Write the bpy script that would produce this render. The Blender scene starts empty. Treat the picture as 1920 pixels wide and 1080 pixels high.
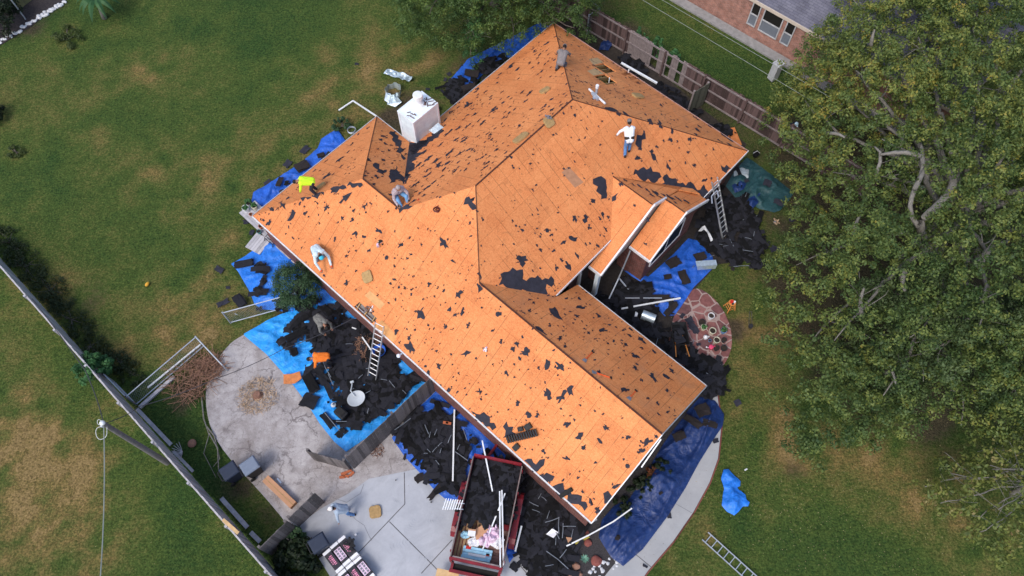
import bpy, bmesh, math, random
import numpy as np
from mathutils import Vector, Matrix, noise
from mathutils.geometry import tessellate_polygon

R = math.radians
sc = bpy.context.scene
COL = sc.collection

# ------------------------------------------------------------------ camera
CAM_F, CAM_T, CAM_H = 1435.3, 26.71, 32.84
cam_d = bpy.data.cameras.new('camera')
cam_d.sensor_width = 36.0
cam_d.lens = CAM_F / 1920 * 36.0
cam_d.clip_end = 2000
cam = bpy.data.objects.new('camera', cam_d)
COL.objects.link(cam)
cam.location = (0, 0, CAM_H)
cam.rotation_euler = (R(CAM_T), 0, 0)
sc.camera = cam

# ------------------------------------------------------------------ light (thin overcast, soft sun from the lower left)
SUN_EL, SUN_AZ = 52.0, 218.0          # azimuth from +Y towards +X
world = bpy.data.worlds.new('World')
sc.world = world
world.use_nodes = True
wn = world.node_tree
wn.nodes.clear()
sky = wn.nodes.new('ShaderNodeTexSky')
sky.sky_type = 'NISHITA'
sky.sun_disc = False
sky.sun_elevation = R(SUN_EL)
sky.sun_rotation = R(SUN_AZ)
sky.air_density = 1.0
sky.dust_density = 3.0
sky.ozone_density = 1.0
bg = wn.nodes.new('ShaderNodeBackground')
bg.inputs['Strength'].default_value = 0.15
wo = wn.nodes.new('ShaderNodeOutputWorld')
wn.links.new(sky.outputs[0], bg.inputs[0])
wn.links.new(bg.outputs[0], wo.inputs[0])
sun_d = bpy.data.lights.new('sun', 'SUN')
sun_d.energy = 0.95
sun_d.angle = R(18)
sun_d.color = (1.0, 0.97, 0.93)
sun = bpy.data.objects.new('sun', sun_d)
COL.objects.link(sun)
_sd = Vector((math.sin(R(SUN_AZ)) * math.cos(R(SUN_EL)), math.cos(R(SUN_AZ)) * math.cos(R(SUN_EL)), math.sin(R(SUN_EL))))
sun.rotation_euler = _sd.to_track_quat('Z', 'Y').to_euler()
sun.location = (0, 0, 60)
sc.view_settings.view_transform = 'Standard'
sc.view_settings.look = 'None'
sc.view_settings.gamma = 1.0
sc.view_settings.exposure = 0.56
sc.view_settings.use_curve_mapping = False

# ------------------------------------------------------------------ survey helpers
_c, _s = math.cos(R(CAM_T)), math.sin(R(CAM_T))
def at(px, py, z=0.0):
    """point of the place at height z that the survey photo shows at px, py"""
    a = (px - 960) / CAM_F
    b = (py - 540) / CAM_F
    d = Vector((a, _s - _c * b, -_c - _s * b))
    k = (z - CAM_H) / d.z
    return Vector((d.x * k, d.y * k, z))

HO = Vector((-12.05, 18.96, 0))
HPHI = R(-42.42)
E1 = Vector((math.cos(HPHI), math.sin(HPHI), 0))
E2 = Vector((-math.sin(HPHI), math.cos(HPHI), 0))
def hw(u, v, z):
    return HO + E1 * u + E2 * v + Vector((0, 0, z))
def hu(P):
    d = P - HO
    return Vector((d.dot(E1), d.dot(E2), P.z))
EH, SL = 2.6, 0.672
PLANES = {
    'L': lambda u, v: EH + SL * v,
    'S': lambda u, v: EH + SL * (14.85 - u),
    'B': lambda u, v: EH + SL * (u - 2.35),
    'E': lambda u, v: EH + SL * (18.59 - v),
    'W': lambda u, v: EH + SL * (7.44 - v),
    'H': lambda u, v: EH + SL * u,
    'I': lambda u, v: EH + SL * (7.88 - v),
    'GL': lambda u, v: 4.71 - 0.563 * (11.7 - v),
    'GR': lambda u, v: 4.71 - 0.563 * (v - 11.7),
    'PL': lambda u, v: 4.18 - 0.66 * (12.67 - v),
    'PR': lambda u, v: 4.18 - 0.66 * (v - 12.67),
}
def onroof(pl, px, py):
    """(u, v, z) on a roof plane"""
    f = PLANES[pl]
    z = 4.0
    for _ in range(40):
        p = hu(at(px, py, z))
        z = 0.5 * z + 0.5 * f(p.x, p.y)
    p = hu(at(px, py, z))
    return Vector((p.x, p.y, f(p.x, p.y)))
def roofnormal(pl):
    f = PLANES[pl]
    n = Vector((-(f(1, 0) - f(0, 0)), -(f(0, 1) - f(0, 0)), 1)).normalized()
    return n
def roofnormal_w(pl):
    n = roofnormal(pl)
    return (E1 * n.x + E2 * n.y + Vector((0, 0, n.z))).normalized()

# ------------------------------------------------------------------ object helpers
def tag(o, label=None, cat=None, group=None, kind=None):
    if label: o['label'] = label
    if cat: o['category'] = cat
    if group: o['group'] = group
    if kind: o['kind'] = kind
    return o

def thing(name, label, cat, loc=(0, 0, 0), rz=0.0, group=None):
    o = bpy.data.objects.new(name, None)
    o.empty_display_size = 0.2
    COL.objects.link(o)
    o.location = loc
    o.rotation_euler = (0, 0, rz)
    return tag(o, label, cat, group)

def mesh_obj(name, me, mat, parent=None):
    o = bpy.data.objects.new(name, me)
    COL.objects.link(o)
    if mat is not None and not me.materials:
        for m_ in (mat if isinstance(mat, (list, tuple)) else [mat]):
            me.materials.append(m_)
    if parent: o.parent = parent
    return o

def copy_tree(o, parent=None):
    c = o.copy()
    COL.objects.link(c)
    if parent: c.parent = parent
    for ch in list(o.children):
        copy_tree(ch, c)
    return c

class MB:
    """collects primitives into one mesh"""
    def __init__(self):
        self.v, self.f, self.mi = [], [], []
        self.uv = {}
    def add(self, vs, fs, mi=0):
        n = len(self.v)
        self.v += [tuple(p) for p in vs]
        for f in fs:
            self.f.append([i + n for i in f])
            self.mi.append(mi)
        return n
    def box(self, c, s, rot=None, mi=0):
        hx, hy, hz = s[0] / 2, s[1] / 2, s[2] / 2
        vs = [Vector((x, y, z)) for z in (-hz, hz) for x, y in ((-hx, -hy), (hx, -hy), (hx, hy), (-hx, hy))]
        if rot is not None: vs = [rot @ p for p in vs]
        c = Vector(c)
        self.add([p + c for p in vs], [(0, 3, 2, 1), (4, 5, 6, 7), (0, 1, 5, 4), (1, 2, 6, 5), (2, 3, 7, 6), (3, 0, 4, 7)], mi)
        return self
    def bar(self, a, b, w, h, up=(0, 0, 1), mi=0):
        """box section from a to b, w across, h along up"""
        a, b, up = Vector(a), Vector(b), Vector(up)
        d = b - a
        x = d.normalized()
        y = up.cross(x)
        if y.length < 1e-4: y = Vector((1, 0, 0)).cross(x)
        y.normalize()
        z = x.cross(y)
        rot = Matrix((x, y, z)).transposed()
        return self.box((a + b) / 2, (d.length, w, h), rot, mi)
    def cyl(self, a, b, r0, r1=None, n=12, cap=True, mi=0):
        a, b = Vector(a), Vector(b)
        if r1 is None: r1 = r0
        x = (b - a)
        if x.length < 1e-6: return self
        x.normalize()
        y = x.orthogonal().normalized()
        z = x.cross(y)
        vs = []
        for p, r in ((a, r0), (b, r1)):
            for i in range(n):
                t = 2 * math.pi * i / n
                vs.append(p + (y * math.cos(t) + z * math.sin(t)) * r)
        fs = [(i, (i + 1) % n, n + (i + 1) % n, n + i) for i in range(n)]
        if cap:
            fs += [tuple(range(n - 1, -1, -1)), tuple(range(n, 2 * n))]
        self.add(vs, fs, mi)
        return self
    def tube(self, pts, r, n=6, mi=0):
        pts = [Vector(p) for p in pts]
        rs = r if isinstance(r, (list, tuple)) else [r] * len(pts)
        vs, fs = [], []
        for k, p in enumerate(pts):
            d = (pts[min(k + 1, len(pts) - 1)] - pts[max(k - 1, 0)]).normalized()
            y = d.cross(Vector((0.13, 0.21, 1)))
            if y.length < 1e-3: y = d.orthogonal()
            y.normalize()
            z = d.cross(y)
            for i in range(n):
                t = 2 * math.pi * i / n
                vs.append(p + (y * math.cos(t) + z * math.sin(t)) * rs[k])
        for k in range(len(pts) - 1):
            for i in range(n):
                fs.append((k * n + i, k * n + (i + 1) % n, (k + 1) * n + (i + 1) % n, (k + 1) * n + i))
        fs += [tuple(range(n - 1, -1, -1)), tuple(range((len(pts) - 1) * n, len(pts) * n))]
        self.add(vs, fs, mi)
        return self
    def lathe(self, prof, n=20, c=(0, 0, 0), mi=0):
        c = Vector(c)
        vs, fs = [], []
        for r, z in prof:
            for i in range(n):
                t = 2 * math.pi * i / n
                vs.append(c + Vector((r * math.cos(t), r * math.sin(t), z)))
        for k in range(len(prof) - 1):
            for i in range(n):
                fs.append((k * n + i, k * n + (i + 1) % n, (k + 1) * n + (i + 1) % n, (k + 1) * n + i))
        self.add(vs, fs, mi)
        return self
    def ball(self, c, r, n=10, sq=(1, 1, 1), mi=0):
        prof = [(max(1e-4, math.sin(math.pi * k / n)) , -math.cos(math.pi * k / n)) for k in range(n + 1)]
        c = Vector(c)
        m0 = len(self.v)
        self.lathe([(a * r, b * r) for a, b in prof], n * 2, (0, 0, 0), mi)
        for i in range(m0, len(self.v)):
            p = self.v[i]
            self.v[i] = (p[0] * sq[0] + c.x, p[1] * sq[1] + c.y, p[2] * sq[2] + c.z)
        return self
    def prism(self, poly, z0, z1, mi=0):
        """poly: list of (x, y); flat top and bottom"""
        n = len(poly)
        area = sum(poly[i][0] * poly[(i + 1) % n][1] - poly[(i + 1) % n][0] * poly[i][1] for i in range(n))
        if area < 0: poly = poly[::-1]
        vs = [(p[0], p[1], z0) for p in poly] + [(p[0], p[1], z1) for p in poly]
        fs = [tuple(range(n - 1, -1, -1)), tuple(range(n, 2 * n))] + [(i, (i + 1) % n, n + (i + 1) % n, n + i) for i in range(n)]
        self.add(vs, fs, mi)
        return self
    def slab(self, top, d, mi=0, holes=()):
        """planar polygon given as points, thickened by vector d; optional holes"""
        d = Vector(d)
        loops = [[Vector(p) for p in top]] + [[Vector(p) for p in h] for h in holes]
        flat = [p for l in loops for p in l]
        tris = tessellate_polygon(loops)
        n0 = (flat[tris[0][1]] - flat[tris[0][0]]).cross(flat[tris[0][2]] - flat[tris[0][0]])
        n = len(flat)
        fs = []
        for t in tris:
            nn = (flat[t[1]] - flat[t[0]]).cross(flat[t[2]] - flat[t[0]])
            t = t if nn.dot(d) < 0 else t[::-1]
            fs.append(tuple(t))
            fs.append(tuple(i + n for i in t[::-1]))
        k = 0
        for l in loops:
            m = len(l)
            for i in range(m):
                fs.append((k + i, k + (i + 1) % m, n + k + (i + 1) % m, n + k + i))
            k += m
        self.add(flat + [p + d for p in flat], fs, mi)
        return self
    def mesh(self, name, uvf=None, smooth=False, bevel=0):
        me = bpy.data.meshes.new(name)
        me.from_pydata(self.v, [], self.f)
        if any(self.mi):
            me.polygons.foreach_set('material_index', self.mi)
        me.update()
        bm = bmesh.new()
        bm.from_mesh(me)
        bmesh.ops.recalc_face_normals(bm, faces=bm.faces)
        if bevel:
            es = [e for e in bm.edges if len(e.link_faces) == 2 and e.calc_face_angle(0) > 0.6]
            bmesh.ops.bevel(bm, geom=es, offset=bevel, segments=2, affect='EDGES', profile=0.6)
        bm.to_mesh(me)
        bm.free()
        if uvf:
            lay = me.uv_layers.new(name='UVMap')
            for l in me.loops:
                lay.data[l.index].uv = uvf(me.vertices[l.vertex_index].co)
        if smooth:
            me.polygons.foreach_set('use_smooth', [True] * len(me.polygons))
        return me
    def obj(self, name, mat, parent=None, uvf=None, smooth=False, bevel=0):
        return mesh_obj(name, self.mesh(name, uvf, smooth, bevel), mat, parent)

# ------------------------------------------------------------------ materials
def nmat(name, rough=0.8, metal=0.0, spec=0.3):
    m = bpy.data.materials.new(name)
    m.use_nodes = True
    nt = m.node_tree
    b = nt.nodes['Principled BSDF']
    b.inputs['Roughness'].default_value = rough
    b.inputs['Metallic'].default_value = metal
    b.inputs['Specular IOR Level'].default_value = spec
    return m, nt, b
def N(nt, t, **kw):
    n = nt.nodes.new(t)
    for k, v in kw.items():
        if k in n.inputs: n.inputs[k].default_value = v
        else: setattr(n, k, v)
    return n
def ramp(nt, fac, stops, interp='LINEAR'):
    r = nt.nodes.new('ShaderNodeValToRGB')
    r.color_ramp.interpolation = interp
    el = r.color_ramp.elements
    while len(el) < len(stops): el.new(0.5)
    for e, (p, c) in zip(el, stops):
        e.position = p
        e.color = (c[0], c[1], c[2], 1) if not isinstance(c, (int, float)) else (c, c, c, 1)
    nt.links.new(fac, r.inputs[0])
    return r.outputs[0]
def mix(nt, fac, a, b, mode='MIX'):
    n = nt.nodes.new('ShaderNodeMix')
    n.data_type = 'RGBA'
    n.blend_type = mode
    for s, v in ((n.inputs[0], fac), (n.inputs[6], a), (n.inputs[7], b)):
        if isinstance(v, (int, float)): s.default_value = v if s == n.inputs[0] else (v, v, v, 1)
        elif isinstance(v, (tuple, list)): s.default_value = (v[0], v[1], v[2], 1)
        else: nt.links.new(v, s)
    return n.outputs[2]
def math_(nt, op, a, b=0.0, clamp=False):
    n = nt.nodes.new('ShaderNodeMath')
    n.operation = op
    n.use_clamp = clamp
    for s, v in ((n.inputs[0], a), (n.inputs[1], b)):
        if isinstance(v, (int, float)): s.default_value = v
        else: nt.links.new(v, s)
    return n.outputs[0]
def coords(nt, kind='Object', scale=(1, 1, 1), rot=(0, 0, 0)):
    tc = nt.nodes.new('ShaderNodeTexCoord')
    mp = nt.nodes.new('ShaderNodeMapping')
    mp.inputs['Scale'].default_value = scale
    mp.inputs['Rotation'].default_value = rot
    nt.links.new(tc.outputs[kind], mp.inputs[0])
    return mp.outputs[0]
def noise_n(nt, vec, scale, detail=4, rough=0.55, dist=0.0):
    n = N(nt, 'ShaderNodeTexNoise', Scale=scale, Detail=detail, Roughness=rough, Distortion=dist)
    nt.links.new(vec, n.inputs['Vector'])
    return n.outputs['Fac']
def bump(nt, b, h, strength=0.3, dist=0.02):
    n = N(nt, 'ShaderNodeBump', Strength=strength, Distance=dist)
    nt.links.new(h, n.inputs['Height'])
    nt.links.new(n.outputs[0], b.inputs['Normal'])

def m_plain(name, col, var=0.25, scale=6.0, rough=0.7, metal=0.0, spec=0.3, bmp=0.15, island=0.0):
    m, nt, b = nmat(name, rough, metal, spec)
    v = coords(nt)
    f = noise_n(nt, v, scale, 5)
    f2 = noise_n(nt, v, scale * 7, 3)
    k = math_(nt, 'ADD', math_(nt, 'MULTIPLY', f, 0.7), math_(nt, 'MULTIPLY', f2, 0.3))
    if island:
        g = nt.nodes.new('ShaderNodeNewGeometry')
        k = math_(nt, 'ADD', k, math_(nt, 'MULTIPLY', math_(nt, 'SUBTRACT', g.outputs['Random Per Island'], 0.5), island))
    lo = tuple(c * (1 - var) for c in col)
    hi = tuple(min(1, c * (1 + var)) for c in col)
    nt.links.new(ramp(nt, k, [(0.3, lo), (0.7, hi)]), b.inputs['Base Color'])
    if bmp: bump(nt, b, f2, bmp)
    return m

def m_osb(name, tint=(1, 1, 1), worn=0.0):
    m, nt, b = nmat(name, 0.75, spec=0.25)
    uv = coords(nt, 'UV')
    # flakes
    vo = N(nt, 'ShaderNodeTexVoronoi', Scale=26.0)
    mp = N(nt, 'ShaderNodeMapping')
    mp.inputs['Scale'].default_value = (1.0, 2.2, 1)
    mp.inputs['Rotation'].default_value = (0, 0, 0.5)
    nt.links.new(uv, mp.inputs[0])
    nt.links.new(mp.outputs[0], vo.inputs['Vector'])
    sep = N(nt, 'ShaderNodeSeparateColor')
    nt.links.new(vo.outputs['Color'], sep.inputs[0])
    big = noise_n(nt, uv, 0.7, 5, 0.6)
    mid = noise_n(nt, uv, 7.0, 4, 0.6)
    k = math_(nt, 'ADD', math_(nt, 'MULTIPLY', sep.outputs[0], 0.30), math_(nt, 'ADD', math_(nt, 'MULTIPLY', big, 0.45), math_(nt, 'MULTIPLY', mid, 0.3)))
    T = lambda c: tuple(a * t for a, t in zip(c, tint))
    base = ramp(nt, k, [(0.28, T((0.52, 0.155, 0.050))), (0.5, T((0.69, 0.242, 0.083))), (0.75, T((0.78, 0.325, 0.125)))])
    # each sheet its own tone
    br = N(nt, 'ShaderNodeTexBrick', Scale=1.0)
    br.inputs['Brick Width'].default_value = 2.44
    br.inputs['Row Height'].default_value = 1.22
    br.inputs['Mortar Size'].default_value = 0.008
    br.inputs['Mortar Smooth'].default_value = 0.3
    br.inputs['Color1'].default_value = (0.93, 0.93, 0.93, 1)
    br.inputs['Color2'].default_value = (1.06, 1.06, 1.06, 1)
    br.inputs['Mortar'].default_value = (0.70, 0.62, 0.58, 1)
    nt.links.new(uv, br.inputs['Vector'])
    col = mix(nt, 1.0, base, br.outputs['Color'], 'MULTIPLY')
    # rafter nail lines running up the slope, broken
    wv = N(nt, 'ShaderNodeSeparateXYZ')
    nt.links.new(uv, wv.inputs[0])
    fr = math_(nt, 'FRACT', math_(nt, 'DIVIDE', wv.outputs[0], 0.488))
    ln = math_(nt, 'LESS_THAN', math_(nt, 'ABSOLUTE', math_(nt, 'SUBTRACT', fr, 0.5)), 0.021)
    brk = noise_n(nt, coords(nt, 'UV', (3.0, 0.7, 1)), 1.0, 3)
    ln = math_(nt, 'MULTIPLY', ln, ramp(nt, brk, [(0.38, 0.0), (0.56, 0.85)]))
    col = mix(nt, math_(nt, 'MULTIPLY', ln, 0.75), col, (0.16, 0.055, 0.025))
    # dust and dark stains
    st = noise_n(nt, uv, 1.9, 6, 0.7, 0.6)
    col = mix(nt, ramp(nt, st, [(0.56, 0.0), (0.72, 0.42)]), col, (0.23, 0.085, 0.035))
    sp = noise_n(nt, uv, 34.0, 2, 0.5)
    col = mix(nt, ramp(nt, sp, [(0.67, 0.0), (0.73, 0.7)]), col, (0.12, 0.06, 0.04))
    if worn:
        wr = noise_n(nt, uv, 0.9, 6, 0.65, 1.0)
        col = mix(nt, ramp(nt, wr, [(0.5, 0.0), (0.7, worn)]), col, (0.30, 0.16, 0.11))
    nt.links.new(col, b.inputs['Base Color'])
    bump(nt, b, k, 0.25, 0.01)
    return m

def m_brick(name, c1, c2, mortar, scale=1.0):
    m, nt, b = nmat(name, 0.85, spec=0.2)
    uv = coords(nt, 'UV')
    br = N(nt, 'ShaderNodeTexBrick', Scale=scale)
    br.inputs['Brick Width'].default_value = 0.21
    br.inputs['Row Height'].default_value = 0.075
    br.inputs['Mortar Size'].default_value = 0.009
    br.inputs['Mortar Smooth'].default_value = 0.2
    br.inputs['Bias'].default_value = -0.1
    br.inputs['Color1'].default_value = (*c1, 1)
    br.inputs['Color2'].default_value = (*c2, 1)
    br.inputs['Mortar'].default_value = (*mortar, 1)
    nt.links.new(uv, br.inputs['Vector'])
    f = noise_n(nt, uv, 3.0, 5, 0.65)
    nt.links.new(mix(nt, 1.0, br.outputs['Color'], ramp(nt, f, [(0.3, 0.6), (0.7, 1.25)]), 'MULTIPLY'), b.inputs['Base Color'])
    bump(nt, b, br.outputs['Fac'], -0.5, 0.01)
    return m

def m_tarp(name, col, rough=0.45):
    m, nt, b = nmat(name, rough, spec=0.45)
    v = coords(nt)
    f = noise_n(nt, v, 1.6, 5, 0.6, 0.8)
    weave = noise_n(nt, v, 42.0, 2)
    c = ramp(nt, f, [(0.25, tuple(x * 0.72 for x in col)), (0.55, col), (0.8, tuple(min(1, x * 1.25 + 0.01) for x in col))])
    dirt = noise_n(nt, v, 5.5, 6, 0.7)
    c = mix(nt, ramp(nt, dirt, [(0.58, 0.0), (0.75, 0.45)]), c, (0.05, 0.06, 0.09))
    nt.links.new(c, b.inputs['Base Color'])
    cr = N(nt, 'ShaderNodeTexNoise', Scale=1.9, Detail=4.0, Roughness=0.55, Distortion=2.2)
    nt.links.new(v, cr.inputs['Vector'])
    cz = ramp(nt, math_(nt, 'ABSOLUTE', math_(nt, 'SUBTRACT', cr.outputs['Fac'], 0.5)), [(0.0, 1.0), (0.045, 0.35), (0.2, 0.0)])
    h = math_(nt, 'ADD', cz, math_(nt, 'MULTIPLY', weave, 0.04))
    bump(nt, b, h, 0.32, 0.09)
    return m

def m_leaf(name, stops, transl=0.25, tone='tone'):
    m, nt, b = nmat(name, 0.55, spec=0.3)
    g = nt.nodes.new('ShaderNodeNewGeometry')
    at_ = nt.nodes.new('ShaderNodeAttribute')
    at_.attribute_name = tone
    k = math_(nt, 'ADD', math_(nt, 'MULTIPLY', g.outputs['Random Per Island'], 0.26), math_(nt, 'MULTIPLY', at_.outputs['Fac'], 0.8))
    c = ramp(nt, k, stops)
    nt.links.new(c, b.inputs['Base Color'])
    tr = nt.nodes.new('ShaderNodeBsdfTranslucent')
    nt.links.new(c, tr.inputs[0])
    ms = nt.nodes.new('ShaderNodeMixShader')
    ms.inputs[0].default_value = transl
    out = nt.nodes['Material Output']
    nt.links.new(b.outputs[0], ms.inputs[1])
    nt.links.new(tr.outputs[0], ms.inputs[2])
    nt.links.new(ms.outputs[0], out.inputs[0])
    return m

M = {}
M['osb'] = m_osb('osb_sheathing')
M['osb_weathered'] = m_osb('osb_sheathing_weathered', (1.04, 1.06, 1.02), 0.28)
M['osb_scrap'] = m_plain('osb_scrap', (0.55, 0.19, 0.06), 0.3, 5)
M['plywood'] = m_plain('pale_plywood', (0.52, 0.34, 0.17), 0.2, 4)
M['rafter'] = m_plain('rafter_wood', (0.42, 0.26, 0.11), 0.25, 5)
M['insulation'] = m_plain('insulation', (0.42, 0.33, 0.08), 0.35, 5, bmp=0.6)
M['felt'] = m_plain('roofing_felt', (0.027, 0.027, 0.040), 0.35, 5, 0.8, bmp=0.4)
M['shingle'] = m_plain('old_shingle', (0.0095, 0.0098, 0.0135), 0.75, 4, 0.85, bmp=0.5, island=1.3)
M['shingle_brown'] = m_plain('old_shingle_brown', (0.020, 0.016, 0.016), 0.4, 5, 0.9, bmp=0.5, island=0.8)
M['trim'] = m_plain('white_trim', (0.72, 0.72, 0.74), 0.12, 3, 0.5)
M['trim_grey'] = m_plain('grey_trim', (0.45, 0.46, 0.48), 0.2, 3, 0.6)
M['brick'] = m_brick('red_brick', (0.20, 0.060, 0.045), (0.13, 0.042, 0.036), (0.19, 0.15, 0.14))
M['brick_pale'] = m_brick('pale_red_brick', (0.42, 0.19, 0.14), (0.30, 0.15, 0.12), (0.36, 0.27, 0.24))
M['window'] = m_plain('window_glass', (0.02, 0.022, 0.024), 0.2, 1, 0.55, 0, 0.04, 0)
M['dark'] = m_plain('dark_inside', (0.012, 0.011, 0.010), 0.2, 2)
M['fine_metal'] = m_plain('dull_metal', (0.21, 0.235, 0.27), 0.4, 5, 0.45, 0.3)
M['soffit'] = m_plain('soffit_paint', (0.34, 0.31, 0.29), 0.15, 2)
M['white_paint'] = m_plain('white_paint', (0.76, 0.84, 0.92), 0.10, 2.5, 0.55)
M['white_paint_dirty'] = m_plain('streaked_white_paint', (0.68, 0.80, 0.92), 0.18, 3.0, 0.65)
M['alu'] = m_plain('aluminium', (0.72, 0.74, 0.77), 0.12, 5, 0.34, 0.75, 0.5, 0.1)
M['foil'] = m_plain('galvanised_sheet', (0.66, 0.76, 0.80), 0.22, 7, 0.30, 0.65, 0.5, 0.5)
M['white_metal'] = m_plain('white_metal', (0.74, 0.76, 0.78), 0.1, 4, 0.4)
M['wood_grey'] = m_plain('weathered_wood', (0.135, 0.120, 0.118), 0.4, 7, 0.9, island=0.5)
M['wood_pale'] = m_plain('silvered_wood', (0.40, 0.39, 0.41), 0.25, 6, 0.85, island=0.5)
M['wood_brown'] = m_plain('brown_fence_wood', (0.100, 0.066, 0.064), 0.4, 5, 0.9, island=0.9)
M['wood_olive'] = m_plain('olive_board', (0.17, 0.16, 0.075), .2, 5, .85, island=.3)
M['bundle_black'] = m_plain('black_pack', (0.030, 0.032, 0.036), .4, 12, .6)
M['fence_board'] = m_plain('trailer_board', (0.20, 0.16, 0.15), .3, 5, .8)
M['agave'] = m_plain('agave_leaf', (0.14, 0.30, 0.22), .2, 6, .5)
M['wood_green'] = m_plain('greenish_board', (0.115, 0.118, 0.092), .3, 6, .9, island=.5)
M['wood_rail'] = m_plain('fence_rail_wood', (0.24, 0.20, 0.20), 0.3, 5, 0.85)
M['wood_new'] = m_plain('new_wood', (0.60, 0.40, 0.20), 0.2, 5, 0.8)
M['stool_wood'] = m_plain('orange_wood', (0.60, 0.24, 0.06), 0.2, 5, 0.6)
M['foam'] = m_plain('tan_foam', (0.40, 0.26, 0.115), 0.25, 9, 0.95, bmp=0.5)
M['cardboard'] = m_plain('cardboard', (0.52, 0.28, 0.16), 0.12, 3, 0.85)
M['bin'] = m_plain('grey_plastic', (0.026, 0.036, 0.062), 0.2, 3, 0.5)
M['bin_light'] = m_plain('pale_grey_plastic', (0.17, 0.205, 0.27), 0.15, 3, 0.45)
M['black'] = m_plain('black_plastic', (0.012, 0.012, 0.014), 0.2, 4, 0.5)
M['rubber'] = m_plain('rubber', (0.018, 0.018, 0.018), 0.2, 8, 0.85)
M['red'] = m_plain('red_paint', (0.19, 0.010, 0.018), 0.4, 3, 0.4, 0, 0.5)
M['red_bright'] = m_plain('red_plastic', (0.60, 0.03, 0.02), 0.15, 5, 0.4)
M['orange_tool'] = m_plain('orange_tool_paint', (0.85, 0.13, 0.03), 0.12, 5, 0.5)
M['pole'] = m_plain('pole_wood', (0.16, 0.15, 0.15), 0.3, 8, 0.9)
M['wire'] = m_plain('wire', (0.05, 0.05, 0.06), 0.2, 5, 0.6)
M['wire_light'] = m_plain('pale_wire', (0.24, 0.27, 0.25), 0.15, 5, 0.6)
M['galv'] = m_plain('galvanised_tube', (0.42, 0.46, 0.52), 0.15, 6, 0.45, 0.4)
M['pallet'] = m_plain('pallet_wood', (0.34, 0.22, 0.12), 0.3, 6, 0.85, island=0.8)
M['pallet_red'] = m_plain('brown_planks', (0.17, 0.10, 0.085), 0.3, 6, 0.85, island=0.6)
M['blue_wrap'] = m_plain('pale_blue_wrap', (0.38, 0.66, 0.82), 0.2, 6, 0.35)
M['pink_wrap'] = m_plain('pink_plastic', (0.74, 0.56, 0.70), 0.35, 6, 0.4, bmp=0.5)
M['wrap_white'] = m_plain('white_wrapper', (0.80, 0.80, 0.82), 0.1, 5, 0.4)
M['wrap_black'] = m_plain('black_wrapper', (0.035, 0.033, 0.040), 0.3, 5, 0.45)
M['wrap_pink'] = m_plain('pink_print', (0.75, 0.28, 0.42), 0.2, 5, 0.45)
M['wrap_grey'] = m_plain('grey_print', (0.20, 0.20, 0.23), 0.2, 5, 0.45)
M['soil'] = m_plain('soil', (0.035, 0.026, 0.020), 0.4, 12, 0.95, bmp=0.5)
M['terracotta'] = m_plain('terracotta', (0.42, 0.12, 0.05), 0.2, 5)
M['teal_pot'] = m_plain('teal_glaze', (0.06, 0.19, 0.19), 0.2, 5, 0.35)
M['cream_pot'] = m_plain('cream_glaze', (0.58, 0.55, 0.42), 0.15, 5, 0.45)
M['blue_pot'] = m_plain('blue_glaze', (0.12, 0.24, 0.42), 0.15, 5, 0.4)
M['dark_pot'] = m_plain('dark_pot', (0.030, 0.030, 0.034), 0.2, 5, 0.6)
M['white_pot'] = m_plain('white_glaze', (0.72, 0.73, 0.75), 0.1, 5, 0.4)
M['pink_plastic'] = m_plain('pink_can', (0.72, 0.07, 0.16), 0.15, 5, 0.4)
M['dish'] = m_plain('dish_paint', (0.48, 0.52, 0.55), 0.08, 2, 0.45)
M['rock_brown'] = m_plain('brown_rock', (0.22, 0.12, 0.085), 0.35, 5, 0.9, island=0.6)
M['rock_white'] = m_plain('white_rock', (0.50, 0.51, 0.53), 0.2, 5, 0.85, island=0.3)
M['rock_red'] = m_plain('red_rock', (0.17, 0.055, 0.045), 0.35, 5, 0.9, island=0.5)
M['bark'] = m_plain('grey_bark', (0.20, 0.188, 0.168), 0.3, 9, 0.95, bmp=0.6)
M['bark_dark'] = m_plain('dark_bark', (0.13, 0.11, 0.095), 0.3, 9, 0.95, bmp=0.6)
M['twig'] = m_plain('dry_twig', (0.24, 0.135, 0.09), 0.3, 6, 0.9, island=0.8)
M['straw'] = m_plain('dry_straw', (0.46, 0.33, 0.22), 0.3, 6, 0.9, island=0.9)
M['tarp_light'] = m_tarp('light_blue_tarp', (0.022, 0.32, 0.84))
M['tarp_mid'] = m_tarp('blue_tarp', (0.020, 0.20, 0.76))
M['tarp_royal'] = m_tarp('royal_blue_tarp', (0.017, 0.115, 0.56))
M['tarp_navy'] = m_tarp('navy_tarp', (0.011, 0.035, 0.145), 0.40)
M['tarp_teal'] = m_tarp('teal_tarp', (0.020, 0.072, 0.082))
M['grass_leaf'] = m_leaf('bush_leaves', [(0.1, (0.026, 0.062, 0.028)), (0.55, (0.060, 0.120, 0.052)), (0.95, (0.12, 0.18, 0.08))])
M['oak_leaf'] = m_leaf('oak_leaves', [(0.05, (0.030, 0.066, 0.020)), (0.4, (0.098, 0.148, 0.040)), (0.68, (0.195, 0.228, 0.052)), (0.84, (0.28, 0.24, 0.045)), (1.0, (0.38, 0.22, 0.05))])
M['oak_leaf_b'] = m_leaf('cool_oak_leaves', [(0.05, (0.034, 0.066, 0.028)), (0.45, (0.082, 0.128, 0.046)), (0.8, (0.12, 0.16, 0.055)), (1.0, (0.22, 0.19, 0.05))])
M['tree_leaf'] = m_leaf('fine_leaves', [(0.05, (0.026, 0.060, 0.018)), (0.5, (0.080, 0.140, 0.036)), (0.82, (0.145, 0.205, 0.045)), (1.0, (0.26, 0.29, 0.045))])
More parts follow.
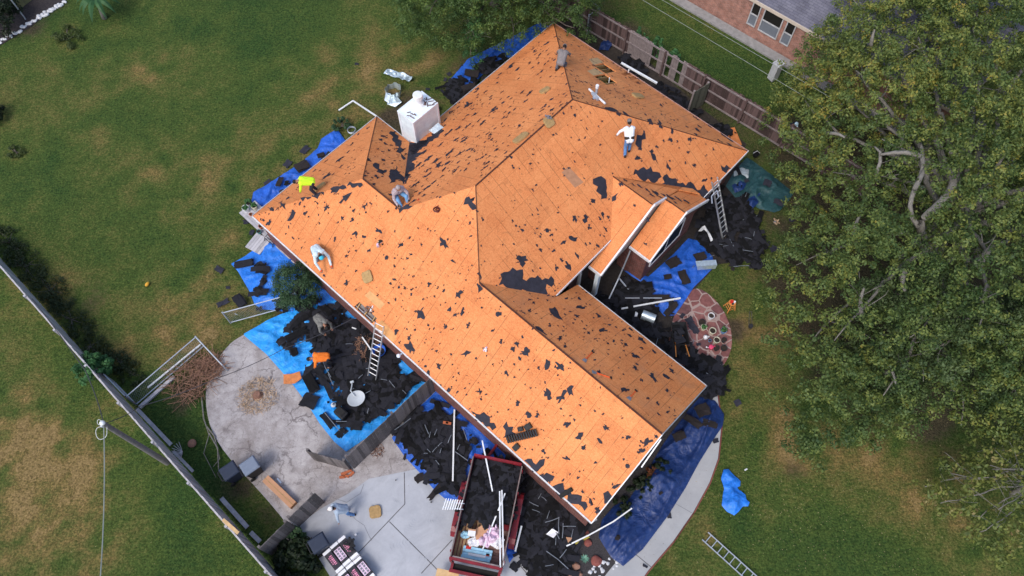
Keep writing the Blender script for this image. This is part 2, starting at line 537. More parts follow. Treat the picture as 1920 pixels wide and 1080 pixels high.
M['sparse_leaf'] = m_leaf('yellowing_leaves', [(0.05, (0.04, 0.06, 0.02)), (0.4, (0.10, 0.14, 0.035)), (0.7, (0.20, 0.22, 0.05)), (0.9, (0.34, 0.26, 0.13)), (1.0, (0.42, 0.20, 0.12))])
M['vine_leaf'] = m_leaf('vine_leaves', [(0.05, (0.03, 0.09, 0.03)), (0.6, (0.07, 0.19, 0.06)), (1.0, (0.14, 0.27, 0.10))])
M['dark_leaf'] = m_leaf('dark_leaves', [(0.05, (0.006, 0.014, 0.006)), (0.6, (0.016, 0.030, 0.010)), (1.0, (0.040, 0.050, 0.020))])
# ------------------------------------------------------------------ SETTING
def inside(p, poly):
    x, y = p[0], p[1]
    r = False
    n = len(poly)
    j = n - 1
    for i in range(n):
        xi, yi, xj, yj = poly[i][0], poly[i][1], poly[j][0], poly[j][1]
        if (yi > y) != (yj > y) and x < (xj - xi) * (y - yi) / (yj - yi) + xi:
            r = not r
        j = i
    return r
def nearest(p, poly):
    best, bp = 1e9, None
    n = len(poly)
    for i in range(n):
        ax, ay = poly[i][0], poly[i][1]
        bx, by = poly[(i + 1) % n][0], poly[(i + 1) % n][1]
        dx, dy = bx - ax, by - ay
        L = dx * dx + dy * dy
        t = 0 if L == 0 else max(0, min(1, ((p[0] - ax) * dx + (p[1] - ay) * dy) / L))
        qx, qy = ax + t * dx, ay + t * dy
        d = math.hypot(p[0] - qx, p[1] - qy)
        if d < best: best, bp = d, (qx, qy)
    return best, bp
def pxpoly(pts, z=0.0):
    return [(at(x, y, z).x, at(x, y, z).y) for x, y in pts]
def smooth_poly(poly, it=2):
    for _ in range(it):
        q = []
        n = len(poly)
        for i in range(n):
            a, b = poly[i], poly[(i + 1) % n]
            q.append((a[0] * .75 + b[0] * .25, a[1] * .75 + b[1] * .25))
            q.append((a[0] * .25 + b[0] * .75, a[1] * .25 + b[1] * .75))
        poly = q
    return poly
def cloth(poly, res, zf, keep=None, snap=True):
    """gridded sheet filling a polygon; zf(x, y, edge distance) gives its height"""
    xs = [p[0] for p in poly]; ys = [p[1] for p in poly]
    x0, y0 = min(xs), min(ys)
    nx, ny = int((max(xs) - x0) / res) + 2, int((max(ys) - y0) / res) + 2
    idx, vs, fs = {}, [], []
    cells = set()
    for i in range(nx):
        for j in range(ny):
            c = (x0 + (i + .5) * res, y0 + (j + .5) * res)
            if inside(c, poly) and (keep is None or keep(*c)): cells.add((i, j))
    def vid(i, j):
        if (i, j) not in idx:
            p = (x0 + i * res, y0 + j * res)
            full = all(c in cells for c in ((i, j), (i - 1, j), (i, j - 1), (i - 1, j - 1)))
            d, q = nearest(p, poly)
            if not full and snap and d < res * 1.3: p, d = q, 0.0
            elif not inside(p, poly): p, d = q, 0.0
            elif not full:
                a = noise.noise(Vector((p[0] * 9, p[1] * 9, 3.1))) * res * .6
                p = (p[0] + a, p[1] + noise.noise(Vector((p[1] * 9, p[0] * 9, 8.1))) * res * .6)
            idx[(i, j)] = len(vs)
            vs.append((p[0], p[1], zf(p[0], p[1], d if full else min(d, .0))))
        return idx[(i, j)]
    for i, j in sorted(cells):
        fs.append((vid(i, j), vid(i + 1, j), vid(i + 1, j + 1), vid(i, j + 1)))
    return vs, fs
def sheet_obj(name, vs, fs, mat, parent=None, smooth=True):
    me = bpy.data.meshes.new(name)
    me.from_pydata(vs, [], fs)
    if smooth: me.polygons.foreach_set('use_smooth', [True] * len(me.polygons))
    me.update()
    return mesh_obj(name, me, mat, parent)

# --- lawn: one sheet out to the horizon
DRY = [(290, 300, 1.3, .75), (180, 265, 1.0, .6), (400, 570, 3.2, .55), (440, 440, 2.4, .5), (330, 590, 2.4, .45), (255, 125, 1.6, .6),
       (300, 120, 1.4, .45), (30, 780, 2.6, .9), (50, 930, 2.8, 1.1), (150, 1010, 2.4, 1.0), (90, 860, 2.0, .7), (15, 620, 1.4, .5), (110, 850, 1.6, .5), (230, 990, 1.3, .4),
       (700, 170, 4.0, .5), (830, 130, 3.0, .5), (640, 110, 2.5, .3), (760, 160, 2, .4), (620, 230, 2.2, .4), (560, 300, 2.0, .4), (420, 310, 1.6, .5), (350, 345, 1.5, .5),
       (450, 360, 2.0, .5), (300, 660, 2.4, .5), (255, 670, 1.5, .4), (420, 640, 2, .4),
       (1450, 590, 1.8, .55), (1430, 760, 2.0, .5), (1465, 830, 1.8, .55), (1540, 850, 2.0, .55), (1650, 880, 2.2, .5), (1740, 900, 2.2, .55), (1400, 500, 1.0, .4),
       (1700, 960, 1.6, .45), (1830, 1030, 2.4, .5), (1470, 640, 1.4, .5), (1390, 620, 1.2, .35), (1490, 900, 1.3, .5), (1330, 1000, 1.2, .4), (1290, 1060, 2, .45), (1440, 420, 1.6, .35),
       (1320, 230, 2.0, .3), (1180, 90, 2, .4), (1400, 40, 1.2, .2), (1320, 60, .9, .3), (400, 800, .9, .5), (470, 960, 1.2, .5), (250, 760, .8, .6), (300, 860, .7, .6), (400, 990, .7, .5), (120, 540, 1.5, .4),
       (1600, 990, 3.0, -.35), (1560, 1040, 2.6, -.25), (1700, 1040, 2.5, -.3), (330, 345, .9, -.3), (230, 230, 2.0, -.35), (150, 430, 3.5, -.3), (260, 640, 1.6, -.3), (130, 740, 1.8, -.4), (300, 930, 2.6, -.55),
       (340, 1040, 2.6, -.55), (80, 1020, 1.0, -.5), (560, 80, 4.0, -.35), (1350, 90, 3.5, -.4), (340, 760, 2.5, -.55), (420, 880, 1.6, -.4), (290, 560, 1.5, -.25), (60, 640, 1.2, -.4)]
DRYW = [(at(x, y).x, at(x, y).y, r, a) for x, y, r, a in DRY]
# bare or trodden soil
SOILW = [(at(x, y).x, at(x, y).y, r, a) for x, y, r, a in [
    (340, 740, 1.2, .7), (440, 900, 1.3, .6), (520, 960, 1.0, .5), (780, 190, 1.8, .5), (740, 230, 1.5, .6), (1590, 330, 3, .5), (1700, 400, 6, .6), (1750, 780, 1.2, .6), (1490, 890, .7, .5), (1370, 620, .6, .7),
    (1250, 190, 2.5, .7), (1330, 235, 2.2, .4), (1150, 60, 3, .6), (900, 120, 3, .5), (690, 600, 2, .6), (560, 580, 1.8, .7), (420, 560, .8, .4), (160, 560, 1.6, .5), (60, 30, 2.5, .7), (1560, 540, 3, .4), (1650, 300, 6, .6), (1800, 560, 7, .6), (1640, 650, 5, .5)]]
def axis(a, b, st):
    core = [a + i * st for i in range(int((b - a) / st) + 1)]
    g = [8, 20, 45, 100, 220, 450]
    return [a - k for k in reversed(g)] + core + [b + k for k in g]
gx, gy = axis(-34, 34, .34), axis(-2, 62, .34)
gv, gf, gd, gs = [], [], [], []
for j, y in enumerate(gy):
    for i, x in enumerate(gx):
        p = Vector((x, y, 0))
        n = noise.fractal(p * .16, 1, 2, 5)
        n2 = noise.fractal(p * .8 + Vector((7, 3, 1)), 1, 2, 4)
        d = .34 + .22 * n + .24 * n2
        s = 0.0
        if abs(x) < 45 and -6 < y < 70:
            for cx, cy, r, a in DRYW:
                q = ((x - cx) ** 2 + (y - cy) ** 2) / (r * r)
                if q < 6: d += a * .38 * math.exp(-q) * (1 + 1.1 * n2)
            for cx, cy, r, a in SOILW:
                q = ((x - cx) ** 2 + (y - cy) ** 2) / (r * r)
                if q < 6: s += a * math.exp(-q) * (1 + .8 * n2)
        z = .02 * noise.noise(p * .5) if abs(x) < 60 else 0
        gv.append((x, y, z - .03)); gd.append(max(0, min(1, d))); gs.append(max(0, min(1, s)))
NX = len(gx)
for j in range(len(gy) - 1):
    for i in range(NX - 1):
        gf.append((j * NX + i, j * NX + i + 1, (j + 1) * NX + i + 1, (j + 1) * NX + i))
m, nt, b = nmat('lawn_grass', 0.95, spec=0.1)
v = coords(nt)
a1 = N(nt, 'ShaderNodeAttribute', attribute_name='dry')
a2 = N(nt, 'ShaderNodeAttribute', attribute_name='soil')
f1 = noise_n(nt, v, 1.1, 8, 0.75)
f2 = noise_n(nt, v, 6.5, 6, 0.75)
f3 = noise_n(nt, v, 13.0, 4, 0.7)
f4 = noise_n(nt, coords(nt, 'Object', (.8, 4.6, 1), (0, 0, -.62)), 2.6, 6, 0.75)
k = math_(nt, 'ADD', a1.outputs['Fac'], math_(nt, 'ADD', math_(nt, 'MULTIPLY', math_(nt, 'SUBTRACT', f1, .5), .62),
          math_(nt, 'ADD', math_(nt, 'MULTIPLY', math_(nt, 'SUBTRACT', f2, .5), 1.0), math_(nt, 'MULTIPLY', math_(nt, 'SUBTRACT', f4, .5), .75))))
c = ramp(nt, k, [(0.05, (0.034, 0.070, 0.018)), (0.36, (0.066, 0.099, 0.023)), (0.62, (0.115, 0.116, 0.035)), (0.88, (0.19, 0.138, 0.050)), (1.0, (0.245, 0.172, 0.073))])
ks = math_(nt, 'ADD', a2.outputs['Fac'], math_(nt, 'MULTIPLY', math_(nt, 'SUBTRACT', f2, .5), .9))
c = mix(nt, ramp(nt, ks, [(0.35, 0.0), (0.75, 0.85)]), c, (0.060, 0.046, 0.034))
c = mix(nt, 1.0, c, ramp(nt, f3, [(0.30, 0.45), (0.5, 1.0), (0.72, 1.65)]), 'MULTIPLY')
nt.links.new(c, b.inputs['Base Color'])
bump(nt, b, math_(nt, 'ADD', f3, math_(nt, 'MULTIPLY', f2, .8)), 0.9, 0.06)
lawn = sheet_obj('lawn', gv, gf, m)
for nm, dat in (('dry', gd), ('soil', gs)):
    lawn.data.attributes.new(nm, 'FLOAT', 'POINT').data.foreach_set('value', dat)
tag(lawn, 'mown lawn of mixed green and dry brown grass all round the house', 'lawn', kind='structure')

# --- fallen leaves and clippings on the lawn (uncountable)
rng = random.Random(5)
lv, lf = [], []
for i in range(2000):
    if rng.random() < .6: px, py = rng.gauss(1600, 190), rng.gauss(930, 90)
    else: px, py = rng.uniform(0, 1900), rng.uniform(0, 1080)
    p = at(px, py)
    s = rng.uniform(.012, .032)
    a = rng.uniform(0, 6.28)
    ca, sa = math.cos(a) * s, math.sin(a) * s
    k = len(lv)
    z = .012 + rng.random() * .02
    lv += [(p.x - ca, p.y - sa, z), (p.x + sa * .5, p.y - ca * .5, z + .02), (p.x + ca, p.y + sa, z), (p.x - sa * .5, p.y + ca * .5, z + .01)]
    lf.append((k, k + 1, k + 2, k + 3))
M['fallen'] = m_plain('fallen_leaf', (0.27, 0.22, 0.12), .3, 5, island=1.4)
tag(sheet_obj('fallen_leaves', lv, lf, M['fallen'], smooth=False), 'pale fallen leaves scattered over the lawn', 'leaves', kind='stuff')

# --- paving
def m_concrete(name, lo, hi, crack=0.0, stain=(0.2, 0.17, 0.15), stain_amt=0.4, seams=None):
    m, nt, b = nmat(name, 0.88, spec=0.2)
    v = coords(nt)
    f = noise_n(nt, v, 0.9, 7, 0.65, 0.4)
    g = noise_n(nt, v, 18.0, 4, 0.6)
    c = ramp(nt, math_(nt, 'ADD', math_(nt, 'MULTIPLY', f, .75), math_(nt, 'MULTIPLY', g, .25)), [(0.32, lo), (0.68, hi)])
    st = noise_n(nt, v, 0.55, 7, 0.7, 0.9)
    c = mix(nt, ramp(nt, st, [(0.46, 0.0), (0.68, stain_amt)]), c, stain)
    if crack:
        dv = N(nt, 'ShaderNodeTexNoise', Scale=1.6, Detail=6.0, Roughness=0.6)
        nt.links.new(v, dv.inputs['Vector'])
        va = N(nt, 'ShaderNodeVectorMath', operation='MULTIPLY_ADD')
        nt.links.new(dv.outputs['Color'], va.inputs[0])
        va.inputs[1].default_value = (1.3, 1.3, 0)
        nt.links.new(v, va.inputs[2])
        for sc_, wd, am in ((0.85, .035, crack), (1.9, .03, crack * .8), (4.3, .035, crack * .45)):
            vo = N(nt, 'ShaderNodeTexVoronoi', Scale=sc_, feature='DISTANCE_TO_EDGE')
            nt.links.new(va.outputs[0], vo.inputs['Vector'])
            fade = noise_n(nt, v, .7 * sc_, 3)
            ln = math_(nt, 'MULTIPLY', ramp(nt, vo.outputs['Distance'], [(0.0, 1.0), (wd, 0.0)]), ramp(nt, fade, [(.40, 0.0), (.6, am)]))
            c = mix(nt, ln, c, (0.12, 0.10, 0.10))
    nt.links.new(c, b.inputs['Base Color'])
    bump(nt, b, g, 0.25, 0.01)
    return m
M['conc_old'] = m_concrete('old_concrete', (0.24, 0.215, 0.21), (0.54, 0.51, 0.505), 0.85, (0.19, 0.155, 0.14), 0.6)
M['conc_new'] = m_concrete('driveway_concrete', (0.37, 0.385, 0.42), (0.47, 0.485, 0.52), 0.0, (0.27, 0.28, 0.31), 0.5)
M['conc_path'] = m_concrete('path_concrete', (0.32, 0.33, 0.345), (0.41, 0.415, 0.425), 0.0, (0.30, 0.29, 0.28), 0.4)
M['joint'] = m_plain('joint', (0.11, 0.105, 0.11), .3, 8)
M['crackline'] = m_plain('crack', (0.20, 0.20, 0.21), .3, 8)
def pave(name, poly, top, mat, label, cat, kind='structure'):
    mb = MB()
    mb.prism(poly, -.12, top)
    o = mb.obj(name, mat)
    return tag(o, label, cat, kind=kind)
P_OLD = smooth_poly(pxpoly([(385, 712), (420, 655), (452, 628), (560, 585), (700, 600), (860, 770), (862, 860), (720, 905), (640, 960), (560, 1010), (500, 935), (420, 850), (388, 790)]), 2)
patio = pave('patio', P_OLD, .02, M['conc_old'], 'cracked and stained old concrete patio beside the house', 'patio')
P_DRV = pxpoly([(692, 898), (780, 880), (870, 845), (1010, 820), (1120, 975), (1060, 1010), (1010, 1150), (680, 1180), (560, 985), (600, 955), (655, 925)])
drive = pave('driveway', P_DRV, .035, M['conc_new'], 'pale grey concrete driveway slabs around the dump trailer', 'driveway')
def groove(mb, pts, w, z):
    pts = [at(x, y, z) for x, y in pts]
    for a, b_ in zip(pts, pts[1:]):
        d = (b_ - a).normalized()
        n = Vector((-d.y, d.x, 0)) * w / 2
        mb.add([a - n, b_ - n, b_ + n, a + n], [(0, 1, 2, 3)])
mb = MB()
for pts in ([(758, 886), (759, 945), (683, 1025), (600, 1110)], [(730, 978), (812, 1060), (850, 1100)], [(848, 1012), (790, 1075)], [(975, 1060), (1000, 1090)]):
    groove(mb, pts, .035, .040)
mb.obj('control_joint', M['joint'], drive)
mb = MB()
for pts in ([(652, 958), (668, 975), (683, 985), (692, 1005), (697, 1013)], [(630, 935), (650, 942), (676, 925), (682, 908)], [(860, 900), (858, 880)]):
    groove(mb, pts, .018, .040)
mb.obj('crack', M['crackline'], drive)
# leaf-print stains pressed in the driveway
mb = MB()
for cx, cy, ln, an in ((752, 1020, .9, .3), (770, 985, .7, .9), (745, 940, .45, -.5), (818, 975, .7, .2), (800, 1045, .6, .1), (836, 925, .5, -.8)):
    p = at(cx, cy)
    d = Vector((math.cos(an), math.sin(an), 0)); nrm = Vector((-d.y, d.x, 0))
    for k in range(7):
        q = p + d * (k / 7 - .5) * ln
        q.z = .0405
        for sgn in (-1, 1):
            e = q + (d * .5 + nrm * sgn).normalized() * ln * .28 * (1 - abs(k / 7 - .4))
            w = Vector((-(e - q).y, (e - q).x, 0)).normalized() * .018
            mb.add([q - w, e, q + w], [(0, 1, 2)])
M['print'] = m_plain('leaf_print', (0.36, 0.38, 0.42), .2, 5)
mb.obj('leaf_print', M['print'], drive)
P_PATH = pxpoly([(1320, 745), (1345, 742), (1352, 800), (1346, 860), (1330, 905), (1300, 960), (1262, 1015), (1215, 1070), (1180, 1120), (1110, 1110), (1150, 1060), (1240, 960), (1300, 860), (1335, 800)])
path = pave('footpath', P_PATH, .03, M['conc_path'], 'curved pale concrete footpath along the navy tarp', 'path')
mb = MB()
groove(mb, [(1190, 1038), (1222, 1064)], .03, .035)
groove(mb, [(1268, 945), (1298, 962)], .012, .035)
mb.obj('control_joint', M['joint'], path)
# edging of the path
mb = MB()
edge = [at(x, y) for x, y in [(1345, 742), (1352, 800), (1346, 860), (1330, 905), (1300, 960), (1262, 1015), (1215, 1070), (1180, 1120)]]
for a, b_ in zip(edge, edge[1:]):
    d = (b_ - a).normalized()
    n = Vector((d.y, -d.x, 0)) * -.04
    mb.bar(a + n + Vector((0, 0, .0)), b_ + n + Vector((0, 0, .0)), .05, .08)
mb.obj('path_edging', M['rock_red'], path)

# flagstone patio
m, nt, b = nmat('red_flagstone', 0.85, spec=0.2)
v = coords(nt)
dv = N(nt, 'ShaderNodeTexNoise', Scale=2.5, Detail=4.0)
nt.links.new(v, dv.inputs['Vector'])
va = N(nt, 'ShaderNodeVectorMath', operation='MULTIPLY_ADD')
nt.links.new(dv.outputs['Color'], va.inputs[0])
va.inputs[1].default_value = (.22, .22, 0)
nt.links.new(v, va.inputs[2])
vo = N(nt, 'ShaderNodeTexVoronoi', Scale=1.75, feature='DISTANCE_TO_EDGE')
vc = N(nt, 'ShaderNodeTexVoronoi', Scale=1.75)
nt.links.new(va.outputs[0], vo.inputs['Vector'])
nt.links.new(va.outputs[0], vc.inputs['Vector'])
sp = N(nt, 'ShaderNodeSeparateColor')
nt.links.new(vc.outputs['Color'], sp.inputs[0])
c = ramp(nt, sp.outputs[0], [(0.1, (0.145, 0.070, 0.072)), (0.5, (0.21, 0.085, 0.080)), (0.9, (0.29, 0.135, 0.125))])
f = noise_n(nt, v, 6, 5, .65)
c = mix(nt, 1.0, c, ramp(nt, f, [(.3, .7), (.7, 1.25)]), 'MULTIPLY')
c = mix(nt, ramp(nt, vo.outputs['Distance'], [(0.035, 1.0), (0.065, 0.0)]), c, (0.36, 0.27, 0.245))
nt.links.new(c, b.inputs['Base Color'])
bump(nt, b, ramp(nt, vo.outputs['Distance'], [(0.03, 0.0), (0.08, 1.0)]), 0.6, 0.02)
P_FLAG = smooth_poly(pxpoly([(1255, 640), (1262, 590), (1290, 548), (1310, 538), (1345, 565), (1366, 600), (1374, 640), (1366, 672), (1345, 700), (1290, 690), (1240, 670)]), 2)
flag = pave('flagstone_patio', P_FLAG, .03, m, 'round patio of red crazy flagstones with pale joints', 'patio')

# mulch bed by the driveway and along the gable wall
m = m_plain('dark_mulch', (0.055, 0.050, 0.052), .6, 22, .95, bmp=.9)
bed = pave('mulch_bed', smooth_poly(pxpoly([(1010, 990), (1070, 930), (1200, 820), (1270, 730), (1300, 715), (1345, 715), (1335, 800), (1240, 930), (1165, 1040), (1140, 1090), (1010, 1110)]), 1), .012, m, 'dark mulched bed along the gable end of the house', 'flower bed')
bed2 = pave('side_bed', pxpoly([(1085, 500), (1230, 470), (1330, 330), (1400, 300), (1415, 420), (1395, 490), (1345, 495), (1265, 585), (1255, 640), (1290, 690), (1345, 700), (1310, 725), (1200, 700), (1080, 560)]), .008, m_plain('bare_dark_soil', (0.035, 0.03, 0.028), .4, 8, .95, bmp=.6), 'bare dark soil between the house front and the lawn', 'soil')
bed3 = pave('fence_side_soil', pxpoly([(1035, 40), (1100, 40), (1210, 110), (1300, 190), (1400, 270), (1390, 290), (1250, 210), (1100, 110)]), .006, m_plain('fence_strip_soil', (0.040, 0.033, 0.028), .5, 6, .95, bmp=.6), 'bare dark soil between the house and the plank fence', 'soil')
bed4 = pave('planting_bed', pxpoly([(-40, -40), (130, -40), (120, 2), (60, 48), (0, 85), (-40, 105)]), .01, m_plain('bed_soil', (0.045, 0.038, 0.040), .5, 9, .95, bmp=.7), 'dark planting bed behind a white stone edging', 'flower bed')
# ------------------------------------------------------------------ HOUSE
house = thing('house', 'brick house stripped to bare orange roof boards with a white chimney box', 'house', HO, HPHI)
TH = 0.05
def roof_uv(axis_u):
    k = math.sqrt(1 + SL * SL)
    if axis_u: return lambda c: (c.x, c.y * k)
    return lambda c: (c.y, c.x * k)
def slope(pl, pts, along_u, mat=None, holes=(), name='roof_slope', label=None):
    f = PLANES[pl]
    mb = MB()
    n = roofnormal(pl)
    mb.slab([(u, v, f(u, v)) for u, v in pts], -n * TH, holes=[[(u, v, f(u, v)) for u, v in h] for h in holes])
    o = mb.obj(name, mat or M['osb'], house, roof_uv(along_u))
    if label: o['label'] = label
    return o
U, VW = 20.45, 7.44
def pxhole(pl, pts):
    return [tuple(onroof(pl, x, y)[:2]) for x, y in pts]
L_HOLE = pxhole('L', [(674, 566), (707, 597), (698, 606), (664, 575)])
roofL = slope('L', [(0, 0), (U, 0), (U, 3.72), (11.13, 3.72), (8.6, 6.25), (6.29, 3.94), (3.94, 3.94)], True, holes=[L_HOLE], label='large pale orange roof slope above the patio')
roofS = slope('S', [(8.6, 6.25), (11.13, 3.72), (13.37, 5.96), (13.37, 9.67), (11.71, 11.70), (14.85, 14.74), (14.85, 18.59), (8.6, 12.34)], False)
roofB = slope('B', [(2.35, 7.88), (6.29, 3.94), (8.6, 6.25), (8.6, 12.34), (2.35, 18.59)], False)
E_H1 = pxhole('E', [(1113, 123), (1133, 119.5), (1155.6, 134), (1135.8, 137.6)])
E_H2 = pxhole('E', [(1114, 143), (1135, 139.4), (1157.5, 155), (1138, 159)])
E_H3 = [pxhole('E', [(1164, 138), (1177, 133), (1184, 138), (1172, 143)]), pxhole('E', [(1178, 146), (1190, 141), (1197, 146), (1185, 151)]), pxhole('E', [(1190, 154), (1201, 149), (1209, 154), (1198, 159)])]
roofE = slope('E', [(2.35, 18.59), (8.6, 12.34), (14.85, 18.59)], True, M['osb_weathered'], holes=[E_H1, E_H2] + E_H3, label='far roof slope with two open holes showing rafters')
roofW = slope('W', [(11.13, 3.72), (U, 3.72), (U, 7.44), (13.45, 7.44), (13.45, 6.04)], True, M['osb_weathered'])
roofH = slope('H', [(0, 0), (3.94, 3.94), (0, 7.88)], False)
roofI = slope('I', [(0, 7.88), (3.94, 3.94), (6.29, 3.94), (2.35, 7.88)], True, M['osb_weathered'])
roofGL = slope('GL', [(11.71, 11.7), (13.37, 9.67), (13.30, 8.40), (13.95, 8.40), (13.95, 11.7)], True)
roofGR = slope('GR', [(11.71, 11.7), (13.95, 11.7), (13.95, 14.74), (14.7, 14.74)], True, M['osb_weathered'])
roofPL = slope('PL', [(13.97, 12.67), (13.97, 10.48), (15.10, 10.48), (15.10, 12.67)], True)
roofPR = slope('PR', [(13.97, 12.67), (15.10, 12.67), (15.10, 14.86), (13.97, 14.86)], True, M['osb_weathered'])

# pale replacement sheets and a worn patch lying flush in the decking
def flush(pl, pts, mat, lift=.006, name='roof_patch', px=True):
    f = PLANES[pl]
    n = roofnormal(pl)
    q = [onroof(pl, x, y) for x, y in pts] if px else [Vector((u, v, f(u, v))) for u, v in pts]
    mb = MB()
    mb.slab([p + n * lift for p in q], -n * (lift + .004))
    return mb.obj(name, mat, house, roof_uv(True))
flush('E', [(1104, 111), (1120, 108), (1131, 117), (1113, 122)], M['plywood'])
flush('E', [(1101, 133), (1116, 128), (1132, 138), (1113, 142)], M['plywood'])
flush('L', [(684, 554), (712, 580), (722, 570), (694, 545)], m_plain('pale_deck_patch', (0.60, 0.32, 0.13), .15, 5))
flush('L', [(700, 612), (735, 645), (745, 630), (716, 600)], m_plain('pale_deck_patch_b', (0.62, 0.30, 0.11), .15, 5))
flush('S', [(1053, 323), (1066, 312), (1094, 342), (1078, 352)], m_plain('worn_deck', (0.44, 0.22, 0.12), .2, 6))
# framing seen through the holes
def bracket(pl, hole, n_r, along, mat_in, depth=.45):
    f = PLANES[pl]
    us = [p[0] for p in hole]; vs_ = [p[1] for p in hole]
    u0, u1, v0, v1 = min(us) - .1, max(us) + .1, max(.06, min(vs_) - .1), max(vs_) + .1
    mb = MB()
    for k in range(n_r):
        t = (k + .5) / n_r
        if along == 'v':
            u = u0 + (u1 - u0) * t
            mb.bar((u, v0, f(u, v0) - .16), (u, v1, f(u, v1) - .16), .045, .18)
        else:
            v = v0 + (v1 - v0) * t
            mb.bar((u0, v, f(u0, v) - .16), (u1, v, f(u1, v) - .16), .045, .18)
    mb.obj('rafter', M['rafter'], house)
    mb = MB()
    mb.add([(u0, v0, f(u0, v0) - depth), (u1, v0, f(u1, v0) - depth), (u1, v1, f(u1, v1) - depth), (u0, v1, f(u0, v1) - depth)], [(0, 1, 2, 3)])
    mb.obj('attic_insulation', mat_in, house)
bracket('E', E_H1, 3, 'v', M['insulation'], .5)
bracket('E', E_H2, 2, 'v', M['insulation'], .5)
for h_ in E_H3: bracket('E', h_, 1, 'v', m_plain('pale_insulation', (0.45, 0.42, 0.25), .4, 6), .12)
bracket('L', L_HOLE, 3, 'v', m_plain('grey_insulation', (0.20, 0.18, 0.17), .5, 7, bmp=.6), .16)

# white and grey trim boards on eaves and rakes
def trim(pts, mat=None, w=.03, hgt=.15, dz=-.05, name='fascia'):
    mb = MB()
    for a, b_ in zip(pts, pts[1:]):
        a, b_ = Vector(a) + Vector((0, 0, dz)), Vector(b_) + Vector((0, 0, dz))
        mb.bar(a, b_, w, hgt)
    return mb.obj(name, mat or M['trim'], house)
o_ = .022
trim([(0, -o_, EH), (U + .03, -o_, EH)], w=.04)
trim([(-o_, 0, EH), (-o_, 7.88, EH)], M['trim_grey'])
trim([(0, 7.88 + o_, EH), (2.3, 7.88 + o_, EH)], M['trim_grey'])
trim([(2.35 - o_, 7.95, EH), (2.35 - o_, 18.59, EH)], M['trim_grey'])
trim([(2.35, 18.59 + o_, EH), (14.85, 18.59 + o_, EH)], m_plain('pinkish_trim', (0.42, 0.26, 0.22), .2, 3))
trim([(14.85 + o_, 14.9, EH), (14.85 + o_, 18.62, EH)])
trim([(13.37 + o_, 6.0, 3.595), (13.37 + o_, 9.67, 3.595)], M['trim'])
trim([(U + o_, 0, EH), (U + o_, 3.72, EH + SL * 3.72)], w=.04, name='rake_board')
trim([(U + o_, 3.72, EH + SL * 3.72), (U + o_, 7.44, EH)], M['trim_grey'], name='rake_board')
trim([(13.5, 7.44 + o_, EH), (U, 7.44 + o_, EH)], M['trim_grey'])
g = PLANES['GL']; p_ = PLANES['PL']; q_ = PLANES['PR']
trim([(13.95 + .04, 8.38, g(0, 8.38)), (13.95 + .04, 11.7, 4.71)], w=.075, hgt=.17, dz=-.02, name='rake_board')
trim([(13.95 + .04, 11.7, 4.71), (13.95 + .04, 12.72, 4.71 - .563 * 1.02)], w=.08, hgt=.17, dz=-.0, name='rake_board')
trim([(13.30, 8.40 - o_, g(0, 8.4)), (13.99, 8.40 - o_, g(0, 8.4))], w=.06)
trim([(15.10 + .035, 10.46, p_(0, 10.46)), (15.10 + .035, 12.67, 4.18)], w=.065, name='rake_board')
trim([(15.10 + .035, 12.67, 4.18), (15.10 + .035, 14.88, q_(0, 14.88))], w=.075, dz=.0, name='rake_board')
trim([(13.97, 10.48 - o_, p_(0, 10.48)), (15.12, 10.48 - o_, p_(0, 10.48))], w=.06)
# ridge boards / gaps along ridges, hips and valleys
def seam(pts, w=.05, mat=None):
    mb = MB()
    for a, b_ in zip(pts, pts[1:]):
        mb.bar(Vector(a) + Vector((0, 0, .005)), Vector(b_) + Vector((0, 0, .005)), w, .03)
    mb.obj('ridge_board', mat or M['ridge'], house)
M['ridge'] = m_plain('ridge_gap', (0.085, 0.03, 0.018), .4, 9)
zP = EH + SL * 6.25; zG = EH + SL * 3.72; zA = EH + SL * 3.94
seam([(11.13, 3.72, zG), (U, 3.72, zG)], .07)
seam([(8.6, 6.25, zP), (8.6, 12.34, zP)], .06)
seam([(3.94, 3.94, zA), (6.29, 3.94, zA)], .07)
seam([(8.6, 6.25, zP), (11.13, 3.72, zG)], .035)
seam([(8.6, 12.34, zP), (2.35, 18.59, EH)], .035)
seam([(8.6, 12.34, zP), (14.85, 18.59, EH)], .03)
seam([(11.71, 11.7, 4.71), (13.9, 11.7, 4.71)], .04)
seam([(14.05, 12.67, 4.18), (15.08, 12.67, 4.18)], .04)
seam([(0, 7.88, EH), (3.94, 3.94, zA)], .03)

# walls
def wall(pts, z0, z1, mat=None, name='wall'):
    """vertical wall along plan points (u, v); z1 number or list"""
    mb = MB()
    uvs = []
    run = 0
    for i in range(len(pts) - 1):
        a, b_ = pts[i], pts[i + 1]
        za, zb = (z1[i], z1[i + 1]) if isinstance(z1, list) else (z1, z1)
        L = math.hypot(b_[0] - a[0], b_[1] - a[1])
        mb.add([(a[0], a[1], z0), (b_[0], b_[1], z0), (b_[0], b_[1], zb), (a[0], a[1], za)], [(0, 1, 2, 3)])
        uvs += [(run, z0), (run + L, z0), (run + L, zb), (run, za)]
        run += L
    me = bpy.data.meshes.new(name)
    me.from_pydata(mb.v, [], mb.f)
    lay = me.uv_layers.new(name='UVMap')
    for l in me.loops: lay.data[l.index].uv = uvs[l.vertex_index]
    me.update()
    return mesh_obj(name, me, mat or M['brick'], house)
OH = .16
wall([(OH, 7.88 - OH), (OH, OH), (U - .18, OH)], 0, EH + SL * OH - .06)
wall([(U - .18, OH), (U - .18, 3.72), (U - .18, 7.44 - OH)], 0, [EH + SL * OH - .06, zG - .06, EH + SL * OH - .06])
wall([(U - .18, 7.44 - OH), (13.5, 7.44 - OH)], 0, EH + SL * OH - .06)
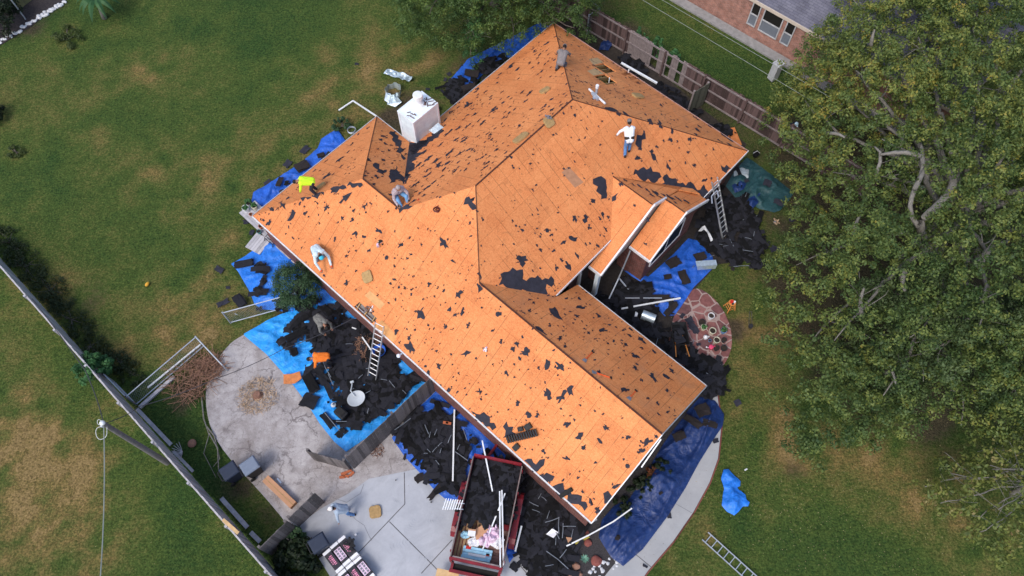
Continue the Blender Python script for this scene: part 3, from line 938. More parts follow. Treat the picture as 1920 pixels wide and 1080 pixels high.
wall([(13.1, 7.3), (12.6, 9.2), (13.2, 9.3), (13.2, 10.7)], 0, 3.4)
wall([(13.4, 10.75), (14.85, 10.75)], 0, 2.85)
wall([(14.85, 10.75), (14.85, 12.67), (14.85, 14.55)], 0, [2.85, 4.1, 2.85])
wall([(14.85, 14.55), (14.5, 14.9), (14.5, 18.25), (2.7, 18.25), (2.7, 7.6), (OH, 7.56)], 0, EH + .12)
wall([(13.90, 8.55), (13.90, 11.7), (13.9, 12.6)], 2.62, [2.84, 4.6, 4.1], M['soffit'], 'gable_end')
# frieze line under the eave over the patio
trim([(OH - .02, OH - .03, 2.52), (U - .2, OH - .03, 2.52)], M['trim_grey'], .03, .12, 0, 'frieze_board')
# porch column
mb = MB()
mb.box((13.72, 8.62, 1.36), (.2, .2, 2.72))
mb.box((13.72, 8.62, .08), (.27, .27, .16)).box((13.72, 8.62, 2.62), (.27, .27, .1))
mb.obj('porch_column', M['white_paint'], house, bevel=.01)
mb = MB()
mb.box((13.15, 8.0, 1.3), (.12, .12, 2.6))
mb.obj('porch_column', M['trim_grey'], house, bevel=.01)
mb = MB()
mb.box((12.8, 9.0, 1.05), (.06, .95, 2.1))
mb.obj('front_door', m_plain('door_paint', (0.07, 0.05, 0.045), .2, 3), house)
# front window under the small gable
def window(c, du, dv, hgt, panes, name='window'):
    """c centre on wall; wall along v (du=0) or u"""
    fr = MB()
    u, v, z = c
    along_v = dv > 0
    w = dv if along_v else du
    for s_ in (-1, 1):
        if along_v:
            fr.box((u, v + s_ * w / 2, z), (.09, .07, hgt))
        else:
            fr.box((u + s_ * w / 2, v, z), (.07, .09, hgt))
    for s_ in (-1, 1):
        if along_v: fr.box((u, v, z + s_ * hgt / 2), (.1, w + .07, .07))
        else: fr.box((u, v, z + s_ * hgt / 2), (w + .07, .1, .07))
    for k in range(1, panes):
        t = -w / 2 + w * k / panes
        if along_v: fr.box((u, v + t, z), (.085, .05, hgt - .05))
        else: fr.box((u + t, v, z), (.05, .085, hgt - .05))
    f_ = fr.obj(name, M['trim'], house)
    pn = MB()
    if along_v: pn.box((u, v, z), (.04, w - .05, hgt - .05))
    else: pn.box((u, v, z), (w - .05, .04, hgt - .05))
    pn.obj('pane', M['window'], f_)
window((14.87, 12.35, 1.75), 0, 2.3, 1.5, 2)
window((14.55, 16.6, 1.6), 0, 1.5, 1.2, 2)
window((18.0, 7.44 - OH + .02, 1.5), 1.5, 0, 1.2, 2)
# small white flood lamp on the eave corner
mb = MB()
mb.ball((10.05, -.25, 2.62), .09).cyl((10.05, -.05, 2.55), (10.05, -.25, 2.6), .03)
mb.obj('eave_lamp', M['white_paint'], house, smooth=True)

# chimney chase: white box with slumped cap, flue
ch_u0, ch_u1, ch_v0, ch_v1, ch_z = 1.80, 2.84, 7.94, 9.52, 4.42
mb = MB()
mb.box(((ch_u0 + ch_u1) / 2, (ch_v0 + ch_v1) / 2, ch_z / 2), (ch_u1 - ch_u0, ch_v1 - ch_v0, ch_z))
chim = mb.obj('chimney', M['white_paint_dirty'], house, bevel=.012)
mb = MB()
for uu, vv, du, dv in ((ch_u0, (ch_v0 + ch_v1) / 2, .05, ch_v1 - ch_v0 + .06), (ch_u1, (ch_v0 + ch_v1) / 2, .05, ch_v1 - ch_v0 + .06)):
    mb.box((uu, vv, ch_z - .02), (du, dv, .12))
mb.box(((ch_u0 + ch_u1) / 2, ch_v0, ch_z - .02), (ch_u1 - ch_u0 - .05, .05, .12)).box(((ch_u0 + ch_u1) / 2, ch_v1, ch_z - .02), (ch_u1 - ch_u0 - .05, .05, .12))
mb.box(((ch_u0 + ch_u1) / 2, (ch_v0 + ch_v1) / 2, ch_z + .008), (ch_u1 - ch_u0 - .05, ch_v1 - ch_v0 - .05, .02))
mb.obj('chimney_cap', M['white_paint'], chim)
mb = MB()
for vv in (ch_v0 + .02, ch_v1 - .02):
    mb.box((ch_u1 + .012, vv, 3.55), (.025, .10, 1.7))
    mb.box((ch_u0 - .0, vv, 3.55), (.025, .10, 1.7))
for uu in (ch_u0 + .05, ch_u1 - .05):
    mb.box((uu, ch_v0 - .012, 3.4), (.10, .025, 2.0))
mb.obj('corner_trim', M['white_paint'], chim)
mb = MB()
fc = (2.22, 8.92)
mb.lathe([(.30, 0), (.27, .05), (.2, .12), (.17, .2), (.17, .42), (.24, .43), (.24, .62), (.235, .64), (.20, .655), (.001, .66)], 24, (fc[0], fc[1], ch_z + .01))
mb.obj('flue_pipe', M['white_metal'], chim, smooth=False)
# dark junk and bent straps on the cap
mb = MB()
rg = random.Random(3)
for cu, cv in ((2.45, 8.2), (2.62, 9.2), (2.4, 9.35)):
    for k in range(7):
        a = Vector((cu + rg.uniform(-.16, .16), cv + rg.uniform(-.16, .16), ch_z + .03 + rg.random() * .05))
        d = Vector((rg.uniform(-1, 1), rg.uniform(-1, 1), rg.uniform(-.1, .3))).normalized() * rg.uniform(.1, .28)
        mb.bar(a, a + d, .03, .02)
mb.obj('bent_strap', m_plain('rusty_strap', (0.10, 0.045, 0.035), .5, 9), chim)
# ------------------------------------------------------------------ TARPS, TORN-OFF SHINGLES, FELT
def crumple(x, y, amp, seed=0.0, fold=(1.0, 0.3), fs=1.3, iso=1.0):
    p = Vector((x, y, seed))
    a = math.atan2(fold[1], fold[0])
    u, v = x * math.cos(a) + y * math.sin(a), -x * math.sin(a) + y * math.cos(a)
    wob = noise.noise(Vector((x * .5, y * .5, seed + 4))) * 1.2
    r1 = 1 - abs(noise.noise(Vector((u * .45 * iso ** .5, v * fs * .8 + wob, seed + 1)))) * 2.2
    r2 = 1 - abs(noise.noise(p * 1.5 + Vector((wob, 0, 0)))) * 2.6
    r4 = 1 - abs(noise.noise(Vector((v * .6 + wob, u * fs * 1.1, seed + 6)))) * 2.6
    r3 = noise.noise(p * 5.5)
    return amp * (max(0, r1) ** 3 * .75 + max(0, r2) ** 3 * .5 * iso + max(0, r4) ** 3 * .45 * iso + r3 * .10 + .1)

def tarp(poly, mat, label, amp=.10, seed=0., fold=(1, .3), fs=1.3, base=.05, res=.065, hump=None, name='tarp', iso=1.0):
    def zf(x, y, d):
        z = base + crumple(x, y, amp, seed, fold, fs, iso) * min(1, .25 + d / .5)
        if hump: z += hump(x, y) * min(1, d / .35)
        return z
    vs, fs_ = cloth(poly, res, zf)
    o = sheet_obj(name, vs, fs_, mat)
    return tag(o, label, 'tarp')

def debris(name, poly, thr, label, seed, base=.20, amp=.06, n=200, mat='shingle', core=None, res=.1, z0=0.0):
    """torn roofing lying as one ragged mass: a broken mat plus loose strips on it"""
    rng = random.Random(int(seed * 10))
    def keep(x, y):
        d, _ = nearest((x, y), poly)
        q = Vector((x * .75, y * .75, seed))
        w = noise.fractal(q, 1, 2, 4) + .55 * noise.noise(Vector((x * 2.7, y * 2.7, seed + 9))) + .25 * noise.noise(Vector((x * 6, y * 6, seed + 2)))
        t = thr
        if core is not None: t = thr - core(x, y)
        return w > t + (.5 * max(0, 1 - d / .5))
    def zf(x, y, d):
        return z0 + base + amp * (.5 + .5 * noise.noise(Vector((x * 1.1, y * 1.1, seed)))) + .05 * noise.noise(Vector((x * 5, y * 5, seed)))
    vs, fs_ = cloth(poly, res, zf, keep, snap=False)
    vs = list(vs); fs_ = list(fs_)
    nb = len(fs_)
    xs = [p[0] for p in poly]; ys = [p[1] for p in poly]
    k = 0
    tries = 0
    while k < n and tries < n * 40:
        tries += 1
        x, y = rng.uniform(min(xs), max(xs)), rng.uniform(min(ys), max(ys))
        if not inside((x, y), poly) or not keep(x, y): continue
        k += 1
        l, w = rng.choice((.95, .6, .4, .3)) * rng.uniform(.7, 1.05), rng.uniform(.12, .32)
        a = rng.uniform(0, math.pi)
        ca, sa = math.cos(a), math.sin(a)
        z = zf(x, y, 0) + rng.uniform(.01, .045)
        tx, ty = rng.uniform(-.07, .07), rng.uniform(-.07, .07)
        m_ = 3
        b0 = len(vs)
        bow = rng.uniform(-.02, .05)
        for i in range(m_ + 1):
            t = i / m_ - .5
            for sgn in (-1, 1):
                dx, dy = t * l, sgn * w * .5 * rng.uniform(.75, 1.05)
                X, Y = dx * ca - dy * sa, dx * sa + dy * ca
                vs.append((x + X, y + Y, z + X * tx + Y * ty + bow * (1 - 4 * t * t)))
        for i in range(m_):
            fs_.append((b0 + 2 * i, b0 + 2 * i + 2, b0 + 2 * i + 3, b0 + 2 * i + 1))
    o = sheet_obj(name, vs, fs_, M[mat], smooth=False)
    o.data.polygons.foreach_set('use_smooth', [i < nb for i in range(len(fs_))])
    return tag(o, label, 'roofing debris', kind='stuff')

T_L = [(470, 388), (476, 362), (500, 348), (560, 310), (596, 280), (603, 262), (632, 243), (650, 268), (640, 282), (560, 338), (505, 382), (490, 396)]
tarp(pxpoly(T_L), M['tarp_royal'], 'narrow royal blue tarp lying under the far left eave beside the lawn', .16, 1.0, (.8, .6))
T_T = [(845, 150), (878, 112), (925, 88), (985, 58), (1012, 44), (1030, 52), (985, 95), (920, 125), (890, 158), (865, 180)]
tarp(pxpoly(T_T), M['tarp_royal'], 'royal blue tarp along the back eave partly under the top tree', .14, 2.0, (.8, .6))
T_3 = [(434, 496), (462, 480), (500, 453), (530, 448), (560, 462), (640, 545), (640, 575), (560, 590), (520, 583), (493, 581), (478, 572), (470, 550), (447, 510)]
tarp(pxpoly(T_3), M['tarp_mid'], 'bright blue tarp beside the wooden deck under the left eave', .14, 3.0, (.7, -.7))
T_4 = [(456, 628), (505, 600), (560, 575), (640, 560), (700, 600), (790, 690), (812, 705), (740, 785), (650, 848), (628, 830), (600, 795), (575, 755), (540, 710), (500, 665)]
tarp(pxpoly(T_4), M['tarp_light'], 'largest light blue tarp spread over the patio under torn shingles', .13, 4.0, (.6, -.8))
T_5 = [(735, 822), (780, 770), (822, 730), (850, 760), (960, 862), (975, 900), (880, 900), (868, 935), (840, 940), (815, 920), (790, 890), (760, 858)]
tarp(pxpoly(T_5), M['tarp_royal'], 'royal blue tarp between the plank gate fence and the red trailer', .13, 5.0, (.6, -.8))
tarp(pxpoly([(948, 1030), (955, 1000), (968, 985), (985, 992), (988, 1000), (975, 1028), (955, 1056)]), M['tarp_royal'], 'small crumpled blue tarp at the right rear corner of the red trailer', .22, 6.0, fs=2.2)
def hump7(x, y):
    u = hu(Vector((x, y, 0)))
    return .35 * max(0, 1 - abs(u.x - 21.2) / .9) * (.6 + .4 * math.sin(u.y * 2.1))
T_7 = [(1122, 1008), (1128, 975), (1150, 950), (1180, 935), (1215, 880), (1245, 830), (1290, 770), (1312, 745), (1340, 752), (1357, 778), (1354, 800), (1335, 828), (1310, 868), (1285, 915), (1250, 970), (1205, 1030), (1168, 1062), (1145, 1045)]
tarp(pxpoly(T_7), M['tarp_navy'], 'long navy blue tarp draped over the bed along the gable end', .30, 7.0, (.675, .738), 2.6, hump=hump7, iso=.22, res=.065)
def hump8(x, y):
    return .10 + .10 * noise.noise(Vector((x * 2.2, y * 2.2, 4.4)))
T_8 = [(1356, 881), (1365, 880), (1376, 892), (1388, 903), (1387, 912), (1380, 915), (1397, 928), (1399, 938), (1405, 942), (1402, 950), (1392, 950), (1384, 960), (1376, 967), (1362, 960), (1352, 948), (1355, 925), (1357, 918), (1351, 898)]
tarp(pxpoly(T_8), M['tarp_mid'], 'bright blue tarp bundled up alone on the front lawn', .20, 8.0, (.3, .9), 2.0, hump=hump8, res=.06)
T_9 = [(1168, 508), (1215, 520), (1262, 478), (1290, 448), (1306, 452), (1322, 468), (1335, 482), (1340, 500), (1300, 540), (1282, 568), (1265, 592), (1246, 594), (1228, 575), (1220, 540), (1195, 527)]
tarp(pxpoly(T_9), M['tarp_royal'], 'royal blue tarp spread in front of the porch gable beside the flagstones', .15, 9.0, (.9, -.2))
T_10 = [(1400, 296), (1414, 305), (1440, 325), (1475, 352), (1488, 363), (1478, 378), (1462, 396), (1450, 400), (1420, 392), (1400, 378), (1378, 372), (1360, 350), (1375, 325)]
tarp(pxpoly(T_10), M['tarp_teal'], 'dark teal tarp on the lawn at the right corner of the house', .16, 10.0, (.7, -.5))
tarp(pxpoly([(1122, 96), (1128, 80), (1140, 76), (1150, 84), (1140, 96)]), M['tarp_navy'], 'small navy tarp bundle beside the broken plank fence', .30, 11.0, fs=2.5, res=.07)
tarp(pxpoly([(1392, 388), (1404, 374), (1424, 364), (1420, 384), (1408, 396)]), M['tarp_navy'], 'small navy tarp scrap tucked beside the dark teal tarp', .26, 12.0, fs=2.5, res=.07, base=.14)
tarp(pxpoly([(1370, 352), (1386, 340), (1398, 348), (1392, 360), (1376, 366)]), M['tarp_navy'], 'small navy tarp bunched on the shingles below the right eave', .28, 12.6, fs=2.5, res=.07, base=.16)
M['plastic_clear'] = m_tarp('pale_plastic_sheet', (0.36, 0.42, 0.45), .25)
tarp(pxpoly([(1374, 326), (1388, 318), (1402, 322), (1401, 340), (1396, 336), (1386, 330), (1374, 336)]), M['plastic_clear'], 'pale plastic sheeting crumpled on the dark teal tarp', .22, 13.3, fs=2.2, res=.07, base=.18)

# torn-off roofing masses
def core4(x, y):
    u = hu(Vector((x, y, 0)))
    return 2.6 * max(0, 1 - abs(u.y + 1.2) / 3.4) - 1.0
debris('shingle_debris', pxpoly([(515, 640), (560, 590), (640, 562), (700, 600), (790, 690), (806, 705), (730, 770), (690, 800), (640, 838), (610, 790), (575, 745), (540, 690)]), .30, 'mass of torn black shingles on the light blue patio tarp', 4.4, n=330, core=core4)
debris('shingle_debris', pxpoly([(440, 505), (490, 478), (520, 500), (600, 520), (640, 560), (600, 585), (540, 588), (490, 585), (470, 575), (470, 540)]), .12, 'torn black shingles heaped on the tarp beside the deck', 3.3, n=90)
debris('shingle_debris', pxpoly([(475, 385), (510, 352), (570, 318), (615, 285), (625, 298), (560, 345), (500, 388)]), .42, 'torn shingles on the narrow tarp under the far left eave', 1.4, n=40)
debris('shingle_debris', pxpoly([(775, 205), (810, 180), (850, 152), (880, 130), (915, 118), (950, 98), (985, 80), (960, 115), (900, 160), (850, 200), (790, 245)]), -.20, 'torn black shingles piled along the back eave beside the chimney', 2.4, n=200)
def core5(x, y):
    u = hu(Vector((x, y, 0)))
    return 1.3 * max(0, 1 - abs(u.y + 2.3) / 2.3)
debris('shingle_debris', pxpoly([(735, 815), (780, 770), (830, 735), (880, 790), (960, 862), (960, 880), (888, 880), (870, 925), (845, 930), (815, 905), (770, 850)]), .32, 'torn shingles scattered over the tarp beside the trailer', 5.5, n=230, core=core5)
def core6(x, y):
    u = hu(Vector((x, y, 0)))
    return 1.2 * max(0, 1 - abs(u.y + 1.2) / 2.6) + (.5 if u.x > 15.5 else 0)
debris('shingle_debris', pxpoly([(985, 880), (1060, 935), (1110, 985), (1090, 1010), (1060, 1090), (1000, 1100), (985, 1060), (965, 1030), (960, 985)]), .22, 'heap of torn black shingles between the trailer and the garage corner', 6.6, n=330, core=core6)
debris('shingle_debris', pxpoly([(1135, 545), (1175, 520), (1215, 540), (1230, 570), (1225, 610), (1290, 650), (1350, 690), (1358, 702), (1345, 740), (1310, 735), (1215, 650), (1110, 565)]), -.45, 'flat spread of black shingles and felt along the courtyard wall', 7.7, n=330, amp=.1)
debris('shingle_debris', pxpoly([(1310, 405), (1345, 372), (1400, 372), (1415, 410), (1432, 432), (1434, 470), (1428, 505), (1400, 505), (1370, 500), (1330, 475), (1300, 450)]), -.55, 'black shingles strewn around the foot of the right ladder', 8.8, n=330, amp=.1)
debris('shingle_debris', pxpoly([(1330, 375), (1395, 312), (1402, 330), (1385, 365), (1350, 385)]), -.1, 'torn shingles under the right eave between wall and teal tarp', 9.4, n=60)
debris('shingle_debris', pxpoly([(1240, 500), (1285, 460), (1330, 480), (1300, 540), (1260, 590), (1225, 565), (1200, 530)]), .42, 'scattered torn shingles on the tarp in front of the porch', 9.9, n=50)
debris('shingle_debris', pxpoly([(1105, 85), (1180, 100), (1290, 195), (1380, 255), (1370, 275), (1250, 205), (1150, 120)]), -.12, 'torn roofing dropped between the house and the plank fence', 10.4, n=140)
debris('shingle_debris', pxpoly([(1285, 790), (1312, 752), (1350, 772), (1346, 798), (1320, 800), (1290, 812)]), .15, 'torn shingles thrown on the top end of the navy tarp', 11.4, n=60, base=.35)
debris('shingle_debris', pxpoly([(1310, 720), (1345, 712), (1362, 722), (1350, 742), (1318, 746)]), -.3, 'flat black felt pieces lying at the corner by the footpath', 12.4, n=30)

# individual shingle pieces lying apart
def ragged(rng, l, w, n=14, j=.22):
    pts = []
    for i in range(n):
        t = 2 * math.pi * i / n
        c, s = math.cos(t), math.sin(t)
        k = 1 / max(abs(c), abs(s)) * .86
        pts.append((c * k * l / 2 * rng.uniform(1 - j, 1 + j), s * k * w / 2 * rng.uniform(1 - j, 1 + j)))
    return pts
def fan(mb, pts, zf, thick=.008):
    """thin ragged piece with a slightly curled surface"""
    n = len(pts)
    top = [(x, y, zf(x, y)) for x, y in pts]
    cx, cy = sum(p[0] for p in pts) / n, sum(p[1] for p in pts) / n
    vs = top + [(cx, cy, zf(cx, cy))] + [(x, y, z - thick) for x, y, z in top]
    fs_ = [(i, (i + 1) % n, n) for i in range(n)] + [(i, n + 1 + i, n + 1 + (i + 1) % n, (i + 1) % n) for i in range(n)]
    mb.add(vs, fs_)
rs = random.Random(77)
def shingle_piece(px, py, l, w, deg, label, group, z=.05, mat='shingle', layers=1):
    b_ = MB()
    for k in range(layers):
        sd = rs.uniform(0, 99)
        dx, dy = rs.uniform(-.05, .05), rs.uniform(-.04, .04)
        pts = [(x + dx, y + dy) for x, y in ragged(rs, l, w, 16, .13 if layers > 1 else .2)]
        fan(b_, pts, lambda x, y: .02 + .035 * k + .05 * noise.noise(Vector((x * 2.4, y * 2.4, sd))))
    me = b_.mesh('shingle_piece')
    o = mesh_obj('shingle_piece', me, M[mat])
    o.location = at(px, py, z)
    o.rotation_euler = (0, 0, R(deg))
    return tag(o, label, 'shingle', group)
GL_ = 'loose shingle pieces on the left lawn'
for px, py, l, w, d in [(412, 505, .5, .35, -30), (420, 567, .65, .3, 35), (413, 570, .3, .2, 80), (426, 538, .22, .18, 10)]:
    shingle_piece(px, py, l, w, d, 'torn black felt scrap lying on dry grass left of the bright tarp', GL_, .03, 'felt')
for px, py, l, w, d in [(462, 415, .5, .35, 20), (470, 437, .35, .25, 70)]:
    shingle_piece(px, py, l, w, d, 'dark felt scrap on the grass beside the deck pots', 'felt scraps by the deck', .03, 'felt')
for px, py, l, w, d in [(572, 281, .6, .42, 50), (540, 306, .5, .4, 60), (503, 342, .5, .3, 40)]:
    shingle_piece(px, py, l, w, d, 'dark felt scrap on the lawn along the narrow tarp', 'felt scraps along the narrow tarp', .03, 'felt')
for px, py, l, w, d in [(668, 119, .25, .2, 0), (842, 140, .3, .25, 30), (866, 126, .35, .25, 60), (801, 168, .25, .2, 0), (834, 150, .25, .2, 80)]:
    shingle_piece(px, py, l, w, d, 'small black scrap on dry grass near the back tarp', 'scraps on the back lawn', .03, 'felt')
for px, py, l, w, d in [(1452, 467, .45, .3, 20), (1484, 411, .3, .4, 0), (1382, 755, .35, .3, 30), (1454, 464, .25, .45, 60), (1443, 455, .15, .12, 0)]:
    shingle_piece(px, py, l, w, d, 'black felt scrap lying on the front lawn', 'scraps on the front lawn', .03, 'felt')
for px, py, l, w, d in [(1344, 827, .3, .25, 20), (1256, 967, .3, .2, 100), (1211, 1062, .25, .12, -30)]:
    shingle_piece(px, py, l, w, d, 'small black scrap lying on the pale footpath', 'scraps on the footpath', .05, 'felt')
for px, py, l, w, d in [(457, 496, 1.0, .42, 15), (450, 565, .8, .45, -50), (488, 497, .35, .3, 40)]:
    shingle_piece(px, py, l, w, d, 'thick slab of shingles stuck together at the edge of the bright tarp', 'slabs at the bright tarp', .18, 'shingle', 3)
for px, py, l, w, d in [(566, 312, .75, .6, 30), (525, 342, .6, .3, 78), (602, 292, .4, .3, 20)]:
    shingle_piece(px, py, l, w, d, 'slab of stripped shingles on the narrow tarp under the eave', 'slabs on the narrow tarp', .2, 'shingle_brown', 3)
for px, py, l, w, d in [(555, 628, 1.15, .40, 32), (552, 660, .35, .4, 20), (585, 720, 1.0, .5, -60)]:
    shingle_piece(px, py, l, w, d, 'long stacked slab of shingles on the light blue tarp', 'slabs on the patio tarp', .22, 'shingle', 4)
for px, py, l, w, d in [(615, 790, .9, .34, -48), (604, 706, 1.0, .36, -60), (580, 752, .8, .7, -20), (668, 800, .55, .45, 0), (640, 812, .5, .35, 50), (618, 735, .9, .3, -62)]:
    shingle_piece(px, py, l, w, d, 'ragged shingle sheet lying on the light blue patio tarp', 'ragged shingle sheets on the patio tarp', .2, 'shingle', 2)
for px, py, l, w, d in [(758, 855, .3, .12, 80), (787, 895, .5, .4, 30), (815, 920, .95, .28, 52), (742, 900, .06, .06, 0), (809, 940, .08, .06, 0)]:
    shingle_piece(px, py, l, w, d, 'torn strip hanging over the tarp edge onto the driveway', 'strips at the driveway tarp', .1, 'shingle_brown', 1)
for px, py, l, w, d in [(1005, 1060, 1.2, .4, -35), (966, 1062, .4, .35, -30), (992, 1030, .5, .4, 40), (993, 1033, .2, .3, 90)]:
    shingle_piece(px, py, l, w, d, 'ragged black piece on the driveway right of the trailer', 'pieces right of the trailer', .08, 'shingle', 1)
for px, py, l, w, d in [(1262, 493, .75, .5, 30), (1282, 520, .85, .4, -75), (1252, 520, .35, .3, 10), (1258, 580, .95, .3, 48), (1240, 560, .9, .35, 0), (1312, 482, .6, .45, 20)]:
    shingle_piece(px, py, l, w, d, 'slab of dark shingles resting on the tarp before the porch', 'slabs before the porch', .2, 'shingle_brown', 3)
for px, py, l, w, d in [(1292, 600, .4, .4, -60), (1302, 616, .35, .6, 30), (1280, 592, .3, .2, 50), (1311, 645, .25, .15, 20), (1262, 590, .2, .1, 0)]:
    shingle_piece(px, py, l, w, d, 'black felt scrap lying on the red flagstones', 'scraps on the flagstones', .05, 'felt')
for px, py, l, w, d in [(1400, 340, .3, .25, 20), (1440, 345, .45, .45, 60), (1460, 378, .6, .35, -30)]:
    shingle_piece(px, py, l, w, d, 'dark scrap lying on the teal tarp', 'scraps on the teal tarp', .24, 'felt')
for px, py, l, w, d in [(1410, 475, .3, 1.0, -5), (1374, 498, .5, .12, 5), (1405, 432, .9, .3, -10), (1385, 455, .9, .3, 80), (1420, 455, .8, .25, 20), (1372, 505, .2, .2, 0)]:
    shingle_piece(px, py, l, w, d, 'flat shingle strip near the right ladder foot', 'strips near the right ladder', .22, 'shingle_brown')
for px, py, l, w, d in [(1300, 790, .9, .35, -35), (1330, 795, .7, .3, -15), (1318, 770, .7, .6, 20), (1272, 818, .6, .4, 20), (1238, 925, .2, .12, 30), (1157, 1008, .2, .2, 0)]:
    shingle_piece(px, py, l, w, d, 'thick dark shingle slab lying on the navy tarp', 'slabs on the navy tarp', .42, 'shingle_brown', 2)
for px, py, l, w, d in [(885, 138, .9, .55, -10), (915, 150, .8, .6, 10), (880, 165, .9, .5, 20)]:
    shingle_piece(px, py, l, w, d, 'slab of stripped shingles under the back eave', 'slabs under the back eave', .3, 'shingle_brown', 3)

# ------------------------------------------------------------------ felt left on the roof boards
def hmat_obj(name, me, mat):
    o = mesh_obj(name, me, mat)
    o.location = HO
    o.rotation_euler = (0, 0, HPHI)
    return o
def jag(pts, rng, step=.13, amp=.14):
    out = []
    n = len(pts)
    for i in range(n):
        a, b_ = Vector(pts[i][:2]), Vector(pts[(i + 1) % n][:2])
        d = b_ - a
        k = max(1, int(d.length / step))
        nr = Vector((-d.y, d.x)).normalized() if d.length > 1e-6 else Vector((0, 0))
        for q in range(k):
            p = a + d * (q / k)
            if q: p += nr * rng.uniform(-amp, amp)
            out.append(p)
    return out
frng = random.Random(11)
def felt_patch(pl, pts, label, lift=.012):
    f = PLANES[pl]
    uvp = jag([onroof(pl, x, y) for x, y in pts], frng)
    uvp = [Vector((p.x, p.y, f(p.x, p.y))) for p in uvp]
    n = roofnormal(pl)
    b_ = MB()
    b_.slab([p + n * lift for p in uvp], -n * (lift + .002))
    o = hmat_obj('felt_patch', b_.mesh('felt_patch'), M['felt'])
    return tag(o, label, 'roofing felt', 'large felt remnants on the roof')
def d3(pts, x0, y0, k): return [(x0 + x / k, y0 + y / k) for x, y in pts]
felt_patch('S', [(945, 510), (980, 505), (980, 523), (1003, 521), (1033, 517), (1038, 533), (1023, 541), (1020, 556), (993, 550), (960, 548), (935, 535)], 'widest ragged black felt remnant in the valley above the courtyard')
felt_patch('S', [(1127, 330), (1136, 337), (1137, 372), (1127, 374), (1121, 350), (1112, 345)], 'upright black felt remnant left of the porch gable peak')
felt_patch('GL', [(1140, 372), (1150, 368), (1160, 361), (1155, 375), (1144, 386)], 'wing shaped black felt remnant on the bright side of the porch gable')
felt_patch('S', [(1182, 329), (1190, 317), (1196, 320), (1202, 315), (1212, 318), (1220, 312), (1224, 322), (1230, 322), (1240, 332), (1232, 340), (1215, 335), (1208, 341), (1199, 334)], 'jagged black felt remnant right above the porch gable')
felt_patch('S', [(1245, 329), (1260, 335), (1270, 343), (1280, 342), (1300, 345), (1313, 356), (1316, 350), (1320, 346), (1328, 360), (1324, 372), (1302, 366), (1280, 359), (1258, 352), (1241, 345)], 'longest black felt remnant between porch gable and right ladder')
felt_patch('S', [(1351, 310), (1362, 309), (1372, 317), (1362, 325), (1354, 320)], 'black felt remnant near the right eave trim')
felt_patch('S', [(1193, 262), (1203, 254), (1208, 246), (1210, 252), (1203, 270), (1196, 276), (1191, 270)], 'black felt remnant beside the man in jeans')
felt_patch('L', [(883, 770), (900, 777), (913, 778), (927, 793), (923, 807), (910, 800), (897, 790)], 'black felt remnant on the eave above the trailer')
felt_patch('L', [(943, 800), (950, 790), (963, 800), (967, 813), (960, 818), (947, 817)], 'black felt remnant behind the row of shingle bundles')
felt_patch('L', [(983, 863), (997, 860), (1005, 871), (1012, 862), (1022, 860), (1020, 872), (1008, 884), (996, 875)], 'heart shaped black felt remnant on the eave right of the trailer')
felt_patch('L', [(1013, 893), (1020, 890), (1025, 886), (1033, 890), (1040, 893), (1036, 901), (1026, 904)], 'star shaped black felt remnant near the eave')
felt_patch('L', [(1036, 912), (1047, 907), (1067, 917), (1083, 927), (1090, 940), (1102, 950), (1096, 958), (1077, 945), (1057, 928)], 'wide black felt remnant at the lower corner of the roof')
felt_patch('L', [(1131, 925), (1140, 920), (1147, 930), (1146, 941), (1133, 945)], 'black felt remnant on the gable edge at the lower corner')
felt_patch('L', [(1098, 930), (1105, 933), (1113, 947), (1107, 948)], 'short upright felt strip near the lower roof corner')
felt_patch('I', [(729, 250), (741, 248), (747, 258), (753, 270), (756, 284), (757, 300), (752, 292), (745, 281), (741, 272), (736, 264)], 'black felt remnant on the dim slope left of the chimney')
felt_patch('B', [(757, 266), (772, 272), (786, 268), (802, 262), (798, 272), (786, 282), (788, 290), (778, 296), (776, 306), (778, 316), (768, 322), (764, 332), (758, 330)], 'black felt remnant filling the valley below the chimney')
felt_patch('B', [(760, 270), (776, 268), (800, 262), (818, 244), (830, 236), (832, 244), (812, 264), (790, 280), (774, 290)], 'black felt scraps wrapped round the foot of the chimney')
felt_patch('I', [(730, 322), (741, 318), (743, 311), (747, 322), (752, 322), (756, 345), (749, 337), (741, 341), (730, 344)], 'torn black felt left of the valley beside the sitting worker')
felt_patch('B', [(757, 322), (764, 326), (766, 333), (762, 344), (757, 346)], 'torn black felt right of the valley beside the sitting worker')
felt_patch('L', [(563, 371), (572, 369), (587, 366), (600, 360), (608, 360), (607, 366), (590, 370), (568, 378)], 'long black felt strip along the hip below the yellow shirt worker')
felt_patch('L', [(619, 354), (632, 349), (648, 348), (650, 353), (637, 354), (625, 361)], 'short black felt strip on the hip near the left peak')
felt_patch('L', [(650, 349), (662, 344), (672, 343), (681, 347), (675, 352), (660, 352)], 'black felt strip just below the left peak')
felt_patch('L', [(869, 384), (873, 371), (880, 368), (882, 373), (888, 377), (891, 369), (893, 392), (882, 390)], 'black felt remnant with a pale fold below the main ridge end')
felt_patch('S', [(894, 513), (899, 509), (903, 520), (901, 526)], 'small black felt remnant at the foot of the main hip')
felt_patch('L', [(893, 532), (900, 534), (906, 542), (897, 549)], 'small black felt remnant where the garage ridge begins')
felt_patch('E', [(1133, 203), (1143, 201), (1154, 205), (1160, 209), (1153, 209), (1140, 207)], 'black felt strip on the far hip below the vent pipe')
felt_patch('S', [(1156, 209), (1165, 212), (1162, 218), (1155, 214)], 'black felt remnant on the hip above the man in jeans')
felt_patch('E', [(1167, 208), (1174, 212), (1182, 218), (1176, 218), (1169, 213)], 'small black felt strip right of the vent pipe')
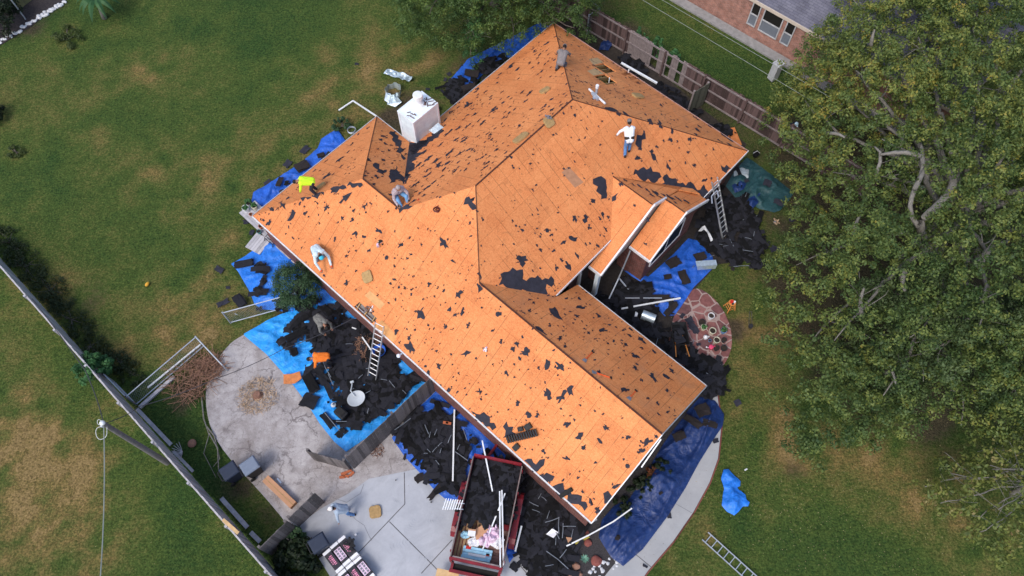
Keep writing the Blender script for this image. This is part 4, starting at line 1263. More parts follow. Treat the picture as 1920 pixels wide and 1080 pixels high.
felt_patch('L', [(747, 391), (756, 388), (768, 386), (775, 386), (766, 392), (756, 393), (749, 400)], 'black felt remnant just below the sitting worker')
felt_patch('I', [(703, 305), (711, 312), (719, 320), (722, 318), (716, 326), (706, 322), (699, 308)], 'ragged felt on the dim slope below the left peak')

# smaller scraps: positions read from the place, grouped by slope
LS = [(647, 370, 30, 2), (613, 388, 18, 0), (683, 388, 20, 1), (573, 400, 12, 0), (547, 403, 24, 2), (505, 417, 20, 2), (642, 410, 12, 0), (661, 413, 13, 0), (667, 438, 17, 2), (683, 445, 14, 1), (710, 432, 20, 3), (550, 447, 12, 3),
      (750, 460, 14, 0), (833, 457, 26, 1), (790, 458, 12, 1), (650, 530, 17, 2), (741, 524, 14, 3), (850, 490, 14, 3), (805, 533, 14, 2), (858, 552, 22, 0), (787, 590, 32, 1), (843, 580, 12, 0), (855, 590, 12, 0), (866, 587, 20, 2), (835, 612, 12, 0),
      (768, 653, 34, 1), (823, 688, 14, 0), (803, 700, 12, 0), (628, 449, 10, 0), (650, 480, 10, 0), (692, 470, 9, 0), (725, 483, 11, 0), (770, 477, 11, 0), (763, 485, 11, 2), (772, 543, 11, 2), (530, 385, 24, 3), (508, 392, 18, 3), (493, 412, 12, 3), (875, 663, 20, 2), (767, 632, 12, 0), (743, 623, 12, 0),
      (1027, 740, 24, 1), (1053, 745, 26, 2), (1070, 732, 20, 0), (990, 777, 16, 0), (1008, 778, 10, 0), (1065, 795, 18, 2), (1077, 787, 10, 0), (1137, 802, 22, 3), (1087, 820, 20, 0), (1125, 828, 14, 1), (1095, 840, 14, 0), (1020, 847, 18, 3), (1063, 860, 22, 3), (1202, 845, 18, 2), (1213, 830, 20, 2), (1230, 818, 16, 2), (1178, 820, 10, 2), (1178, 872, 12, 0), (900, 734, 12, 0), (843, 730, 16, 2), (970, 755, 12, 0), (1093, 922, 13, 3), (1157, 910, 16, 2), (1120, 957, 14, 0), (1117, 867, 9, 0),
      (985, 660, 22, 0), (1025, 683, 18, 0), (962, 655, 12, 0), (970, 645, 16, 1), (1010, 690, 12, 1), (975, 672, 12, 1), (935, 590, 14, 0), (940, 640, 10, 0), (912, 655, 12, 3), (868, 580, 10, 0), (878, 610, 12, 0), (1050, 688, 24, 1), (950, 700, 12, 0), (925, 620, 9, 0)]
SS = [(1098, 410, 20, 2), (1130, 401, 18, 1), (1113, 378, 14, 0), (1075, 447, 18, 2), (1055, 455, 13, 2), (1013, 468, 12, 0), (1065, 500, 22, 1), (1052, 487, 11, 0), (1043, 502, 11, 0), (1083, 480, 15, 1), (978, 490, 28, 2), (1033, 440, 10, 2), (1104, 427, 10, 0), (1135, 429, 10, 0), (1077, 410, 12, 0), (1025, 432, 8, 0),
      (1228, 297, 22, 1), (1197, 297, 20, 2), (1253, 312, 20, 1), (1220, 284, 12, 2), (1257, 263, 13, 2), (1260, 247, 18, 1), (1295, 262, 12, 0), (1218, 228, 14, 0), (1237, 234, 22, 1), (1302, 310, 12, 0), (1322, 338, 16, 3), (1200, 280, 10, 0), (1290, 285, 8, 0), (1337, 280, 8, 0), (1140, 407, 9, 0), (1120, 460, 9, 0), (1038, 470, 8, 0)]
WS = [(1043, 590, 40, 1), (1088, 577, 24, 2), (1082, 593, 15, 0), (1123, 592, 18, 0), (1130, 620, 20, 2), (1050, 635, 15, 0), (1103, 625, 10, 0), (1190, 668, 26, 1), (1223, 707, 26, 1), (1252, 708, 26, 3), (1260, 697, 18, 0), (1227, 660, 16, 1), (1203, 637, 26, 1), (1180, 628, 12, 0), (1182, 617, 14, 1), (1123, 698, 16, 1), (993, 582, 12, 0), (1000, 568, 9, 0), (1063, 560, 12, 2), (1015, 620, 28, 3), (1173, 647, 11, 0), (1202, 652, 10, 0), (1190, 690, 14, 0), (1172, 731, 20, 2), (1250, 733, 12, 0), (1251, 773, 12, 2), (1233, 757, 10, 0), (1235, 777, 11, 3), (1203, 713, 10, 0), (1060, 650, 9, 0), (1150, 640, 9, 0), (1265, 780, 8, 2), (1215, 747, 8, 0), (1085, 560, 10, 0)]
ES = [(1240, 198, 16, 1), (1307, 243, 22, 1), (1288, 238, 14, 1), (1365, 260, 36, 1), (1313, 238, 16, 1), (1305, 252, 15, 1), (1352, 266, 15, 3), (1367, 271, 17, 1), (1156, 172, 10, 1), (1305, 222, 18, 3), (1330, 237, 12, 1), (1270, 225, 10, 1), (1210, 215, 10, 1), (1086, 88, 12, 1), (1077, 67, 14, 1), (1062, 60, 14, 1)]
BS = [(1027, 80, 17, 3), (1000, 91, 13, 3), (1003, 95, 9, 3), (957, 125, 26, 3), (970, 130, 18, 3), (1010, 138, 11, 3), (1024, 174, 9, 3), (980, 172, 14, 3), (993, 175, 20, 3), (985, 190, 16, 3), (958, 185, 10, 3), (941, 173, 12, 3), (911, 172, 11, 3), (893, 171, 16, 3), (932, 156, 12, 3), (877, 196, 20, 0), (930, 205, 14, 3), (925, 205, 20, 3), (905, 230, 22, 3), (875, 238, 18, 3), (890, 215, 16, 3), (860, 240, 18, 3), (840, 250, 24, 3), (872, 262, 20, 3), (855, 262, 16, 3), (845, 285, 26, 3), (862, 288, 24, 3), (825, 272, 18, 3), (880, 280, 20, 3), (820, 300, 26, 3), (803, 298, 22, 3), (822, 310, 20, 0), (840, 305, 16, 3), (795, 285, 22, 3), (785, 310, 18, 3), (800, 330, 20, 3), (815, 340, 14, 3), (780, 345, 26, 3), (800, 352, 20, 3), (788, 362, 16, 3), (830, 330, 12, 3), (850, 320, 10, 3), (895, 300, 9, 3), (915, 250, 9, 3), (950, 220, 9, 3), (965, 205, 10, 3), (835, 225, 14, 3), (905, 195, 10, 3)]
HS = [(653, 285, 10, 3), (635, 300, 24, 3), (612, 330, 28, 3), (600, 365, 8, 3), (525, 380, 12, 3), (540, 372, 14, 3), (660, 270, 12, 3), (640, 312, 14, 3), (690, 240, 14, 3), (672, 252, 10, 3), (590, 320, 10, 3), (612, 302, 9, 3), (665, 300, 8, 3), (520, 392, 12, 3)]
IS = [(714, 263, 14, 1), (717, 255, 18, 1), (722, 269, 16, 1), (692, 300, 14, 0), (706, 332, 14, 1), (700, 345, 12, 1), (718, 300, 10, 0), (686, 330, 10, 2), (730, 365, 12, 0)]
GRS = [(1172, 338, 16, 3), (1187, 346, 15, 3), (1200, 350, 22, 3), (1214, 357, 20, 3), (1228, 361, 24, 3), (1244, 366, 22, 3), (1258, 371, 26, 3), (1272, 374, 22, 3), (1286, 378, 20, 3), (1236, 369, 14, 3), (1222, 366, 14, 3), (1250, 376, 16, 3), (1266, 380, 14, 3)]
GS = [(1165, 345, 14, 1), (1190, 385, 8, 0), (1211, 458, 12, 3), (1215, 412, 9, 0)]
NAMES = {'L': ('scrap of black felt stuck on the large pale orange slope', 'felt scraps on the large pale slope'), 'S': ('scrap of black felt stuck on the middle slope facing the courtyard', 'felt scraps on the middle slope'),
         'W': ('scrap of black felt stuck on the dim garage slope beside the courtyard', 'felt scraps on the dim garage slope'), 'E': ('scrap of black felt stuck on the slope with the open holes', 'felt scraps on the slope with holes'),
         'B': ('scrap of black felt stuck on the back slope right of the chimney', 'felt scraps on the back slope'), 'H': ('scrap of black felt stuck on the far left hip slope', 'felt scraps on the far left hip'),
         'I': ('scrap of black felt stuck on the dim slope left of the chimney', 'felt scraps left of the chimney'), 'GL': ('scrap of black felt stuck on the bright side of the porch gable', 'felt scraps on the bright porch gable'), 'GR': ('streak of black felt on the dim far side of the porch gable', 'felt streaks on the dim porch gable')}
def scrap_shape(pl, size_m, kind, rng):
    """ragged little outline in plan (u, v) metres"""
    el = {0: 1.2, 1: 1.9, 2: 1.7, 3: 2.6}[kind]
    l, w = size_m * rng.uniform(.85, 1.1), size_m / el
    a = {0: rng.uniform(0, 3.1), 1: -.15 + rng.uniform(-.3, .3), 2: 1.2 + rng.uniform(-.3, .3), 3: rng.uniform(-.22, .22)}[kind]
    if kind == 3 and pl in 'BHS': a += 1.57
    n = rng.randint(9, 15)
    pts = []
    for i in range(n):
        t = 2 * math.pi * (i + rng.uniform(-.25, .25)) / n
        k = rng.choice((.4, .7, 1.0, 1.25)) * rng.uniform(.8, 1.1)
        x, y = math.cos(t) * l / 2 * k, math.sin(t) * w / 2 * k
        pts.append((x * math.cos(a) - y * math.sin(a), x * math.sin(a) + y * math.cos(a)))
    return pts
def scrap_geo(b_, pl, u, v, pts, rng):
    f = PLANES[pl]
    n = roofnormal(pl)
    cz = f(u, v)
    m_ = len(pts)
    lift = [.006 + (rng.random() ** 3) * .035 for _ in pts]
    vs = [Vector((u + x, v + y, f(u + x, v + y))) + n * l for (x, y), l in zip(pts, lift)] + [Vector((u, v, cz)) + n * .008]
    b_.add(vs, [(i, (i + 1) % m_, m_) for i in range(m_)])
for pl, lst in (('L', LS), ('S', SS), ('W', WS), ('E', ES), ('B', BS), ('H', HS), ('I', IS), ('GL', GS), ('GR', GRS)):
    for px, py, s, kd in lst:
        p = onroof(pl, px, py)
        sm = s / 52 * (1.0 if pl in 'LW' else 1.15)
        if kd == 3 and pl in 'BHES': sm *= 1.15
        b_ = MB()
        pts = scrap_shape(pl, sm, kd, frng)
        scrap_geo(b_, pl, 0, 0, pts, frng)
        f0 = PLANES[pl](0, 0)
        me = bpy.data.meshes.new('felt_scrap')
        me.from_pydata([(q[0], q[1], q[2] - f0) for q in b_.v], [], b_.f)
        me.update()
        o = mesh_obj('felt_scrap', me, M['felt'])
        o.location = hw(p.x, p.y, p.z)
        o.rotation_euler = (0, 0, HPHI)
        tag(o, NAMES[pl][0], 'roofing felt', NAMES[pl][1])
# crumbs of felt, nails and splinters too many to count
FOOT = {'L': [(0, 0), (U, 0), (U, 3.72), (11.13, 3.72), (8.6, 6.25), (6.29, 3.94), (3.94, 3.94)], 'S': [(8.6, 6.25), (11.13, 3.72), (13.37, 5.96), (13.37, 9.67), (11.71, 11.7), (14.85, 14.74), (14.85, 18.59), (8.6, 12.34)],
        'B': [(2.9, 7.4), (6.29, 3.94), (8.6, 6.25), (8.6, 12.34), (2.35, 18.59), (2.35, 9.6), (2.9, 9.6)], 'E': [(2.35, 18.59), (8.6, 12.34), (14.85, 18.59)], 'W': [(11.13, 3.72), (U, 3.72), (U, 7.44), (13.45, 7.44)],
        'H': [(0, 0), (3.94, 3.94), (0, 7.88)], 'I': [(0, 7.88), (3.94, 3.94), (6.29, 3.94), (2.35, 7.88)]}
b_ = MB()
for pl, n_, big in (('L', 620, .085), ('S', 300, .09), ('B', 560, .17), ('E', 330, .11), ('W', 190, .09), ('H', 70, .10), ('I', 90, .12)):
    poly = FOOT[pl]
    k = 0
    while k < n_:
        u, v = frng.uniform(0, U), frng.uniform(0, 18.6)
        if not inside((u, v), poly): continue
        dens = noise.noise(Vector((u * .6, v * .6, 3.3 + ord(pl[0]))))
        if frng.random() > .55 + dens: continue
        k += 1
        s = .03 + big * frng.random() ** 2.2 * 1.6
        scrap_geo(b_, pl, u, v, scrap_shape(pl, s, 3 if pl in 'BEH' else frng.choice((0, 1, 2)), frng), frng)
o = hmat_obj('felt_crumbs', b_.mesh('felt_crumbs'), M['felt'])
tag(o, 'crumbs of felt and splinters scattered all over the bare roof boards', 'debris', kind='stuff')

# thin metal edge strips and battens
def strip(px, py, ln, deg, z, mat, label, group, w=.05):
    b2 = MB()
    k = rs.uniform(-.12, .12)
    ln *= .85
    b2.bar((-ln / 2, 0, 0), (0, k * ln * .3, .02), w, .012)
    b2.bar((0, k * ln * .3, .02), (ln / 2, 0, 0), w, .012)
    o = b2.obj('metal_strip', M[mat])
    o.location = at(px, py, z)
    o.rotation_euler = (0, 0, R(deg))
    return tag(o, label, 'metal strip', group)
def strips(lst, z, label, group, mat='fine_metal'):
    for px, py, ln, deg in lst: strip(px, py, ln, deg, z, mat, label, group, (.028 if ln > .4 else .022))
strips([(620, 712, .7, -62), (640, 790, .55, 0), (694, 690, .45, 10), (676, 706, .3, 45), (622, 790, 1.3, -48), (612, 690, 1.2, -60), (735, 720, .5, -50), (660, 730, .25, 30), (690, 735, .3, 30), (720, 712, .35, -10), (700, 655, .5, 0), (655, 645, .4, 0), (570, 640, .5, 30), (758, 735, .3, -45), (690, 770, .3, 80)], .36, 'thin pale metal strip among the black shingles on the patio', 'metal strips on the patio debris')
strips([(800, 805, .55, -65), (806, 815, .3, 80), (817, 810, .35, 70), (843, 823, .45, 70), (825, 833, .3, 45), (815, 843, .35, 50), (804, 845, .25, -45), (826, 845, .25, 75), (860, 838, .3, 65), (865, 855, .8, -35), (872, 815, .6, -70), (820, 867, .3, -50), (755, 795, 1.0, 38), (798, 850, .2, 0)], .36, 'thin pale metal strip among the shingles left of the trailer', 'metal strips left of the trailer')
strips([(1001, 945, .5, -25), (1012, 930, .3, 60), (1028, 965, .4, 70), (1035, 975, .7, 18), (1048, 985, .8, 88), (1055, 995, .7, 85), (1043, 1000, .6, -62), (1068, 987, .6, 0), (1042, 1015, .35, 85), (1045, 1050, 1.3, -38), (1056, 1038, .5, 50), (1020, 935, .3, -40), (1030, 1060, .4, 10), (1073, 1000, .4, 75), (1012, 900, .3, -20), (1005, 958, .4, -20)], .36, 'thin pale metal strip on the heap beside the garage corner', 'metal strips on the garage heap')
strips([(1350, 458, .3, -10), (1362, 461, .4, 8), (1372, 455, .5, -70), (1402, 447, .5, -15), (1414, 436, .5, 75), (1390, 499, .9, 4), (1396, 412, .25, 10), (1418, 405, .2, 40), (1399, 365, .35, 65), (1345, 390, .3, -30), (1300, 500, .25, 50), (1402, 470, .6, -10), (1335, 480, .3, 20)], .3, 'thin pale metal strip strewn near the right ladder', 'metal strips near the right ladder')
strips([(1225, 560, 1.4, 0), (1300, 640, .3, 75), (1310, 700, .9, -38), (1232, 640, .4, 70), (1335, 706, 1.1, -35), (1260, 655, .3, 60), (1150, 588, .3, 40), (1220, 580, .5, 0)], .26, 'thin pale metal strip on the black courtyard debris', 'metal strips in the courtyard')
# ------------------------------------------------------------------ FENCES, POLE, WIRES, NEIGHBOUR
frn = random.Random(21)
def board_fence(name, a, b, hgt, label, cat, mat='wood_grey', bw=.14, gap=.008, rails=(.25, .95, 1.6), side=1, posts=2.4, rail_mat='wood_rail', post_mat=None, missing=(), pale=(), uneven=.03, post_h=None):
    """plank fence from a to b; side = +1 puts rails and posts on the left of a>b"""
    a, b = Vector(a), Vector(b)
    d = (b - a); L = d.length; d.normalize()
    nrm = Vector((-d.y, d.x, 0)) * side
    root = thing(name, label, cat, a, math.atan2(d.y, d.x))
    runs = []
    last = None
    x = 0
    while x < L - bw * .5:
        t = x / L
        if any(p <= t <= q for p, q in missing): last = None
        else:
            pl_ = any(p <= t <= q for p, q in pale)
            if last is None or runs[-1][0] != pl_: runs.append((pl_, MB()))
            last = pl_
            tgt = runs[-1][1]
            h_ = hgt + frn.uniform(-uneven, uneven)
            tgt.box((x + bw / 2, frn.uniform(-.006, .006), h_ / 2 + .02), (bw - gap, .022, h_), Matrix.Rotation(frn.uniform(-.012, .012), 3, 'Y'))
        x += bw
    for k_, m_ in enumerate(runs):
        o = m_[1].obj('boards', M['wood_rail'] if m_[0] else M[mat], root)
        if m_[0]: o['label'] = 'silvery pale boards'
    for z in rails:
        mm = MB()
        mm.box((L / 2, .045 * side, z), (L, .05, .09))
        mm.obj('rail', M[rail_mat], root)
    n = max(1, round(L / posts))
    for k in range(n + 1):
        mm = MB()
        mm.box((min(max(.06, L * k / n), L - .06), .075 * side, (post_h or hgt) / 2), (.1, .1, post_h or hgt))
        mm.obj('post', M[post_mat or rail_mat], root)
    return root
# right plank fence (rails on the house side)
f0, f2 = Vector((7.0, 30.95, 0)), Vector((13.8, 25.2, 0))
fd = (f2 - f0).normalized()
FA, FB = f0 - fd * 8.5, f2 + fd * 5.6
board_fence('plank_fence', FA, FB, 1.85, 'long brown plank fence with rails between the house and the neighbour lawn', 'fence', 'wood_brown', rails=(.12, .95, 1.74), side=-1, posts=2.45, post_mat='wood_brown',
            missing=((.405, .425), (.445, .462), (.478, .490)), pale=((.335, .405), (.425, .445), (.462, .478), (.490, .505)), uneven=.05)
# cross fence to the house corner
board_fence('cross_fence', at(1318, 196), at(1290, 214), 1.75, 'short greenish board fence panel reaching from plank fence to house', 'fence', 'wood_green', rails=(.3, 1.5), side=-1, posts=1.6)
# left boundary fence
LA, LB = at(-60, 432), at(540, 1100)
board_fence('boundary_fence', Vector((-25.6, 18.66, 0)), Vector((-7.6, 1.85, 0)), 1.78, 'long silvery board fence between the back yard and the left field', 'fence', 'wood_pale', rails=(.4, 1.05, 1.62), side=-1, posts=2.4, rail_mat='wood_pale', post_mat='wood_pale', uneven=.04)
bt = MB(); p0, p1 = at(418, 974, 1.84), at(447, 1000, 1.84)
bt.bar(p0, p1, .13, .04)
tag(bt.obj('fence_plank', M['wood_new']), 'fresh yellow plank lying along the top of the boundary fence', 'plank')
# gate fences
board_fence('gate_fence', at(664, 879), at(826, 724), 1.85, 'weathered grey plank fence running from patio to garage wall', 'fence', 'wood_grey', rails=(.3, 1.6), side=1, posts=2.6, rail_mat='wood_grey')
board_fence('gate_leaf', at(658, 882), at(588, 862), 1.5, 'open grey plank gate leaf swung over the old patio', 'gate', 'wood_grey', rails=(.3, 1.2), side=-1, posts=3, rail_mat='wood_grey')
board_fence('yard_fence', at(510, 1042), at(560, 992), 1.85, 'grey plank fence panel reaching the boundary fence at the bottom', 'fence', 'wood_grey', rails=(.3, 1.6), side=1, posts=2.6, rail_mat='wood_grey', uneven=.02)
board_fence('yard_gate', at(561, 988), at(607, 943), 1.8, 'dark grey plank gate beside the driveway corner', 'gate', 'wood_grey', rails=(.3, 1.0, 1.6), side=1, posts=2.6, rail_mat='wood_grey')
# loose planks along the boundary fence
for px0, py0, px1, py1, w in ((257, 767, 321, 834, .16), (325, 846, 362, 884, .12), (415, 934, 464, 989, .18), (470, 998, 488, 1016, .18)):
    mm = MB(); mm.bar(at(px0, py0, .06), at(px1, py1, .06), w, .05)
    tag(mm.obj('loose_plank', M['wood_pale']), {257: 'longest loose grey plank on the ground by the boundary fence', 325: 'thin loose plank half hidden in grass by the boundary fence', 415: 'loose grey plank near the yard fence below the bins', 470: 'short loose plank touching the yard fence'}[px0], 'plank', 'planks along the boundary fence')
for k, (px0, py0, px1, py1) in enumerate(((540, 1010, 520, 1050), (548, 1012, 532, 1052), (556, 1008, 545, 1050))):
    mm = MB(); mm.bar(at(px0, py0, .5), at(px1, py1, .2), .12, .05)
    tag(mm.obj('loose_plank', M['wood_grey']), 'dark loose plank leaning behind the yard fence beside the shrub', 'plank', 'planks behind the yard fence')

# chain-link fences
def chain_panel(a, b, hgt, root, mesh=True, bottom=True):
    a, b = Vector(a), Vector(b)
    d = (b - a); L = d.length; d = d.normalized()
    loc = root.location
    for z in ((hgt, .08) if bottom else (hgt,)):
        mm = MB(); mm.cyl(a + Vector((0, 0, z)) - loc, b + Vector((0, 0, z)) - loc, .026, n=8)
        mm.obj('rail', M['galv'], root)
    for p in (a, b):
        mm = MB(); mm.cyl(p - loc, p + Vector((0, 0, hgt + .06)) - loc, .035, n=8)
        mm.obj('post', M['galv'], root)
    mm = MB()
    st = .16
    k = -int(hgt / st) - 1
    while k * st < L:
        for s_ in (1, -1):
            x0 = k * st
            t0, t1 = 0.0, hgt - .05
            xa, xb = (x0, x0 + t1) if s_ > 0 else (x0 + t1, x0)
            pa, pb = Vector((xa, .08)), Vector((xb, hgt - .03))
            # clip to panel length
            def clip(p, q):
                dx = q.x - p.x
                lo, hi = 0.0, 1.0
                for bound, sg in ((0, 1), (L, -1)):
                    den = dx * sg
                    num = (bound - p.x) * sg
                    if abs(den) < 1e-9: continue
                    t = num / den
                    if den > 0: lo = max(lo, t)
                    else: hi = min(hi, t)
                return lo, hi
            lo, hi = clip(pa, pb)
            if hi - lo > .02:
                q0, q1 = pa.lerp(pb, lo), pa.lerp(pb, hi)
                P = lambda q: a - loc + d * q.x + Vector((0, 0, q.y))
                mm.cyl(P(q0), P(q1), .0024, n=3, cap=False)
        k += 1
    if mm.v: mm.obj('chain_mesh', M['galv'], root)
c0, c1, c2, c3 = Vector((-14.22, 13.5, 0)), Vector((-16.73, 10.69, 0)), Vector((-17.9, 11.7, 0)), at(406, 672)
cl = thing('chain_link_fence', 'low chain link fence with a corner post beside the dry brush', 'fence', c0)
chain_panel(c0, c1, 1.1, cl)
chain_panel(c1, c2, 1.1, cl)
mm = MB(); mm.cyl(Vector((0, 0, 1.1)), Vector((-12.95, 12.3, .75)) - c0, .03, n=8).cyl(Vector((-12.95, 12.3, .75)) - c0, Vector((-12.95, 12.3, 0)) - c0, .03, n=8)
mm.obj('brace_rail', M['galv'], cl)
g0 = at(433, 606); g1 = at(565, 570)
cg = thing('chain_link_fence', 'grey chain link fence between the bright tarp and the light blue tarp', 'fence', g0)
chain_panel(g0, g1, 1.15, cg)
for (x0, y0, x1, y1), mt, lb in (((376, 646, 277, 727), 'white_metal', 'white pipe lying in the grass along the chain link fence'), ((327, 706, 262, 764), 'wood_pale', 'grey timber lying along the foot of the chain link fence')):
    mm = MB()
    if mt == 'white_metal': mm.cyl(at(x0, y0, .06), at(x1, y1, .06), .045, n=8)
    else: mm.bar(at(x0, y0, .07), at(x1, y1, .07), .16, .1)
    tag(mm.obj('ground_pipe' if mt == 'white_metal' else 'ground_timber', M[mt]), lb, 'pipe' if mt == 'white_metal' else 'timber')
wf = thing('wire_panel_fence', 'small grey mesh panel fence beside the top tree', 'fence', at(1115, 50))
chain_panel(at(1100, 66), at(1120, 52), 1.5, wf)
chain_panel(at(1120, 52), at(1096, 34), 1.5, wf)

# utility pole
pb = Vector((-14.85, 8.10, 0))
pole = thing('utility_pole', 'leaning grey utility pole with pale cable loops beside the boundary fence', 'utility pole', pb)
mm = MB(); mm.cyl((0, 0, 0), (.0, .0, 5.8), .125, .09, 14); mm.obj('pole_shaft', M['pole'], pole)
mm = MB(); mm.ball((0, 0, 5.85), .10, 8); mm.obj('pole_cap', M['white_metal'], pole, smooth=True)
def loop(pts, r, mat, name, par):
    q = [Vector(p) for p in pts]
    for _ in range(2):
        n_ = [q[0]]
        for i in range(len(q) - 1):
            n_ += [q[i] * .75 + q[i + 1] * .25, q[i] * .25 + q[i + 1] * .75]
        q = n_ + [q[-1]]
    m_ = MB(); m_.tube(q, r, 5)
    return m_.obj(name, M[mat], par)
loop([(0, .05, 5.7), (-.35, .25, 5.6), (-.38, .05, 5.5), (-.1, 0, 5.55)], .009, 'white_metal', 'cable_loop', pole)
loop([(-.02, -.05, 5.7), (-.42, -.1, 5.5), (-.3, -.5, 5.35), (.05, -.42, 5.4), (.06, -.05, 5.6)], .009, 'white_metal', 'cable_loop', pole)
mm = MB(); mm.bar((-.25, 0, 5.45), (.05, 0, 5.45), .08, .08); mm.obj('bracket', M['galv'], pole)
def wire(pts, label, r=.018, mat='wire', sag=.15, name='overhead_wire'):
    q = []
    for a, b_ in zip(pts, pts[1:]):
        a, b_ = Vector(a), Vector(b_)
        for i in range(12):
            t = i / 12
            p = a.lerp(b_, t); p.z -= sag * 4 * t * (1 - t)
            q.append(p)
    q.append(Vector(pts[-1]))
    m_ = MB(); m_.tube(q, r, 5)
    return tag(m_.obj(name, M[mat]), label, 'wire')
top = pb + Vector((0, 0, 5.75))
wire([top, at(188, 1085, 5.3), at(170, 1300, 5.3)], 'grey cable running from the utility pole straight down over the left field', .02, 'wire_light')
wire([top, at(160, 695, 5.3), at(60, 560, 5.2)], 'black cable leaving the utility pole over the boundary fence vines')
wire([top, at(262, 762, 4.6), at(400, 712, 3.8), at(534, 653, 3.1), at(668, 594, 2.65)], 'black service cable crossing the old patio from pole to eave', .014)
wire([at(1130, -40, 5.2), at(1205, 0, 5.2), at(1440, 140, 5.2), at(1560, 212, 5.2)], 'lower pale power line over the neighbour lawn', .010, 'wire_light', .0)
wire([at(1160, -50, 5.6), at(1242, 0, 5.6), at(1453, 122, 5.6), at(1580, 196, 5.6)], 'upper pale power line over the neighbour lawn', .010, 'wire_light', .0)
mm = MB(); q = at(1458, 124, 1.0)
mm.box(q + Vector((0, 0, -.4)), (.45, .4, 1.1), Matrix.Rotation(.6, 3, 'Z'))
mm.box(q + Vector((0, 0, .2)), (.5, .45, .08), Matrix.Rotation(.6, 3, 'Z'))
tag(mm.obj('utility_box', M['trim_grey'], bevel=.02), 'grey metal utility box beside the oak on the neighbour lawn', 'utility box')

# neighbour house at the top right
NA, NB = at(1287, 0), at(1465, 103)
nd = (NB - NA).normalized(); nn = Vector((-nd.y, nd.x, 0))
if nn.y < 0: nn = -nn
nh = thing('neighbour_house', 'pale red brick neighbour house with a grey shingled roof', 'house', NA, math.atan2(nd.y, nd.x))
sgn = 1 if (Matrix.Rotation(math.atan2(nd.y, nd.x), 3, 'Z') @ Vector((0, 1, 0))).dot(nn) > 0 else -1
NL0, NL1, ND, NE = -7.0, 16.0, 9.0, 2.5
wn_ = [(NL0, ND * sgn), (NL0, 0), (NL1, 0), (NL1, ND * sgn)]
me = bpy.data.meshes.new('wall')
vs, fs_, uvs = [], [], []
run = 0
for (ax, ay), (bx, by) in zip(wn_, wn_[1:]):
    L = math.hypot(bx - ax, by - ay); k = len(vs)
    vs += [(ax, ay, 0), (bx, by, 0), (bx, by, NE), (ax, ay, NE)]
    uvs += [(run, 0), (run + L, 0), (run + L, NE), (run, NE)]; run += L
    fs_.append((k, k + 1, k + 2, k + 3))
me.from_pydata(vs, [], fs_)
lay = me.uv_layers.new(name='UVMap')
for l in me.loops: lay.data[l.index].uv = uvs[l.vertex_index]
mesh_obj('wall', me, M['brick_pale'], nh)
# roof
m, nt, b = nmat('grey_shingles', .9, spec=.2)
uv = coords(nt, 'UV')
br = N(nt, 'ShaderNodeTexBrick', Scale=1.0)
br.inputs['Brick Width'].default_value = .33; br.inputs['Row Height'].default_value = .14; br.inputs['Mortar Size'].default_value = .008
br.inputs['Color1'].default_value = (.125, .125, .165, 1); br.inputs['Color2'].default_value = (.165, .165, .205, 1); br.inputs['Mortar'].default_value = (.07, .07, .09, 1)
nt.links.new(uv, br.inputs['Vector'])
f = noise_n(nt, uv, 1.2, 5)
nt.links.new(mix(nt, 1.0, br.outputs['Color'], ramp(nt, f, [(.3, .75), (.7, 1.2)]), 'MULTIPLY'), b.inputs['Base Color'])
mm = MB()
e = .10
y0, y1, ym = -e * sgn, (ND + e) * sgn, ND / 2 * sgn
hr = NE + .45 * (ND / 2 + e)
x0 = NL0 - .1
mm.slab([(x0, y0, NE), (NL1 + e, y0, NE), (NL1 + e, ym, hr), (x0, ym, hr)], (0, 0, -.06))
mm.slab([(x0, ym, hr), (NL1 + e, ym, hr), (NL1 + e, y1, NE), (x0, y1, NE)], (0, 0, -.06))
mm.obj('roof', m, nh, lambda c: (c.x, c.y * 1.1))
mm = MB(); mm.box(((x0 + NL1) / 2 + .2, y0 - .02 * sgn, NE - .06), (NL1 - x0 + .9, .05, .2)); mm.obj('fascia', m_plain('cream_trim', (.58, .5, .42), .1, 3), nh)
mm = MB(); mm.box(((NL0 + NL1) / 2, -.35 * sgn, .02), (NL1 - NL0, .6, .1)); mm.obj('footing', m_plain('footing_concrete', (.27, .27, .27), .25, 4), nh)
M['pane_grey'] = m_plain('blind_pane', (.17, .19, .23), .15, 2, .2, 0, .5, 0)
for cx, w in ((4.25, .48), (5.33, 1.13), (6.43, .50)):
    fr = MB()
    z0, z1 = .80, 2.34
    for s_ in (-1, 1): fr.box((cx + s_ * w / 2, -.02 * sgn, (z0 + z1) / 2), (.06, .1, z1 - z0))
    for z in (z0, z1, z0 + .75): fr.box((cx, -.021 * sgn, z), (w + .06, .1, .06))
    fo = fr.obj('window', M['trim_grey'], nh)
    pn = MB(); pn.box((cx, -.012 * sgn, z0 + .375), (w - .05, .03, .72)); pn.obj('pane', M['pane_grey'], fo)
    pn = MB(); pn.box((cx, -.012 * sgn, (z0 + .78 + z1) / 2), (w - .05, .03, z1 - z0 - .80)); pn.obj('pane', M['dark'], fo)
